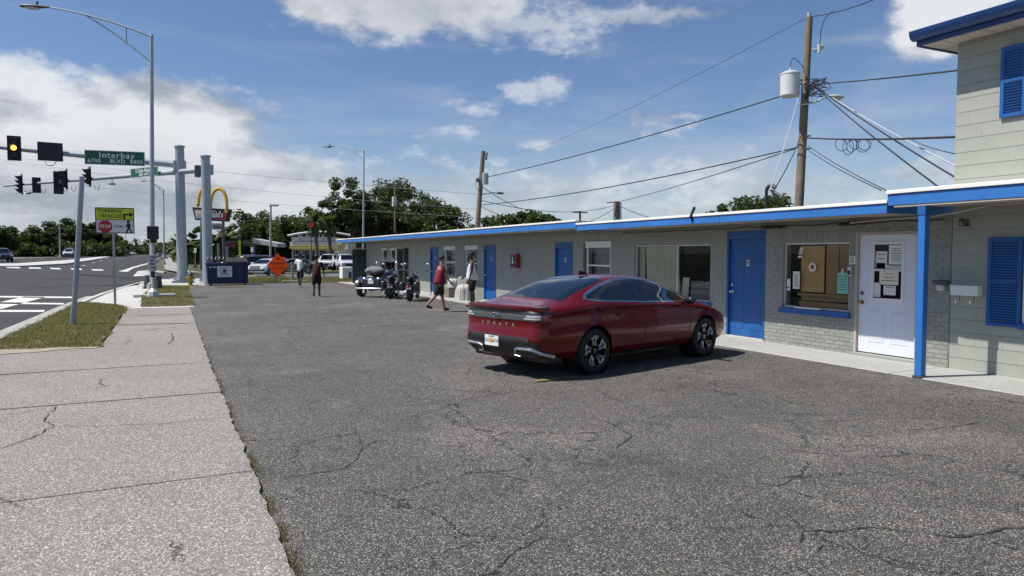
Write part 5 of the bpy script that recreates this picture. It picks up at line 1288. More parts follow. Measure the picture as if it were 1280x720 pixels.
for k, (y0, y1, y2) in enumerate(((196, 216, 247), (216, 232, 262), (238, 250, 272))):
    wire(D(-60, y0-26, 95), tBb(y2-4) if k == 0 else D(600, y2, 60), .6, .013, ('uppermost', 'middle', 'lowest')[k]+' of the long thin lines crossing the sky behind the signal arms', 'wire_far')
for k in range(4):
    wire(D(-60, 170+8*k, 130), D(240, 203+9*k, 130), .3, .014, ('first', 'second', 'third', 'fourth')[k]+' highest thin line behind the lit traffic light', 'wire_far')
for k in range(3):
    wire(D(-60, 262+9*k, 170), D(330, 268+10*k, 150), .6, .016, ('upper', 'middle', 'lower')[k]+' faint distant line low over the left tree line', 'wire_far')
# ================================================================== VEHICLES
from mathutils.bvhtree import BVHTree
def loft(table, lvl, dx=None, bow=.05):
    bm = bmesh.new(); secs = []
    for (x, zb, w, zm, zs, wg, zg, wt, zt, ztop) in table:
        half = [(0, zb), (w*.80, zb), (w*.955, zb+.10), (w, zm-.06), (w*.968, zm+.10), (w*.985, zs-.02), (wg, zg), (wt, zt), (wt*.55, ztop-.008), (0, ztop)]
        secs.append([bm.verts.new((x, -y, z)) for y, z in half]+[bm.verts.new((x, y, z)) for y, z in half[-2:0:-1]])
    n = len(secs[0])
    for a, b in zip(secs, secs[1:]):
        for k in range(n): bm.faces.new((a[k], a[(k+1) % n], b[(k+1) % n], b[k]))
    N = len(half); DX = dx or [0]*N
    if dx:
        for q, sc in ((secs[0], 1.), (secs[1], .45)):
            for k in range(N):
                q[k].co.x += DX[k]*sc
                if 0 < k < N-1: q[n-k].co.x += DX[k]*sc
    for s, sg in ((secs[0], -1), (secs[-1], 1)):
        r = s[:N]; l = [s[0]]+[s[n-k] for k in range(1, N-1)]+[s[N-1]]
        mid = [s[0]]+[bm.verts.new(((r[k].co.x)+sg*bow, 0, r[k].co.z)) for k in range(1, N-1)]+[s[N-1]]
        for k in range(N-1):
            for A, B in ((r, mid), (mid, l)):
                q = [A[k], A[k+1], B[k+1], B[k]]; q = [v for i, v in enumerate(q) if v not in q[:i]]
                if len(q) > 2: bm.faces.new(q)
    bmesh.ops.recalc_face_normals(bm, faces=bm.faces)
    me = bpy.data.meshes.new('t'); bm.to_mesh(me); bm.free()
    o = bpy.data.objects.new('t', me); COL.objects.link(o)
    md = o.modifiers.new('s', 'SUBSURF'); md.levels = md.render_levels = lvl
    dg = bpy.context.evaluated_depsgraph_get(); f = bpy.data.meshes.new_from_object(o.evaluated_get(dg))
    bpy.data.objects.remove(o); bpy.data.meshes.remove(me); return f
def cut_arches(me, axles, r, z, y0=.5):
    o = bpy.data.objects.new('t', me); COL.objects.link(o); mb = MB()
    for x in axles:
        for s in (-1, 1): mb.cyl((x, s*y0, z), (x, s*1.3, z), r, r, 32)
    c = mb.build('c', 'black', None, world=False); md = o.modifiers.new('b', 'BOOLEAN'); md.operation = 'DIFFERENCE'; md.object = c; md.solver = 'EXACT'
    dg = bpy.context.evaluated_depsgraph_get(); f = bpy.data.meshes.new_from_object(o.evaluated_get(dg))
    bpy.data.objects.remove(o); bpy.data.objects.remove(c); return f
def patch(src, name, m, parent, poly, axes, filt, off, thick=0.):
    """piece of the body skin: faces passing filt, clipped to the convex polygon poly given on two axes, lifted by off"""
    bm = bmesh.new(); bm.from_mesh(src)
    bmesh.ops.delete(bm, geom=[f for f in bm.faces if not filt(f.normal, f.calc_center_median())], context='FACES')
    i, j = axes; n = len(poly); ar = sum(poly[k][0]*poly[(k+1) % n][1]-poly[(k+1) % n][0]*poly[k][1] for k in range(n))
    P = poly if ar > 0 else poly[::-1]
    for k in range(n):
        a, b = P[k], P[(k+1) % n]; no = V((0, 0, 0)); no[i] = b[1]-a[1]; no[j] = -(b[0]-a[0]); co = V((0, 0, 0)); co[i], co[j] = a
        bmesh.ops.bisect_plane(bm, geom=bm.verts[:]+bm.edges[:]+bm.faces[:], plane_co=co, plane_no=no, clear_outer=True, dist=1e-5)
    bm.normal_update(); nv = {v: v.normal.copy() for v in bm.verts}
    for v in bm.verts: v.co += nv[v]*off
    mb = MB(); mb.b.free(); mb.b = bm
    if not bm.faces: bm.free(); return None
    return mb.build(name, m, parent, world=False, smooth=True, norm=False)
def wheel(parent, c, r, wd, side, m_rim='alloy', style='petal'):
    c = V(c); b = MB(); h = wd/2
    prof = [(r*.66, -h*.8), (r*.72, -h), (r*.93, -h*.95), (r*.985, -h*.7), (r, -h*.4), (r, h*.4), (r*.985, h*.7), (r*.93, h*.95), (r*.72, h), (r*.66, h*.8)]
    b.lathe(prof+[prof[0]], c, 32, 'Y'); w_ = b.build('wheel', 'rubber', parent, world=False, smooth=True)
    s = side; b = MB(); b.lathe([(r*.68, h*.86*s), (r*.66, h*.5*s), (r*.63, -h*.3*s), (0, -h*.3*s)], c, 28, 'Y'); rim = b.build('rim', 'black_plastic', w_, world=False, smooth=True)
    b = MB(); b.lathe([(r*.70, h*.88*s), (r*.685, h*.97*s), (r*.655, h*.93*s)], c, 32, 'Y'); b.build('rim_lip', m_rim if style != 'petal' else 'black_gloss', w_, world=False, smooth=True)
    if style == 'petal':
        for k in range(5):
            a0 = k*2*math.pi/5+.35; pts = []
            for rr, an in ((.10, -4), (.28, -16), (.46, -14), (.62, -26), (.655, -4), (.62, 12), (.5, 6), (.38, 9), (.24, 16), (.12, 20)):
                a = a0+rad(an)*s; pts.append(c+V((r*rr*math.cos(a), s*h*(.62+.12*(rr > .5)), r*rr*math.sin(a))))
            b = MB(); b.prism(pts[1:9], (0, s*.012, 0)); b.build('spoke', 'black_gloss', w_, world=False)
            b = MB(); b.tube([p+V((0, s*.016, 0)) for p in pts[1:6]], .018, 6, .023); b.tube([p+V((0, s*.016, 0)) for p in pts[5:9]], .020, 6, .012); b.build('spoke_edge', m_rim, w_, world=False, smooth=True)
    else:
        for k in range(6):
            a = k*math.pi/3; b = MB(); e = V((math.cos(a), 0, math.sin(a))); o_ = V((-e.z, 0, e.x))*r*.08; y = V((0, s*h*.6, 0))
            b.prism([c+y+e*r*.1+o_, c+y+e*r*.1-o_, c+y+e*r*.66-o_*1.3, c+y+e*r*.66+o_*1.3], (0, s*.02, 0)); b.build('spoke', m_rim, w_, world=False)
    b = MB(); b.lathe([(r*.14, s*h*.55), (r*.13, s*h*.80), (0, s*h*.82)], c, 16, 'Y'); b.build('hub', 'black_gloss' if style == 'petal' else m_rim, w_, world=False, smooth=True)
    return w_
SEDAN = [(.0, .36, .70, .62, .86, .66, .935, .50, .965, .975), (.035, .30, .79, .62, .89, .74, .965, .55, 1.005, 1.015), (.14, .25, .868, .62, .945, .80, 1.0, .58, 1.035, 1.042),
         (.38, .23, .915, .64, .975, .825, 1.02, .62, 1.06, 1.07), (.62, .21, .93, .66, 1.005, .83, 1.04, .655, 1.115, 1.125), (1.1, .20, .935, .66, 1.03, .835, 1.072, .65, 1.285, 1.30), (1.55, .19, .93, .66, 1.02, .835, 1.06, .625, 1.39, 1.415),
         (2.15, .19, .925, .64, 1.0, .835, 1.035, .62, 1.415, 1.448), (2.75, .19, .93, .64, .97, .835, 1.0, .625, 1.385, 1.425), (3.2, .19, .933, .66, .945, .835, .972, .65, 1.245, 1.285), (3.55, .19, .935, .66, .922, .83, .952, .69, 1.095, 1.12),
         (3.85, .19, .932, .66, .895, .82, .93, .66, .985, .995), (4.25, .19, .915, .64, .83, .79, .865, .6, .91, .92), (4.62, .19, .86, .56, .72, .72, .755, .55, .79, .80), (4.83, .22, .75, .50, .62, .62, .655, .45, .69, .70), (4.91, .28, .62, .46, .55, .52, .58, .4, .605, .61)]
def clip2(P, xa, xb, ska, skb):
    "2-D convex polygon cut by two slanted uprights x = xa + ska*(z-1)"
    for (x0, sk, sg) in ((xa, ska, 1), (xb, skb, -1)):
        Q = []
        for i in range(len(P)):
            a, b = P[i], P[(i+1) % len(P)]; fa = sg*(a[0]-x0-sk*(a[1]-1)); fb = sg*(b[0]-x0-sk*(b[1]-1))
            if fa >= 0: Q.append(a)
            if (fa >= 0) != (fb >= 0): u_ = fa/(fa-fb); Q.append((a[0]+(b[0]-a[0])*u_, a[1]+(b[1]-a[1])*u_))
        P = Q
    return P
RING = [(.97, 1.10), (1.03, 1.16), (1.40, 1.285), (1.8, 1.365), (2.25, 1.392), (2.62, 1.372), (2.97, 1.275), (3.31, 1.115), (3.60, .965), (2.4, 1.0), (1.25, 1.065)]
INN = [(1.035, 1.115), (1.085, 1.155), (1.42, 1.264), (1.81, 1.342), (2.25, 1.368), (2.60, 1.35), (2.94, 1.255), (3.28, 1.097), (3.50, .985), (2.4, 1.02), (1.26, 1.085)]
t = empty('parked_car', (0, 0, 0), 'dark red sedan with a full width tail lamp parked facing the motel', 'car'); CAR = t
Lc = 4.91; cx_ = Lc/2
tab = [(r[0]-cx_,)+r[1:] for r in SEDAN]
fine = loft(tab, 3, dx=[.10, .08, .02, -.05, .035, .0, -.01, -.01, .0, .0]); AX = (1.11-cx_, 3.95-cx_); RW = .338
bvh = BVHTree.FromPolygons([v.co[:] for v in fine.vertices], [p.vertices[:] for p in fine.polygons])
body = cut_arches(fine, AX, .385, RW, .58)
body.materials.clear(); body.materials.append(M['red_paint'])
for p in body.polygons: p.use_smooth = True
try: body.set_sharp_from_angle(angle=rad(50))
except Exception: pass
ob = bpy.data.objects.new('body', body); link(ob, t)
sx = lambda x: x-cx_
def side(s): return lambda n, c: n.y*s > .22 and c.y*s > .4
for s in (-1, 1):
    ring = [(sx(x), z) for x, z in RING]; inn = [(sx(x), z) for x, z in INN]
    patch(fine, 'window_trim', 'chrome', t, ring, (0, 2), side(s), .003)
    patch(fine, 'pillar_trim', 'black_gloss', t, inn, (0, 2), side(s), .005)
    for (xa, xb, ka, kb, nm) in ((.9, 1.37, 0, -.25, 'quarter_glass'), (1.41, 2.22, -.25, -.12, 'rear_side_glass'), (2.33, 3.7, -.12, 0, 'front_side_glass')):
        g_ = patch(fine, nm, 'car_glass', t, clip2(inn, sx(xa), sx(xb), ka, kb), (0, 2), side(s), .007)
    # trim glass to the daylight opening again
    for xa, h0, h1 in ((2.27, .22, .955), (3.47, .26, .94)): patch(fine, 'door_seam', 'black', t, [(sx(xa)-.007, h0), (sx(xa)+.007, h0), (sx(xa)+.007+.03*(xa > 3), h1), (sx(xa)-.007+.03*(xa > 3), h1)], (0, 2), side(s), .0015)
    patch(fine, 'door_seam', 'black', t, [(sx(1.53), .24), (sx(1.54), .24), (sx(1.33), .96), (sx(1.32), .96)], (0, 2), side(s), .0015)
    patch(fine, 'sill_trim', 'black_plastic', t, [(sx(1.48), .17), (sx(3.58), .17), (sx(3.58), .27), (sx(1.48), .27)], (0, 2), lambda n, c: c.y*s > .3, .006)
    patch(fine, 'fender_badge', 'chrome', t, [(sx(3.72), .80), (sx(3.86), .80), (sx(3.86), .812), (sx(3.72), .812)], (0, 2), side(s), .004)
    for xh in (1.72, 2.62):
        b = MB(); b.box((sx(xh), s*.935, .845), (.23, .03, .028), None, .008); b.build('door_handle', 'red_paint', t, world=False, smooth=True)
    b = MB(); b.ball((sx(3.33), s*1.02, 1.0), .11, 14, (.62, 1., .62)); b.box((sx(3.36), s*.93, .965), (.10, .14, .03)); mi = b.build('mirror', 'black_gloss', t, world=False, smooth=True)
    for xw in AX: wheel(t, (xw, s*.80, RW), RW, .235, s)
    for xw in AX: b = MB(); b.lathe([(.384, -s*.0), (.384, -s*.3), (0, -s*.3)], (xw, s*.885, RW), 24, 'Y'); b.build('arch_liner', 'black', t, world=False)
for s in (-1, 1):
    pts = []
    for x, z in RING[:9]:
        h = bvh.ray_cast(V((sx(x), s*2, z)), V((0, -s, 0)))
        if h[0]: pts.append(h[0]+h[1]*.004)
    b = MB(); b.tube(pts, .010, 6); b.build('window_trim', 'chrome', t, world=False, smooth=True)
up = lambda n, c: n.z > .15
patch(fine, 'rear_glass', 'car_glass', t, [(sx(.60), -.66), (sx(1.60), -.55), (sx(1.66), 0), (sx(1.60), .55), (sx(.60), .66)], (0, 1), lambda n, c: n.z > .3 and c.z > 1.05, .005)
patch(fine, 'rear_glass_edge', 'black_gloss', t, [(sx(.575), -.69), (sx(1.61), -.58), (sx(1.69), 0), (sx(1.61), .58), (sx(.575), .69)], (0, 1), lambda n, c: n.z > .3 and c.z > 1.03, .002)
patch(fine, 'windscreen', 'car_glass', t, [(sx(2.86), -.57), (sx(3.72), -.66), (sx(3.76), 0), (sx(3.72), .66), (sx(2.86), .57)], (0, 1), lambda n, c: n.z > .3 and c.z > .97, .005)
back = lambda n, c: n.x < -.12 and c.x < sx(.6)
def RX(y, z):
    h = bvh.ray_cast(V((-6, y, z)), V((1, 0, 0))); return h[0].x if h[0] else -cx_
patch(fine, 'tail_lamp', 'tail_grey', t, [(-.84, .835), (.84, .835), (.84, .925), (-.84, .925)], (1, 2), back, .006)
for s in (-1, 1):
    tl = patch(fine, 'tail_lamp_end', 'lamp_glass', t, [(s*.56, .852), (s*.80, .85), (s*.80, .872), (s*.56, .872)], (1, 2), back, .009)
    patch(fine, 'tail_lamp_end', 'lamp_glass', t, [(s*.60, .885), (s*.80, .885), (s*.80, .905), (s*.60, .905)], (1, 2), back, .009)
    patch(fine, 'lamp_corner', 'tail_red', t, [(s*.80, .84), (s*.86, .84), (s*.86, .92), (s*.80, .92)], (1, 2), back, .008)
patch(fine, 'spoiler_black_strip', 'black', t, [(-.86, .925), (.86, .925), (.86, .962), (-.86, .962)], (1, 2), back, .010)  # black trim strip between tail lamp and spoiler
# spoiler lip
b = MB(); n_ = 14; rows = []
for k in range(n_+1):
    y = -.80+1.6*k/n_; e = 1-abs(y/.8)**4; xb = RX(y*.98, .96) if abs(y) < .75 else RX(.72, .95)+.03
    rows.append([b.b.verts.new(p) for p in ((xb+.0, y, .955), (xb-.05*e, y, 1.0+.012*e), (xb-.045*e, y, 1.02+.022*e), (xb+.20, y, 1.03), (xb+.12, y, .97))])
for a, c_ in zip(rows, rows[1:]):
    for k in range(5): b.b.faces.new((a[k], a[(k+1) % 5], c_[(k+1) % 5], c_[k]))
b.b.faces.new(rows[0]); b.b.faces.new(rows[-1]); b.build('spoiler', 'red_paint', t, world=False, smooth=True)
# lower bumper
patch(fine, 'lower_bumper', 'black_plastic', t, [(-.62, .60), (.62, .60), (.80, .50), (.80, .30), (-.80, .30), (-.80, .50)], (1, 2), lambda n, c: c.x < sx(.5) and n.x < .1 and n.z < .5, .010)
for s in (-1, 1):
    zt = .43; pts = [(s*.36, .40), (s*.42, .435), (s*.70, .43), (s*.80, .385), (s*.87, .33), (s*.92, .28)]
    q = []
    for y, z in pts:
        hh_ = bvh.find_nearest(V((sx(.0)+max(0, abs(y)-.74)*1.6, y, z))); q.append(hh_[0]+hh_[1]*.030)
    b = MB(); b.tube(q, .019, 6, .026); b.tube([q[0], q[0]+V((0, s*.0, -.07)), q[0]+V((.02, s*.10, -.085))], .013, 6); b.build('bumper_blade', 'alloy', t, world=False, smooth=True)
    b = MB(); b.prism([q[0], q[1], q[2], q[3], q[3]+V((.02, -.04*s, -.03)), q[0]+V((.02, .10*s, -.085))], (.06, 0, 0)); b.build('bumper_vent', 'black', t, world=False)
    b = MB(); b.box((sx(.36), s*.56, .27), (.3, .5, .1), None, .02); b.build('diffuser', 'black', t, world=False)
    b = MB(); b.box((RX(s*.66, .55)-.02, s*.66, .565), (.02, .05, .02)); b.build('reflector', 'tail_red', t, world=False)
b = MB(); b.box((sx(.5), 0, .27), (.5, 1.1, .12), None, .03); b.box((0, 0, .2), (3.6, 1.3, .1), None, .02); b.build('underbody', 'black', t, world=False)
x0 = RX(0, .50)-.022; b = MB(); b.box((x0, .08, .505), (.012, .31, .155), None, .004); pl = b.build('licence_plate', 'plate', t, world=False)
text('GLE', .070, 'plate_green', pl, (x0-.008, .08+.092, .505), (-1, 0, 0), world=False, ext=.001); text('67H', .070, 'plate_green', pl, (x0-.008, .08-.092, .505), (-1, 0, 0), world=False, ext=.001)
text('FLORIDA', .032, 'plate_green', pl, (x0-.008, .08, .565), (-1, 0, 0), world=False, ext=.001)
b = MB(); b.cyl((x0-.007, .08, .505), (x0-.010, .08, .505), .035, .035, 12); b.build('plate_emblem', 'plate_orange', pl, world=False)
xe = RX(0, .88)-.012; b = MB()
b.tube([(xe, .082*math.cos(a), .882+.041*math.sin(a)) for a in [k*math.pi/12 for k in range(25)]], .007, 6)
b.tube([(xe, .030, .850), (xe, .038, .88), (xe, .032, .914)], .009, 6); b.tube([(xe, -.032, .850), (xe, -.038, .884), (xe, -.028, .914)], .009, 6); b.tube([(xe, .038, .872), (xe, -.038, .894)], .007, 6)
b.build('emblem', 'chrome', t, world=False, smooth=True)
for k, ch in enumerate('SONATA'):
    y = .34-.136*k; text(ch, .062, 'chrome', t, (RX(y, .755)-.006, y, .757), (-1, 0, 0), world=False, ext=.003, name='letter', bold=.002, sx=1.25)
# front lamps, fin, cabin
patch(fine, 'head_lamp', 'lamp_glass', t, [(-.74, .60), (.74, .60), (.74, .66), (-.74, .66)], (1, 2), lambda n, c: n.x > .2 and c.x > sx(4.3), .004)
b = MB(); b.prism([(sx(1.70), -.012, 1.43), (sx(1.93), -.02, 1.44), (sx(1.86), -.012, 1.475), (sx(1.74), -.006, 1.50)], (0, .026, 0)); b.build('antenna_fin', 'black_gloss', t, world=False)
for (xs, ys) in ((1.55, .38), (1.55, -.38), (2.5, .38), (2.5, -.38)):
    b = MB(); b.box((sx(xs), ys, .82), (.14, .5, .55), Matrix.Rotation(rad(-14), 3, 'Y'), .05); b.box((sx(xs)-.1, ys, 1.15), (.09, .26, .17), None, .04); b.build('seat', 'leather', t, world=False)
wheel(t, (sx(2.95), .38, 1.0), .18, .03, 1, 'black', 'x') if False else None
# place: fit to the rear and front right contact points
HEAD = rad(16.0)
t.rotation_euler = (0, 0, HEAD)
t.location = (6.73, 10.23, .045)
bpy.data.meshes.remove(fine)

# ---------------------------------------------------------------- distant cars
SUV = [(.0, .40, .80, .7, .98, .76, 1.02, .6, 1.5, 1.52), (.05, .34, .86, .7, 1.0, .80, 1.04, .64, 1.6, 1.63), (.35, .28, .92, .7, 1.02, .84, 1.06, .68, 1.67, 1.70), (1.0, .25, .93, .7, 1.02, .85, 1.06, .69, 1.71, 1.74), (2.0, .25, .93, .7, 1.01, .85, 1.05, .69, 1.72, 1.75), (2.7, .25, .93, .7, 1.0, .85, 1.04, .68, 1.68, 1.71), (3.1, .25, .93, .7, 1.0, .85, 1.03, .70, 1.45, 1.48), (3.5, .25, .93, .7, .99, .85, 1.02, .74, 1.12, 1.14), (4.1, .25, .92, .7, .95, .84, .98, .6, 1.03, 1.04), (4.5, .28, .86, .66, .85, .76, .88, .5, .93, .94), (4.65, .36, .74, .6, .75, .66, .78, .45, .82, .83)]
PICK = [(.0, .5, .86, .75, 1.05, .80, 1.08, .70, 1.09, 1.09), (.06, .42, .93, .75, 1.08, .90, 1.11, .76, 1.12, 1.12), (.5, .38, .96, .75, 1.09, .92, 1.12, .80, 1.13, 1.13), (1.75, .36, .96, .75, 1.09, .92, 1.12, .80, 1.13, 1.13), (1.85, .36, .96, .75, 1.09, .90, 1.13, .72, 1.6, 1.63), (2.1, .36, .96, .75, 1.09, .90, 1.13, .72, 1.78, 1.82), (3.2, .36, .96, .75, 1.09, .90, 1.13, .72, 1.81, 1.85), (3.7, .36, .96, .75, 1.09, .9, 1.13, .72, 1.70, 1.74), (4.1, .36, .96, .75, 1.09, .9, 1.12, .78, 1.28, 1.30), (4.35, .36, .96, .75, 1.08, .9, 1.11, .76, 1.16, 1.18), (5.2, .36, .95, .75, 1.05, .88, 1.08, .7, 1.12, 1.13), (5.5, .40, .90, .7, .95, .82, .99, .6, 1.03, 1.04), (5.6, .46, .82, .66, .85, .74, .9, .5, .94, .95)]
CARMESH = {}
def far_car(kind, paint, loc, hd, label, name='distant_car', rack=False):
    tabs = {'suv': SUV, 'pickup': PICK, 'sedan': SEDAN}[kind]; L_ = tabs[-1][0]; o = L_/2
    ax = {'suv': (.9, 3.65), 'pickup': (1.2, 4.6), 'sedan': (1.11, 3.95)}[kind]; rw = {'suv': .36, 'pickup': .40, 'sedan': .34}[kind]
    t = empty(name, loc, label, {'suv': 'car', 'pickup': 'pickup truck', 'sedan': 'car'}[kind], None, hd)
    if kind not in CARMESH: CARMESH[kind] = loft([(r[0]-o,)+r[1:] for r in tabs], 2)
    f = CARMESH[kind]
    bd = cut_arches(f.copy(), (ax[0]-o, ax[1]-o), rw*1.1, rw, .6); bd.materials.clear(); bd.materials.append(M[paint])
    for p in bd.polygons: p.use_smooth = True
    link(bpy.data.objects.new('body', bd), t)
    wx = {'suv': [(.25, 3.25, 1.08, 1.58), 2.7], 'pickup': [(1.98, 3.95, 1.16, 1.68), 3.6], 'sedan': [(1.0, 3.3, 1.0, 1.34), 2.6]}[kind]; (xa, xb, za, zb), xt = wx
    for s in (-1, 1):
        patch(f, 'side_glass', 'dark_glass', t, [(xa-o, za), (xb-o, za), (xt-o, zb), (xa+.3-o, zb)], (0, 2), lambda n, c: n.y*s > .2 and c.y*s > .3, .006)
        b = MB(); b.ball((xb-.05-o, s*1.0, za+.03), .12, 8, (.6, 1, .7)); b.build('mirror', paint, t, world=False, smooth=True)
        for xw in ax: wheel(t, (xw-o, s*.80, rw), rw, .24, s, 'car_silver', 'x')
        patch(f, 'head_lamp', 'lamp_glass', t, [(s*.50, .70), (s*.85, .70), (s*.85, .86), (s*.50, .84)], (1, 2), lambda n, c: n.x > .1 and c.x > 0, .006)
        patch(f, 'tail_lamp', 'tail_red', t, [(s*.62, .75), (s*.9, .75), (s*.9, 1.0), (s*.62, 1.0)], (1, 2), lambda n, c: n.x < -.1 and c.x < -o*.8, .006)
    zc = {'suv': 1.1, 'pickup': 1.2, 'sedan': .99}[kind]
    patch(f, 'windscreen', 'dark_glass', t, [(-.66, zc), (.66, zc), (.56, zb+.06), (-.56, zb+.06)], (1, 2), lambda n, c: n.x > .25 and c.x > 0 and c.z > zc-.1, .006)
    patch(f, 'rear_glass', 'dark_glass', t, [(-.62, zc), (.62, zc), (.52, zb+.03), (-.52, zb+.03)], (1, 2), lambda n, c: n.x < -.25 and c.x < 0 and c.z > zc-.1, .006)
    patch(f, 'grille', 'black_plastic', t, [(-.48, .55), (.48, .55), (.48, .80), (-.48, .80)], (1, 2), lambda n, c: n.x > .2 and c.x > o*.8, .008)
    for sg in (-1, 1): patch(f, 'bumper', 'black_plastic', t, [(-.8, .38), (.8, .38), (.8, .5), (-.8, .5)], (1, 2), lambda n, c: n.x*sg > .2 and c.x*sg > o*.85, .008)
    if rack:
        for xx in (-.6, .5): b = MB(); b.bx(xx-.04, xx+.04, -.7, .7, 1.84, 1.90); b.build('roof_bar', 'alu_frame', t, world=False)
        b = MB(); b.bx(-.9, .9, -.45, -.38, 1.90, 1.96); b.bx(-.9, .9, -.1, -.03, 1.90, 1.96); b.build('ladder', 'car_white', t, world=False)
    return t
def ground_at(x, y, depth): q = D(x, y, depth); return (q.x, q.y, gz(q.x, q.y)-.12 if q.x < 3 else -.05)
AZ = lambda a: rad(a)
far_car('suv', 'car_black', ground_at(3, 326, 92), AZ(-72), 'black suv with its front toward the camera at the far left edge of the road')
far_car('suv', 'car_white', ground_at(86.5, 320, 148), AZ(-92), 'white van with a ladder on its roof coming down the far road', rack=True)
far_car('sedan', 'car_silver', ground_at(138, 319, 215), AZ(-80), 'silver car far along the road behind the yellow sign post')
far_car('sedan', 'car_white', ground_at(163, 319, 290), AZ(-10), 'tiny white car crossing far away below the palms')
far_car('sedan', 'car_white', ground_at(334, 341, 64), AZ(-122), 'white car with its nose to the camera behind the orange sign')
far_car('suv', 'car_black', ground_at(331, 336, 72), AZ(-20), 'black suv parked behind the white car and the dumpster')
far_car('sedan', 'car_grey', ground_at(366, 338, 66), AZ(172), 'dark grey car parked side on between the orange sign and the walkers')
far_car('suv', 'car_blue', ground_at(374, 326, 84), AZ(-100), 'dark blue suv near the restaurant wall above the walkers')
far_car('pickup', 'car_white', ground_at(411, 338, 80), AZ(-112), 'white pickup truck with its nose to the camera right of the walkers')
far_car('pickup', 'car_white', ground_at(431, 336, 78), AZ(-92), 'white pickup truck partly behind the dark green fence')
for k, (x, dpt, pt, kd, lab) in enumerate(((300, 88, 'car_silver', 'sedan', 'silver car in the restaurant lot above the dumpster lid'), (352, 92, 'maroon', 'sedan', 'maroon car in the restaurant lot right of the lot lamp post'), (318, 94, 'car_white', 'suv', 'white car far back in the restaurant lot beside the lot lamp post'))):
    far_car(kd, pt, ground_at(x, 330, dpt), AZ((160, -20, 20)[k]), lab)
for k, (x, dpt, pt) in enumerate(((200, 300, 'car_grey'), (206, 240, 'car_silver'))):
    far_car('suv', pt, ground_at(x, 319, dpt), AZ(-88), ('tiny grey car far up the road beside the tall light pole', 'tiny silver car far up the road just right of the tall light pole')[k])

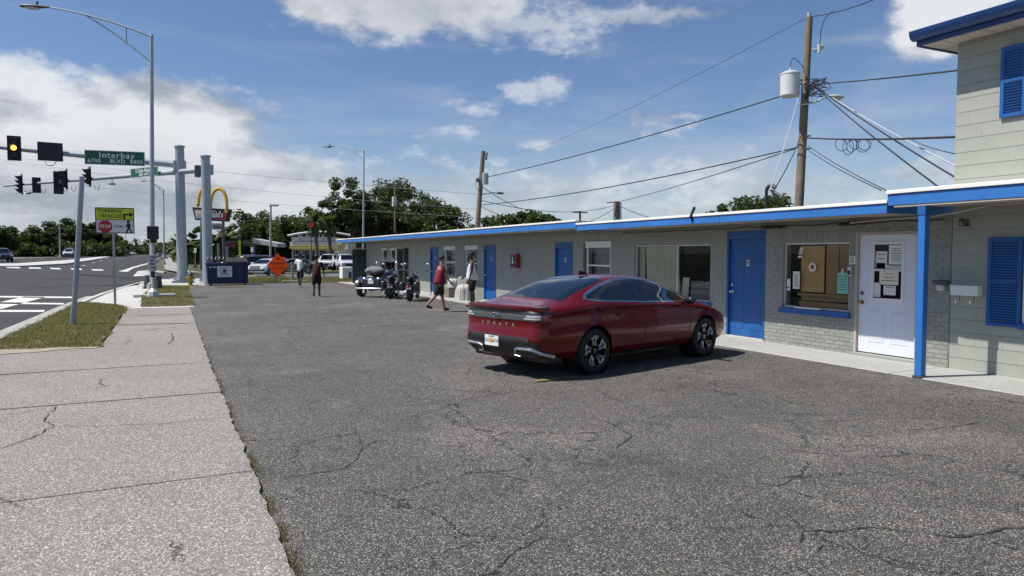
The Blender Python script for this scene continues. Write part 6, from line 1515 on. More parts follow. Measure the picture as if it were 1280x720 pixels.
# ---------------------------------------------------------------- motorcycles
def moto(base, hd, label, trike=False, bars=1.0, scale=1.):
    t = empty('trike' if trike else 'motorcycle', base, label, 'trike' if trike else 'motorcycle', None, hd)
    def wh(x, y, r, w_, nm='wheel'):
        b = MB(); h = w_/2; pr = [(r*.72, -h*.7), (r*.8, -h), (r*.95, -h*.8), (r, 0), (r*.95, h*.8), (r*.8, h), (r*.72, h*.7)]; b.lathe(pr+[pr[0]], (x, y, r), 24, 'Y'); w__ = b.build(nm, 'rubber', t, world=False, smooth=True)
        b = MB(); b.lathe([(r*.74, -h*.6), (r*.66, 0), (r*.74, h*.6)], (x, y, r), 24, 'Y')
        for k in range(8): a = k*math.pi/4; b.cyl((x, y, r), (x+r*.7*math.cos(a), y, r+r*.7*math.sin(a)), .012, .012, 5)
        b.cyl((x, y-h*.8, r), (x, y+h*.8, r), .06, .06, 10); b.build('rim', 'chrome', w__, world=False, smooth=True); return w__
    fw = wh(1.0, 0, .32, .13)
    if not trike: wh(-.62, 0, .32, .19)
    b = MB()
    for s in (-1, 1): b.cyl((1.0, s*.10, .32), (.62, s*.10, 1.02), .028, .03, 8)
    b.build('fork', 'chrome', t, world=False, smooth=True)
    b = MB(); b.lathe([(.34, -.075), (.355, 0), (.34, .075)], (1.0, 0, .32), 24, 'Y')
    bmesh.ops.delete(b.b, geom=[v for v in b.b.verts if v.co.z < .42], context='VERTS'); b.build('front_fender', 'plum' if trike else 'black_gloss', t, world=False, smooth=True)
    b = MB(); b.tube([(.62, 0, .92), (.2, 0, .78), (-.3, 0, .66), (-.62, 0, .36)], .035, 8); b.tube([(.6, 0, .85), (.45, 0, .38), (-.25, 0, .30), (-.62, 0, .36)], .035, 8); b.build('frame', 'black', t, world=False, smooth=True)
    b = MB(); b.box((.12, 0, .42), (.52, .34, .34), None, .05); 
    for s in (-1, 1): b.cyl((.12+s*.05, 0, .45), (.12+s*.2, 0, .74), .1, .1, 12)
    b.build('engine', 'steel', t, world=False, smooth=True)
    b = MB(); b.ball((.28, 0, .84), .2, 14, (1.5, .75, .7)); b.build('fuel_tank', 'plum' if trike else 'black_gloss', t, world=False, smooth=True)
    b = MB(); b.ball((-.28, 0, .76), .22, 12, (1.5, .8, .42)); b.ball((-.62, 0, .86), .18, 12, (1.2, .85, .4)); b.build('seat', 'leather', t, world=False, smooth=True)
    b = MB(); b.tube([(.3, -.42*bars, 1.14), (.46, -.36*bars, 1.16), (.58, -.14, 1.08), (.60, 0, 1.06), (.58, .14, 1.08), (.46, .36*bars, 1.16), (.3, .42*bars, 1.14)], .016, 8); hb = b.build('handlebar', 'chrome', t, world=False, smooth=True)
    for s in (-1, 1):
        b = MB(); b.cyl((.32, s*.41*bars, 1.14), (.2, s*.44*bars, 1.13), .022, .022, 8); b.build('grip', 'rubber', hb, world=False)
        b = MB(); b.cyl((.46, s*.36*bars, 1.16), (.48, s*.42*bars, 1.34), .007, .007, 5); b.ball((.48, s*.44*bars, 1.37), .07, 10, (.35, 1.1, .7)); b.build('mirror', 'chrome', t, world=False, smooth=True)
    b = MB(); b.lathe([(0, -.12), (.07, -.10), (.105, 0), (.105, .03), (0, .05)], (.78, 0, .98), 14, 'X'); b.build('headlight', 'chrome', t, world=False, smooth=True)
    for s in (-1, 1): b = MB(); b.tube([(.2, s*.2, .4), (.05, s*.24, .26), (-.4, s*.25, .25), (-.95, s*.25, .29)], .045, 8); b.build('exhaust', 'chrome', t, world=False, smooth=True)
    if trike:
        for s in (-1, 1): wh(-.75, s*.60, .33, .26)
        b = MB()
        for s in (-1, 1):
            b.lathe([(.37, -.17), (.44, -.12), (.455, 0), (.44, .12), (.37, .17)], (-.75, s*.60, .36), 24, 'Y')
        bmesh.ops.delete(b.b, geom=[v for v in b.b.verts if v.co.z < .40], context='VERTS'); b.build('rear_fender', 'plum', t, world=False, smooth=True)
        b = MB(); b.box((-.82, 0, .58), (.78, .92, .46), None, .10); b.build('trunk', 'plum', t, world=False, smooth=True)
        b = MB(); b.box((-1.22, 0, .36), (.06, 1.36, .07), None, .03); b.build('bumper', 'steel', t, world=False, smooth=True)
        b = MB(); b.box((-1.225, 0, .62), (.02, .24, .13), None, .005); b.build('licence_plate', 'plate', t, world=False)
        for s in (-1, 1): b = MB(); b.ball((-1.18, s*.52, .62), .07, 10, (.5, .8, 1.2)); b.build('tail_lamp', 'tail_red', t, world=False, smooth=True)
        for s in (-1, 1): b = MB(); b.ball((-1.14, s*.30, .72), .10, 10, (.5, 1.2, 1)); b.build('chrome_trim', 'chrome', t, world=False, smooth=True)
        b = MB(); b.ball((-.62, 0, 1.0), .2, 12, (.5, 1.7, 1.0)); b.build('backrest', 'leather', t, world=False, smooth=True)
        b = MB(); b.ball((-.86, .0, 1.08), .25, 14, (.9, 1.7, .62))
        for v in b.b.verts: v.co += V((fbm(v.co.x*5, v.co.y*5, v.co.z*5)*.05, fbm(v.co.y*6, 3)*.04, fbm(v.co.x*6, v.co.y*6, 8)*.06))
        bag = b.build('luggage_bag', 'bag_cloth', None, world=False, smooth=True)
        bag.location = V(base); bag.rotation_euler = (0, 0, hd); tag(bag, 'grey and black patterned bag strapped behind the seat of the trike', 'bag')
        b = MB(); b.prism([(.78, -.34, .95), (.78, .34, .95), (.58, .28, 1.42), (.58, -.28, 1.42)], (-.02, 0, 0)); b.build('windshield', 'dark_glass', t, world=False)
        b = MB(); b.ball((.8, 0, .9), .26, 12, (.7, 1.4, .8)); b.build('fairing', 'plum', t, world=False, smooth=True)
        for s in (-1, 1): b = MB(); b.box((-.28, s*.34, .5), (.5, .2, .32), None, .06); b.build('saddlebag', 'plum', t, world=False, smooth=True)
    else:
        b = MB(); b.lathe([(.33, -.11), (.35, 0), (.33, .11)], (-.62, 0, .34), 24, 'Y'); bmesh.ops.delete(b.b, geom=[v for v in b.b.verts if v.co.z < .40], context='VERTS'); b.build('rear_fender', 'black_gloss', t, world=False, smooth=True)
        b = MB(); b.ball((-1.0, 0, .55), .06, 8, (.5, 1.2, 1)); b.build('tail_lamp', 'tail_red', t, world=False, smooth=True)
        for s in (-1, 1): b = MB(); b.box((-.66, s*.27, .56), (.52, .2, .34), None, .06); b.build('saddlebag', 'leather', t, world=False, smooth=True)
        b = MB(); b.box((-.93, -.0, .48), (.02, .18, .11)); b.build('licence_plate', 'plate', t, world=False)
        b = MB(); b.cyl((-.05, .1, .3), (-.12, .38, .02), .012); b.build('side_stand', 'steel', t, world=False)
    if scale != 1: t.scale = (scale,)*3
    return t
q = G(466, 371); moto((q.x+.55, q.y+.5, gz(q.x, q.y)), rad(52), 'plum coloured trike with a bag on its rear parked by the motel wall', True)
q = G(489, 373); moto((q.x+.2, q.y+.4, gz(q.x, q.y)), rad(66), 'black motorcycle beside the trike, hidden in part behind it')
q = G(515, 376); moto((q.x+.2, q.y+.5, gz(q.x, q.y)), rad(62), 'black motorcycle with wide handlebars standing alone right of the trike', bars=1.15)
# ================================================================== TREES
def leaves(bv, c, r, n, size, flat=.75):
    for _ in range(n):
        d = V((R_.gauss(0, 1), R_.gauss(0, 1), R_.gauss(0, 1))).normalized(); q = c+V((d.x, d.y, d.z*flat))*(r*R_.random()**.45)
        s = size*R_.uniform(.6, 1.3); a = V((R_.gauss(0, 1), R_.gauss(0, 1), R_.gauss(0, .5))).normalized(); b2 = a.cross(V((R_.gauss(0, 1), R_.gauss(0, 1), R_.gauss(0, 1)))).normalized()
        p = [q-a*s, q+b2*s*.5, q+a*s, q-b2*s*.5]
        bv.faces.new([bv.verts.new(v) for v in p])
GT = 'trees behind the motel and restaurant'
def tree(name, base, h, wd, label, m='oak_leaf', trunk_h=.35, n_cl=46, lf=90, size=.3, group=None, tr=.3, hollow=0., seed=0, lean=(0, 0), shape=1.):
    rs = random.Random(seed*17+3); base = V(base); t = empty(name, base, label, 'tree' if name != 'bush' else 'bush', group)
    ct = V((lean[0], lean[1], 0)); tk = MB(); cr = MB(); top = h*trunk_h
    nT = 5; pts = [V((ct.x*i/nT+rs.gauss(0, tr*.3)*(i > 0), ct.y*i/nT, top*i/nT)) for i in range(nT+1)]
    tk.tube(pts, tr, 8, tr*.7); fork = pts[-1]; tips = []
    nl = 7
    for k in range(nl):
        az_ = 2*math.pi*k/nl+rs.uniform(-.4, .4); el_ = rs.uniform(.25, 1.2); L_ = (wd*.5*math.cos(el_)+ (h-top)*.75*math.sin(el_))*rs.uniform(.65, .95)
        d = V((math.cos(az_)*math.cos(el_), math.sin(az_)*math.cos(el_), math.sin(el_)))
        p = [fork+d*(L_*s)+V((rs.gauss(0, .06)*L_*s, rs.gauss(0, .06)*L_*s, L_*.10*math.sin(s*3))) for s in (0, .25, .5, .75, 1)]
        tk.tube(p, tr*.5, 6, tr*.12); tips += [(p[2], .7), (p[3], .85), (p[4], 1.)]
        for s in (1, 2, 3):
            a2 = az_+rs.uniform(-1.2, 1.2); e2 = rs.uniform(-.1, 1.1); d2 = V((math.cos(a2)*math.cos(e2), math.sin(a2)*math.cos(e2), math.sin(e2))); l2 = L_*rs.uniform(.25, .5)
            q = [p[s], p[s]+d2*l2*.5+V((0, 0, .05*l2)), p[s]+d2*l2]; tk.tube(q, tr*.22, 5, tr*.06); tips.append((q[2], .9))
    trunk = tk.build('trunk', 'bark', t, world=False, smooth=True)
    cz = top+(h-top)*.5
    cl = [(p, 1.) for p, _ in tips]
    while len(cl) < n_cl*1.25:
        a = rs.uniform(0, 6.283); u_ = rs.uniform(-1, 1); rr = rs.uniform(.3, 1.)
        x, y, z = math.cos(a)*math.sqrt(1-u_*u_), math.sin(a)*math.sqrt(1-u_*u_), u_
        if z < -.55: continue
        wob = 1+.28*fbm(x*1.7+seed, y*1.7, z*1.7)
        p = V((x*wd*.5*rr*wob, y*wd*.5*rr*wob, cz+z*(h-top)*.52*rr*wob*shape))
        if hollow and rs.random() < hollow: continue
        cl.append((p, .9))
    zm_ = max(V(p).z for p, _ in cl); fz = (h-top-.07*wd)/max(.3, zm_-top)
    for p, k in cl:
        p = V(p)
        if p.z > top: p.z = top+(p.z-top)*fz
        e_ = math.sqrt((p.x/(wd*.5))**2+(p.y/(wd*.5))**2+((p.z-cz)/((h-top)*.56))**2)
        if e_ > 1.02: p = V((p.x/e_, p.y/e_, cz+(p.z-cz)/e_))
        p.z = min(p.z, h*.97)
        leaves(cr.b, p+ct, wd*.125*rs.uniform(.55, 1.4), int(lf*1.5*rs.uniform(.6, 1.3)), size*.72)
    cr.build('crown', m, t, world=False, norm=False)
    return t
def at(x, depth): q = D(x, 322, depth); return V((q.x, q.y, gz(q.x, q.y)-.1))
def hgt(y, depth): return EYE+(317-y)*depth/900
def tpx(x0, x1, ytop, depth, label, **k):
    b_ = at((x0+x1)/2, depth); nm = k.pop('name', 'oak_tree')
    return tree(nm, b_, hgt(ytop, depth)-b_.z, (x1-x0)*depth/900, label, **k)
tpx(402, 470, 222, 105, 'tallest dark oak behind the restaurant, left of the street light', n_cl=85, lf=120, size=.32, seed=1, group=GT, tr=.45, trunk_h=.22)
tpx(450, 532, 226, 112, 'dark oak right of the street light, full crown above the motel roof', n_cl=85, lf=120, size=.34, seed=2, group=GT, tr=.45, trunk_h=.24)
tpx(505, 586, 236, 100, 'open oak whose limbs show against the sky at the right of the group', n_cl=52, lf=105, size=.30, seed=3, group=GT, tr=.4, trunk_h=.40, shape=.75)
tpx(342, 420, 257, 110, 'round dark oak left of the tallest one, above the restaurant roof', n_cl=75, lf=110, size=.34, seed=4, group=GT, tr=.4, trunk_h=.25)
tpx(290, 360, 264, 125, 'broad dark oak above the lot lamp post', n_cl=75, lf=110, size=.36, seed=5, group=GT, tr=.4, trunk_h=.2)
tpx(268, 318, 284, 118, 'low dark tree right of the pole sign', n_cl=50, lf=100, size=.36, seed=6, group=GT, tr=.3, trunk_h=.15)
tpx(226, 262, 284, 100, 'leafy tree between the two thick signal columns', n_cl=40, lf=110, size=.30, seed=7, group=GT, tr=.25, trunk_h=.2, m='green_leaf')
tpx(588, 640, 271, 60, 'small leafy tree at the foot of the far roof pole', n_cl=60, lf=80, size=.20, seed=8, group=GT, tr=.12, trunk_h=.5, m='green_leaf')
tpx(616, 688, 262, 56, 'bushy bright tree peeping over the far roof', n_cl=60, lf=90, size=.19, seed=9, group=GT, tr=.12, trunk_h=.5, m='green_leaf')
tpx(648, 712, 266, 57, 'low bushy tree right of its taller neighbour over the far roof', n_cl=60, lf=90, size=.19, seed=10, group=GT, tr=.12, trunk_h=.5, m='green_leaf')
tpx(910, 990, 245, 30, 'leafy treetop behind the service mast on the near roof', n_cl=50, lf=60, size=.13, seed=11, group=GT, tr=.08, trunk_h=.6, m='green_leaf')
tpx(876, 930, 256, 30, 'small tuft of tree just showing over the near roof', n_cl=30, lf=50, size=.12, seed=12, group=GT, tr=.06, trunk_h=.6, m='green_leaf')
tpx(530, 568, 272, 92, 'pale green low tree beneath the open oak', n_cl=34, lf=90, size=.26, seed=13, group=GT, tr=.2, trunk_h=.15, m='green_leaf')
tpx(436, 500, 272, 120, 'dark undergrowth tree filling the gap under the oaks', n_cl=60, lf=110, size=.4, seed=14, group=GT, tr=.3, trunk_h=.1)
tpx(370, 440, 276, 125, 'dark low tree behind the restaurant roof', n_cl=60, lf=110, size=.4, seed=15, group=GT, tr=.3, trunk_h=.1)
tpx(300, 380, 292, 132, 'dark hedge like tree behind the parked cars', n_cl=60, lf=110, size=.45, seed=16, group=GT, tr=.3, trunk_h=.06)
tpx(255, 310, 300, 134, 'dark hedge like tree behind the dumpster', n_cl=60, lf=110, size=.45, seed=17, group=GT, tr=.3, trunk_h=.06)
# left tree line
GL = 'trees in the line across the road'
LT = [(-48, 14, 279, 150, 'leftmost tree of the line across the road, cut by the picture edge'), (8, 46, 291, 165, 'low tree second from the left in the line across the road'), (28, 80, 284, 170, 'broad tree behind the white van across the road'), (62, 112, 273, 175, 'tallest tree of the line across the road, beside the leaning pole'),
      (92, 140, 279, 185, 'tree right of the leaning pole, behind the yellow sign'), (122, 158, 293, 200, 'sloping last tree of the line across the road'), (40, 70, 290, 168, 'dark infill tree between the white van and the far left trees'), (104, 130, 288, 186, 'dark infill tree under the yellow sign')]
for k, (x0, x1, yt, dp2, lab) in enumerate(LT): tpx(x0, x1, yt, dp2, lab, n_cl=75, lf=120, size=.55, seed=30+k, group=GL, tr=.4, trunk_h=.12, m='green_leaf' if k % 3 == 0 else 'oak_leaf')
# dense understorey that reads as one mass
b = MB()
for k in range(150):
    x = -70+228*k/150; d = 160+35*R_.random(); q = at(x, d); leaves(b.b, q+V((0, 0, R_.uniform(.5, 2.6))), 1.9, 80, .5)
tag(b.build('undergrowth', 'oak_leaf', None, world=False, norm=False), kind='stuff')
b = MB()
for k in range(150):
    x = 225+240*k/150; d = 128+18*R_.random(); q = at(x, d); leaves(b.b, q+V((0, 0, R_.uniform(.3, 2.4))), 1.7, 80, .42)
tag(b.build('undergrowth', 'oak_leaf', None, world=False, norm=False), kind='stuff')
b = MB()
for k in range(70):
    x = 158+62*k/70; d = 420+60*R_.random(); q = at(x, d); leaves(b.b, q+V((0, 0, R_.uniform(.5, 3.5)+3.*(x > 196))), 4, 60, 1.1)
tag(b.build('distant_trees', 'oak_leaf', None, world=False, norm=False), kind='stuff')
# palms
GP = 'palms'
def palm(base, h, fr, label, n=17, r=.16, skirt=False):
    base = V(base); t = empty('palm_tree', base, label, 'palm', GP); b = MB()
    b.tube([V((.1*math.sin(i*.7), 0, h*i/6)) for i in range(7)], r*1.2, 8, r*.8); b.build('trunk', 'bark', t, world=False, smooth=True)
    b = MB(); top = V((.1*math.sin(4.2), 0, h))
    for k in range(n+(8 if skirt else 0)):
        a = R_.uniform(0, 6.28); e = R_.uniform(-.2, 1.25) if k < n else R_.uniform(-1.2, -.4); p = top; d = V((math.cos(a)*math.cos(e), math.sin(a)*math.cos(e), math.sin(e))); pr = None
        for i in range(7):
            w_ = fr*.16*math.sin(math.pi*(i+.6)/7.2); s_ = V((-d.y, d.x, 0)).normalized()*w_
            row = [b.b.verts.new(p-s_-V((0, 0, w_*.4))), b.b.verts.new(p), b.b.verts.new(p+s_-V((0, 0, w_*.4)))]
            if pr and i % 1 == 0:
                b.b.faces.new((pr[0], pr[1], row[1], row[0])); b.b.faces.new((pr[1], pr[2], row[2], row[1]))
            pr = row; p = p+d*(fr/6); d = (d-V((0, 0, .20))).normalized()
    b.build('crown', 'palm_leaf', t, world=False, norm=False); return t
for x, yt, dp2, lab in ((170, 302, 300, 'tallest far palm standing alone over the far road'), (182, 305, 310, 'left palm of the far cluster of three'), (187, 303, 310, 'middle palm of the far cluster of three'), (193, 307, 310, 'right palm of the far cluster of three')):
    b_ = at(x, dp2); palm(b_, hgt(yt, dp2)-b_.z-.3, 2.6, lab, r=.28)
for x, yt, dp2, lab in ((395, 279, 80, 'dark palm trunk left in front of the restaurant letters'), (412, 281, 82, 'dark palm trunk right in front of the restaurant letters')):
    b_ = at(x, dp2); b_.z = 0; palm(b_, hgt(yt, dp2), 1.6, lab, n=22, r=.20, skirt=True)
for x, yt, dp2, lab in ((232, 303, 88, 'low shaggy palm left of the right signal column'), (272, 296, 90, 'shaggy palm behind the pole sign board'), (283, 294, 92, 'shaggy palm right of the pole sign board'), (224, 304, 120, 'dark palm behind the left signal column')):
    b_ = at(x, dp2); b_.z = 0; palm(b_, hgt(yt, dp2)*.8, 2.2, lab, n=26, r=.2, skirt=True)

# ================================================================== PEOPLE
def skin_mesh(name, verts, edges, radii, m, parent, lvl=1, root=0, smooth=True):
    me = bpy.data.meshes.new('t'); me.from_pydata(verts, edges, []); o = bpy.data.objects.new('t', me); COL.objects.link(o)
    md = o.modifiers.new('k', 'SKIN'); md.branch_smoothing = .6; md.use_smooth_shade = True
    for i, r in enumerate(radii):
        sv = me.skin_vertices[0].data[i]; sv.radius = (r, r) if not isinstance(r, tuple) else r; sv.use_root = (i == root)
    sb = o.modifiers.new('s', 'SUBSURF'); sb.levels = sb.render_levels = lvl
    dg = bpy.context.evaluated_depsgraph_get(); f = bpy.data.meshes.new_from_object(o.evaluated_get(dg)); bpy.data.objects.remove(o); bpy.data.meshes.remove(me)
    f.materials.clear(); f.materials.append(M[m]); f.name = name
    for p in f.polygons: p.use_smooth = True; p.material_index = 0
    ob = bpy.data.objects.new(name, f); link(ob, parent); return ob
def person(base, hd, label, pose, skin, top, bottom, shoes, H_=1.76, sleeves=True, hat=None, long_=.5, tank=False, girth=1.0):
    """local frame: +x forward, y left. pose: hip/knee pitch per leg, shoulder/elbow pitch per arm, lean"""
    k = H_/1.76; vs, es, rs = [], [], []
    def add(p, r, par=None):
        vs.append(tuple(V(p)*k)); rs.append(r*k if not isinstance(r, tuple) else (r[0]*k, r[1]*k))
        if par is not None: es.append((par, len(vs)-1))
        return len(vs)-1
    ln = pose.get('lean', .04); sn = lambda z: ln*(z-.95)
    pel = add((0, 0, .96), (.118*girth, .108*girth)); wst = add((sn(1.10), 0, 1.10), (.105*girth, .100*girth), pel); ch = add((sn(1.30), 0, 1.30), (.130*girth, .112*girth), wst); nb = add((sn(1.46), 0, 1.455), .075, ch); nk = add((sn(1.52)+.01, 0, 1.525), .054, nb)
    hx = sn(1.6)+.02+pose.get('head', 0); jaw = add((hx+.012, 0, 1.585), .066, nk); hd1 = add((hx, 0, 1.655), .088, jaw); ht = add((hx-.01, 0, 1.712), .070, hd1)
    nose = add((hx+.098, 0, 1.635), .013, hd1)
    for s in (-1, 1): add((hx-.005, s*.090, 1.64), .016, hd1)
    legs = {}
    for s, nm in ((1, 'l'), (-1, 'r')):
        hp, kn = pose['leg_'+nm]; a = V((0, s*.095, .90)); hip = add(a, .092*girth, pel)
        d = V((math.sin(hp), 0, -math.cos(hp))); kp = a+d*.42; kn_ = add(kp, .058, hip); mid = None
        c_ = kp+V((math.sin(hp-kn), 0, -math.cos(hp-kn)))*.16; cv = add(c_, .056, kn_); d2 = V((math.sin(hp-kn), 0, -math.cos(hp-kn))); ap = kp+d2*.41; an = add(ap, .036, cv)
        fa = pose.get('foot_'+nm, 0.); fd = V((math.cos(fa), 0, math.sin(fa))); ball_ = add(ap+fd*.14+V((0, 0, -.035)), .032, an)
        legs[nm] = (a, kp, ap, fd)
    arms = {}
    for s, nm in ((1, 'l'), (-1, 'r')):
        sp, eb, ab = pose['arm_'+nm]; a = V((sn(1.42), s*.185, 1.415)); sh = add(a, .058, ch)
        d = V((math.sin(sp), s*math.sin(ab), -math.cos(sp)*math.cos(ab))).normalized(); ep = a+d*.285; el_ = add(ep, .042, sh)
        e2 = sp+eb; d2 = V((math.sin(e2), s*math.sin(ab)*.4, -math.cos(e2))).normalized(); wp = ep+d2*.25; wr = add(wp, .027, el_)
        pa = wp+d2*.055; pm = add(pa, .030, wr); 
        fw = V((d2.z*-1, 0, d2.x)) ; fw = V((-d2.z, 0, d2.x)).normalized()
        for i, (o_, l_) in enumerate(((-.030, .060), (-.010, .072), (.010, .068), (.030, .055))):
            f0 = add(pa+fw*o_+d2*.035, .0095, pm); f1 = add(pa+fw*o_+d2*(.035+l_*.5)+V((0, -s*.008, 0)), .0085, f0); add(pa+fw*o_*.9+d2*(.035+l_*.85)+V((0, -s*.026, 0)), .007, f1)
        t0 = add(wp+d2*.03+fw*.034, .011, pm); add(wp+d2*.075+fw*.05, .009, t0)
        arms[nm] = (a, ep, wp)
    ob = skin_mesh('person', vs, es, rs, skin, None, 1); ob.location = V(base); ob.rotation_euler = (0, 0, hd); tag(ob, label, 'person')
    K = lambda p: tuple(V(p)*k)
    # shirt
    g = 1.10; SV = [(0, 0, .80), (0, 0, .92), (sn(1.08), 0, 1.08), (sn(1.30), 0, 1.30), (sn(1.46), 0, 1.47)]; SR = [.165*girth, .168*girth, .166*girth, .182*girth, .085]; SE = [(0, 1), (1, 2), (2, 3), (3, 4)]
    for nm in 'lr':
        a, ep, wp = arms[nm]; SV.append(tuple(a)); SR.append(.082 if not tank else .055); SE.append((3, len(SV)-1))
        if sleeves: SV.append(tuple(a+(ep-a)*.5)); SR.append(.074); SE.append((len(SV)-2, len(SV)-1)); SV.append(tuple(a+(ep-a)*.9)); SR.append(.066); SE.append((len(SV)-2, len(SV)-1))
    skin_mesh('shirt', [K(p) for p in SV], SE, [r*k for r in SR], top, ob, 1)
    # shorts or trousers
    PV = [(0, 0, 1.06), (0, 0, .93)]; PR = [.15*girth, .162*girth]; PE = [(0, 1)]
    for nm in 'lr':
        a, kp, ap, fd = legs[nm]; PV.append(tuple(a-V((0, 0, .04)))); PR.append(.128*girth); PE.append((1, len(PV)-1))
        PV.append(tuple(a+(kp-a)*.55)); PR.append(.118); PE.append((len(PV)-2, len(PV)-1)); PV.append(tuple(a+(kp-a)*(1.08 if long_ < 1 else 1))); PR.append(.105); PE.append((len(PV)-2, len(PV)-1))
        if long_ >= 1: PV.append(tuple(kp+(ap-kp)*.5)); PR.append(.082); PE.append((len(PV)-2, len(PV)-1))
    skin_mesh('shorts', [K(p) for p in PV], PE, [r*k for r in PR], bottom, ob, 1)
    for nm in 'lr':
        a, kp, ap, fd = legs[nm]; h_ = ap-fd*.05+V((0, 0, -.045)); 
        skin_mesh('shoe', [K(h_), K(h_+fd*.10), K(h_+fd*.23), K(ap+V((0, 0, .0)))], [(0, 1), (1, 2), (0, 3)], [.045*k, .048*k, .036*k, .042*k], shoes, ob, 1)
    b = MB(); hc = V((hx-.012, 0, 1.685))*k; b.ball(hc, .102*k, 14, (1.03, .93, .86)); bmesh.ops.delete(b.b, geom=[v for v in b.b.verts if v.co.z < hc.z-.02*k and v.co.x > hc.x-.02], context='VERTS'); b.build('hair', 'hair' if hat is None else hat, ob, world=False, smooth=True)
    if hat: b = MB(); b.ball(V((hx+.10, 0, 1.70))*k, .07*k, 10, (1.1, 1, .12)); b.build('cap_brim', hat, ob, world=False, smooth=True)
    for s in (-1, 1): b = MB(); b.ball(V((hx+.078, s*.033, 1.658))*k, .012*k, 8); b.build('eye', 'sign_black', ob, world=False, smooth=True)
    b = MB(); b.box(V((hx+.078, 0, 1.600))*k, (.012*k, .045*k, .010*k)); b.build('mouth', 'maroon', ob, world=False)
    # drop to the ground
    lo = min(min((c.matrix_basis @ v.co).z for v in c.data.vertices) for c in CH[ob.name] if c.name.startswith('shoe'))
    ob.location.z -= lo
    return ob
sr = math.radians
q = G(549.5, 389); person(q, sr(-6), 'man in a dark red shirt and black shorts striding right across the lot', dict(leg_l=(sr(14), sr(4)), leg_r=(sr(-20), sr(24)), foot_r=-.3, arm_l=(sr(-18), sr(18), sr(10)), arm_r=(sr(16), sr(20), sr(10)), lean=.10), 'skin_tan', 'cloth_red', 'cloth_black', 'black', 1.72, girth=1.38)
q = G(590, 383.5); person(q, sr(160), 'man in a white sleeveless shirt and black shorts standing behind the red car', dict(leg_l=(sr(3), sr(2)), leg_r=(sr(-3), sr(2)), arm_l=(sr(2), sr(14), sr(9)), arm_r=(sr(10), sr(34), sr(9)), lean=.02), 'skin_dark', 'cloth_lavender', 'cloth_black', 'black', 1.86, sleeves=False, tank=True, girth=1.32)
q = G(375.5, 359.5); person(q, sr(60), 'walker in a white shirt and black shorts seen from behind', dict(leg_l=(sr(10), sr(6)), leg_r=(sr(-10), sr(14)), arm_l=(sr(-10), sr(16), sr(14)), arm_r=(sr(10), sr(20), sr(14)), lean=.04), 'skin_dark', 'cloth_white', 'cloth_black', 'cloth_white', 1.78, hat='cloth_black')
q = G(396, 370.5); person(q, sr(75), 'walker in a dark maroon shirt and black shorts seen from behind', dict(leg_l=(sr(-14), sr(10)), leg_r=(sr(16), sr(6)), arm_l=(sr(12), sr(30), sr(18)), arm_r=(sr(-10), sr(24), sr(18)), lean=.05), 'skin_dark', 'cloth_maroon', 'cloth_black', 'black', 1.74, girth=1.18)

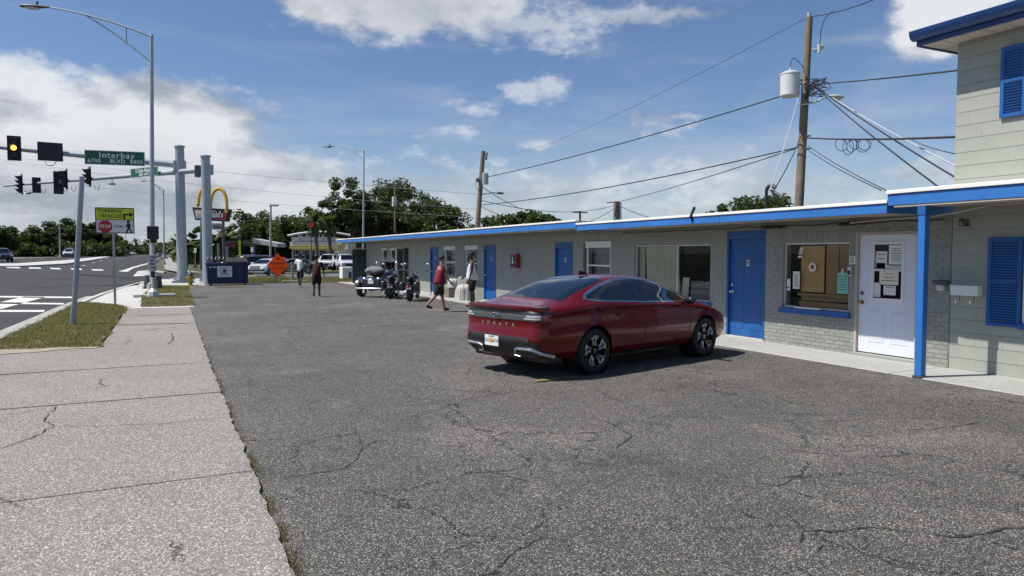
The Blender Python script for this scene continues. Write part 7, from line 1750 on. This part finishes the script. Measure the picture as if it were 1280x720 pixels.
# ================================================================== THINGS BY THE MOTEL WALL
def drape(name, c, sc, m, label, cat, folds=15, amp=.05, seed=0., ex=.45):
    "cloth thrown over a squarish heap: super-ellipse plan, vertical folds that deepen towards the hem"
    b = MB(); rows = []; n = 96
    for j, (zz, rr) in enumerate(((0, 1.04), (.25, 1.0), (.55, .97), (.8, .93), (.93, .84), (1., .6), (1.02, .25))):
        row = []
        for k in range(n):
            a = 2*math.pi*k/n; ca, sa = math.cos(a), math.sin(a); u_ = abs(ca)**ex*(1 if ca > 0 else -1); w_ = abs(sa)**ex*(1 if sa > 0 else -1)
            f_ = 1+amp*(1-zz*.8)*(math.sin(a*folds+seed+1.3*fbm(a, seed))+.6*math.sin(a*folds*1.7+seed*2))+.12*fbm(ca*1.4+seed, sa*1.4, zz*1.5)
            row.append(b.b.verts.new((c[0]+sc[0]*u_*rr*f_, c[1]+sc[1]*w_*rr*f_, c[2]+sc[2]*(zz+.09*fbm(ca*1.5, sa*1.5+seed, 3)*(zz > .5)))))
        rows.append(row)
    for p, q in zip(rows, rows[1:]):
        for k in range(n): b.b.faces.new((p[k], p[(k+1) % n], q[(k+1) % n], q[k]))
    b.b.faces.new(rows[-1])
    o = b.build(name, m, None, smooth=True); tag(o, label, cat); return o
q = PX(581, 371, 10.5); drape('covered_bundle', (10.5, q.y, .012), (.30, .42, .58), 'bundle_white', 'large pale draped bundle on the walkway behind the standing man', 'bundle', seed=1)
q2 = PX(566, 358, 10.75); drape('garbage_bag', (10.75, q2.y, .425), (.20, .30, .34), 'bundle_white', 'white stuffed bag resting on the brown crate left of the pale bundle', 'bag', seed=4, folds=7, ex=.75)
q3 = PX(577, 352, 10.85); drape('grey_cover', (10.93, q3.y, .015), (.13, .5, .86), 'bundle_grey', 'grey cloth cover hung on a frame against the wall behind the pale bundle', 'cover', seed=7, folds=11)
t = empty('crate', (10.72, q2.y, .012), 'brown crate on the walkway under a white bag', 'crate')
for z in (.03, .16, .29): b = MB(); b.bx(10.45, 10.47, q2.y-.33, q2.y+.33, z, z+.11); b.build('slat', 'far_roof', t)
b = MB(); b.bx(10.47, 10.98, q2.y-.32, q2.y+.32, .02, .42); b.build('case', 'far_roof', t)
q4 = PX(546, 366, 10.5); t = empty('plastic_chair', (10.5, q4.y, .012), 'small dark chair standing by the leftmost visible blue door', 'chair')
for dx in (-.2, .2):
    for dy in (-.2, .2): b = MB(); b.cyl((10.5+dx, q4.y+dy, .012), (10.5+dx*.9, q4.y+dy*.9, .42), .02, .02, 6); b.build('leg', 'dark_steel', t)
b = MB(); b.bx(10.26, 10.74, q4.y-.24, q4.y+.24, .42, .46, .01); b.build('seat', 'black_plastic', t); b = MB(); b.bx(10.70, 10.74, q4.y-.24, q4.y+.24, .46, .86, .01); b.build('backrest', 'black_plastic', t)
# manhole / drain patches on the lot
b = MB(); c = G(253, 367)
tag(grid('asphalt_patch', 'seam', c.x-.5, c.x+1.0, c.y-1.2, c.y+1.0, 3, 3, .002), kind='structure') if False else b.b.free()
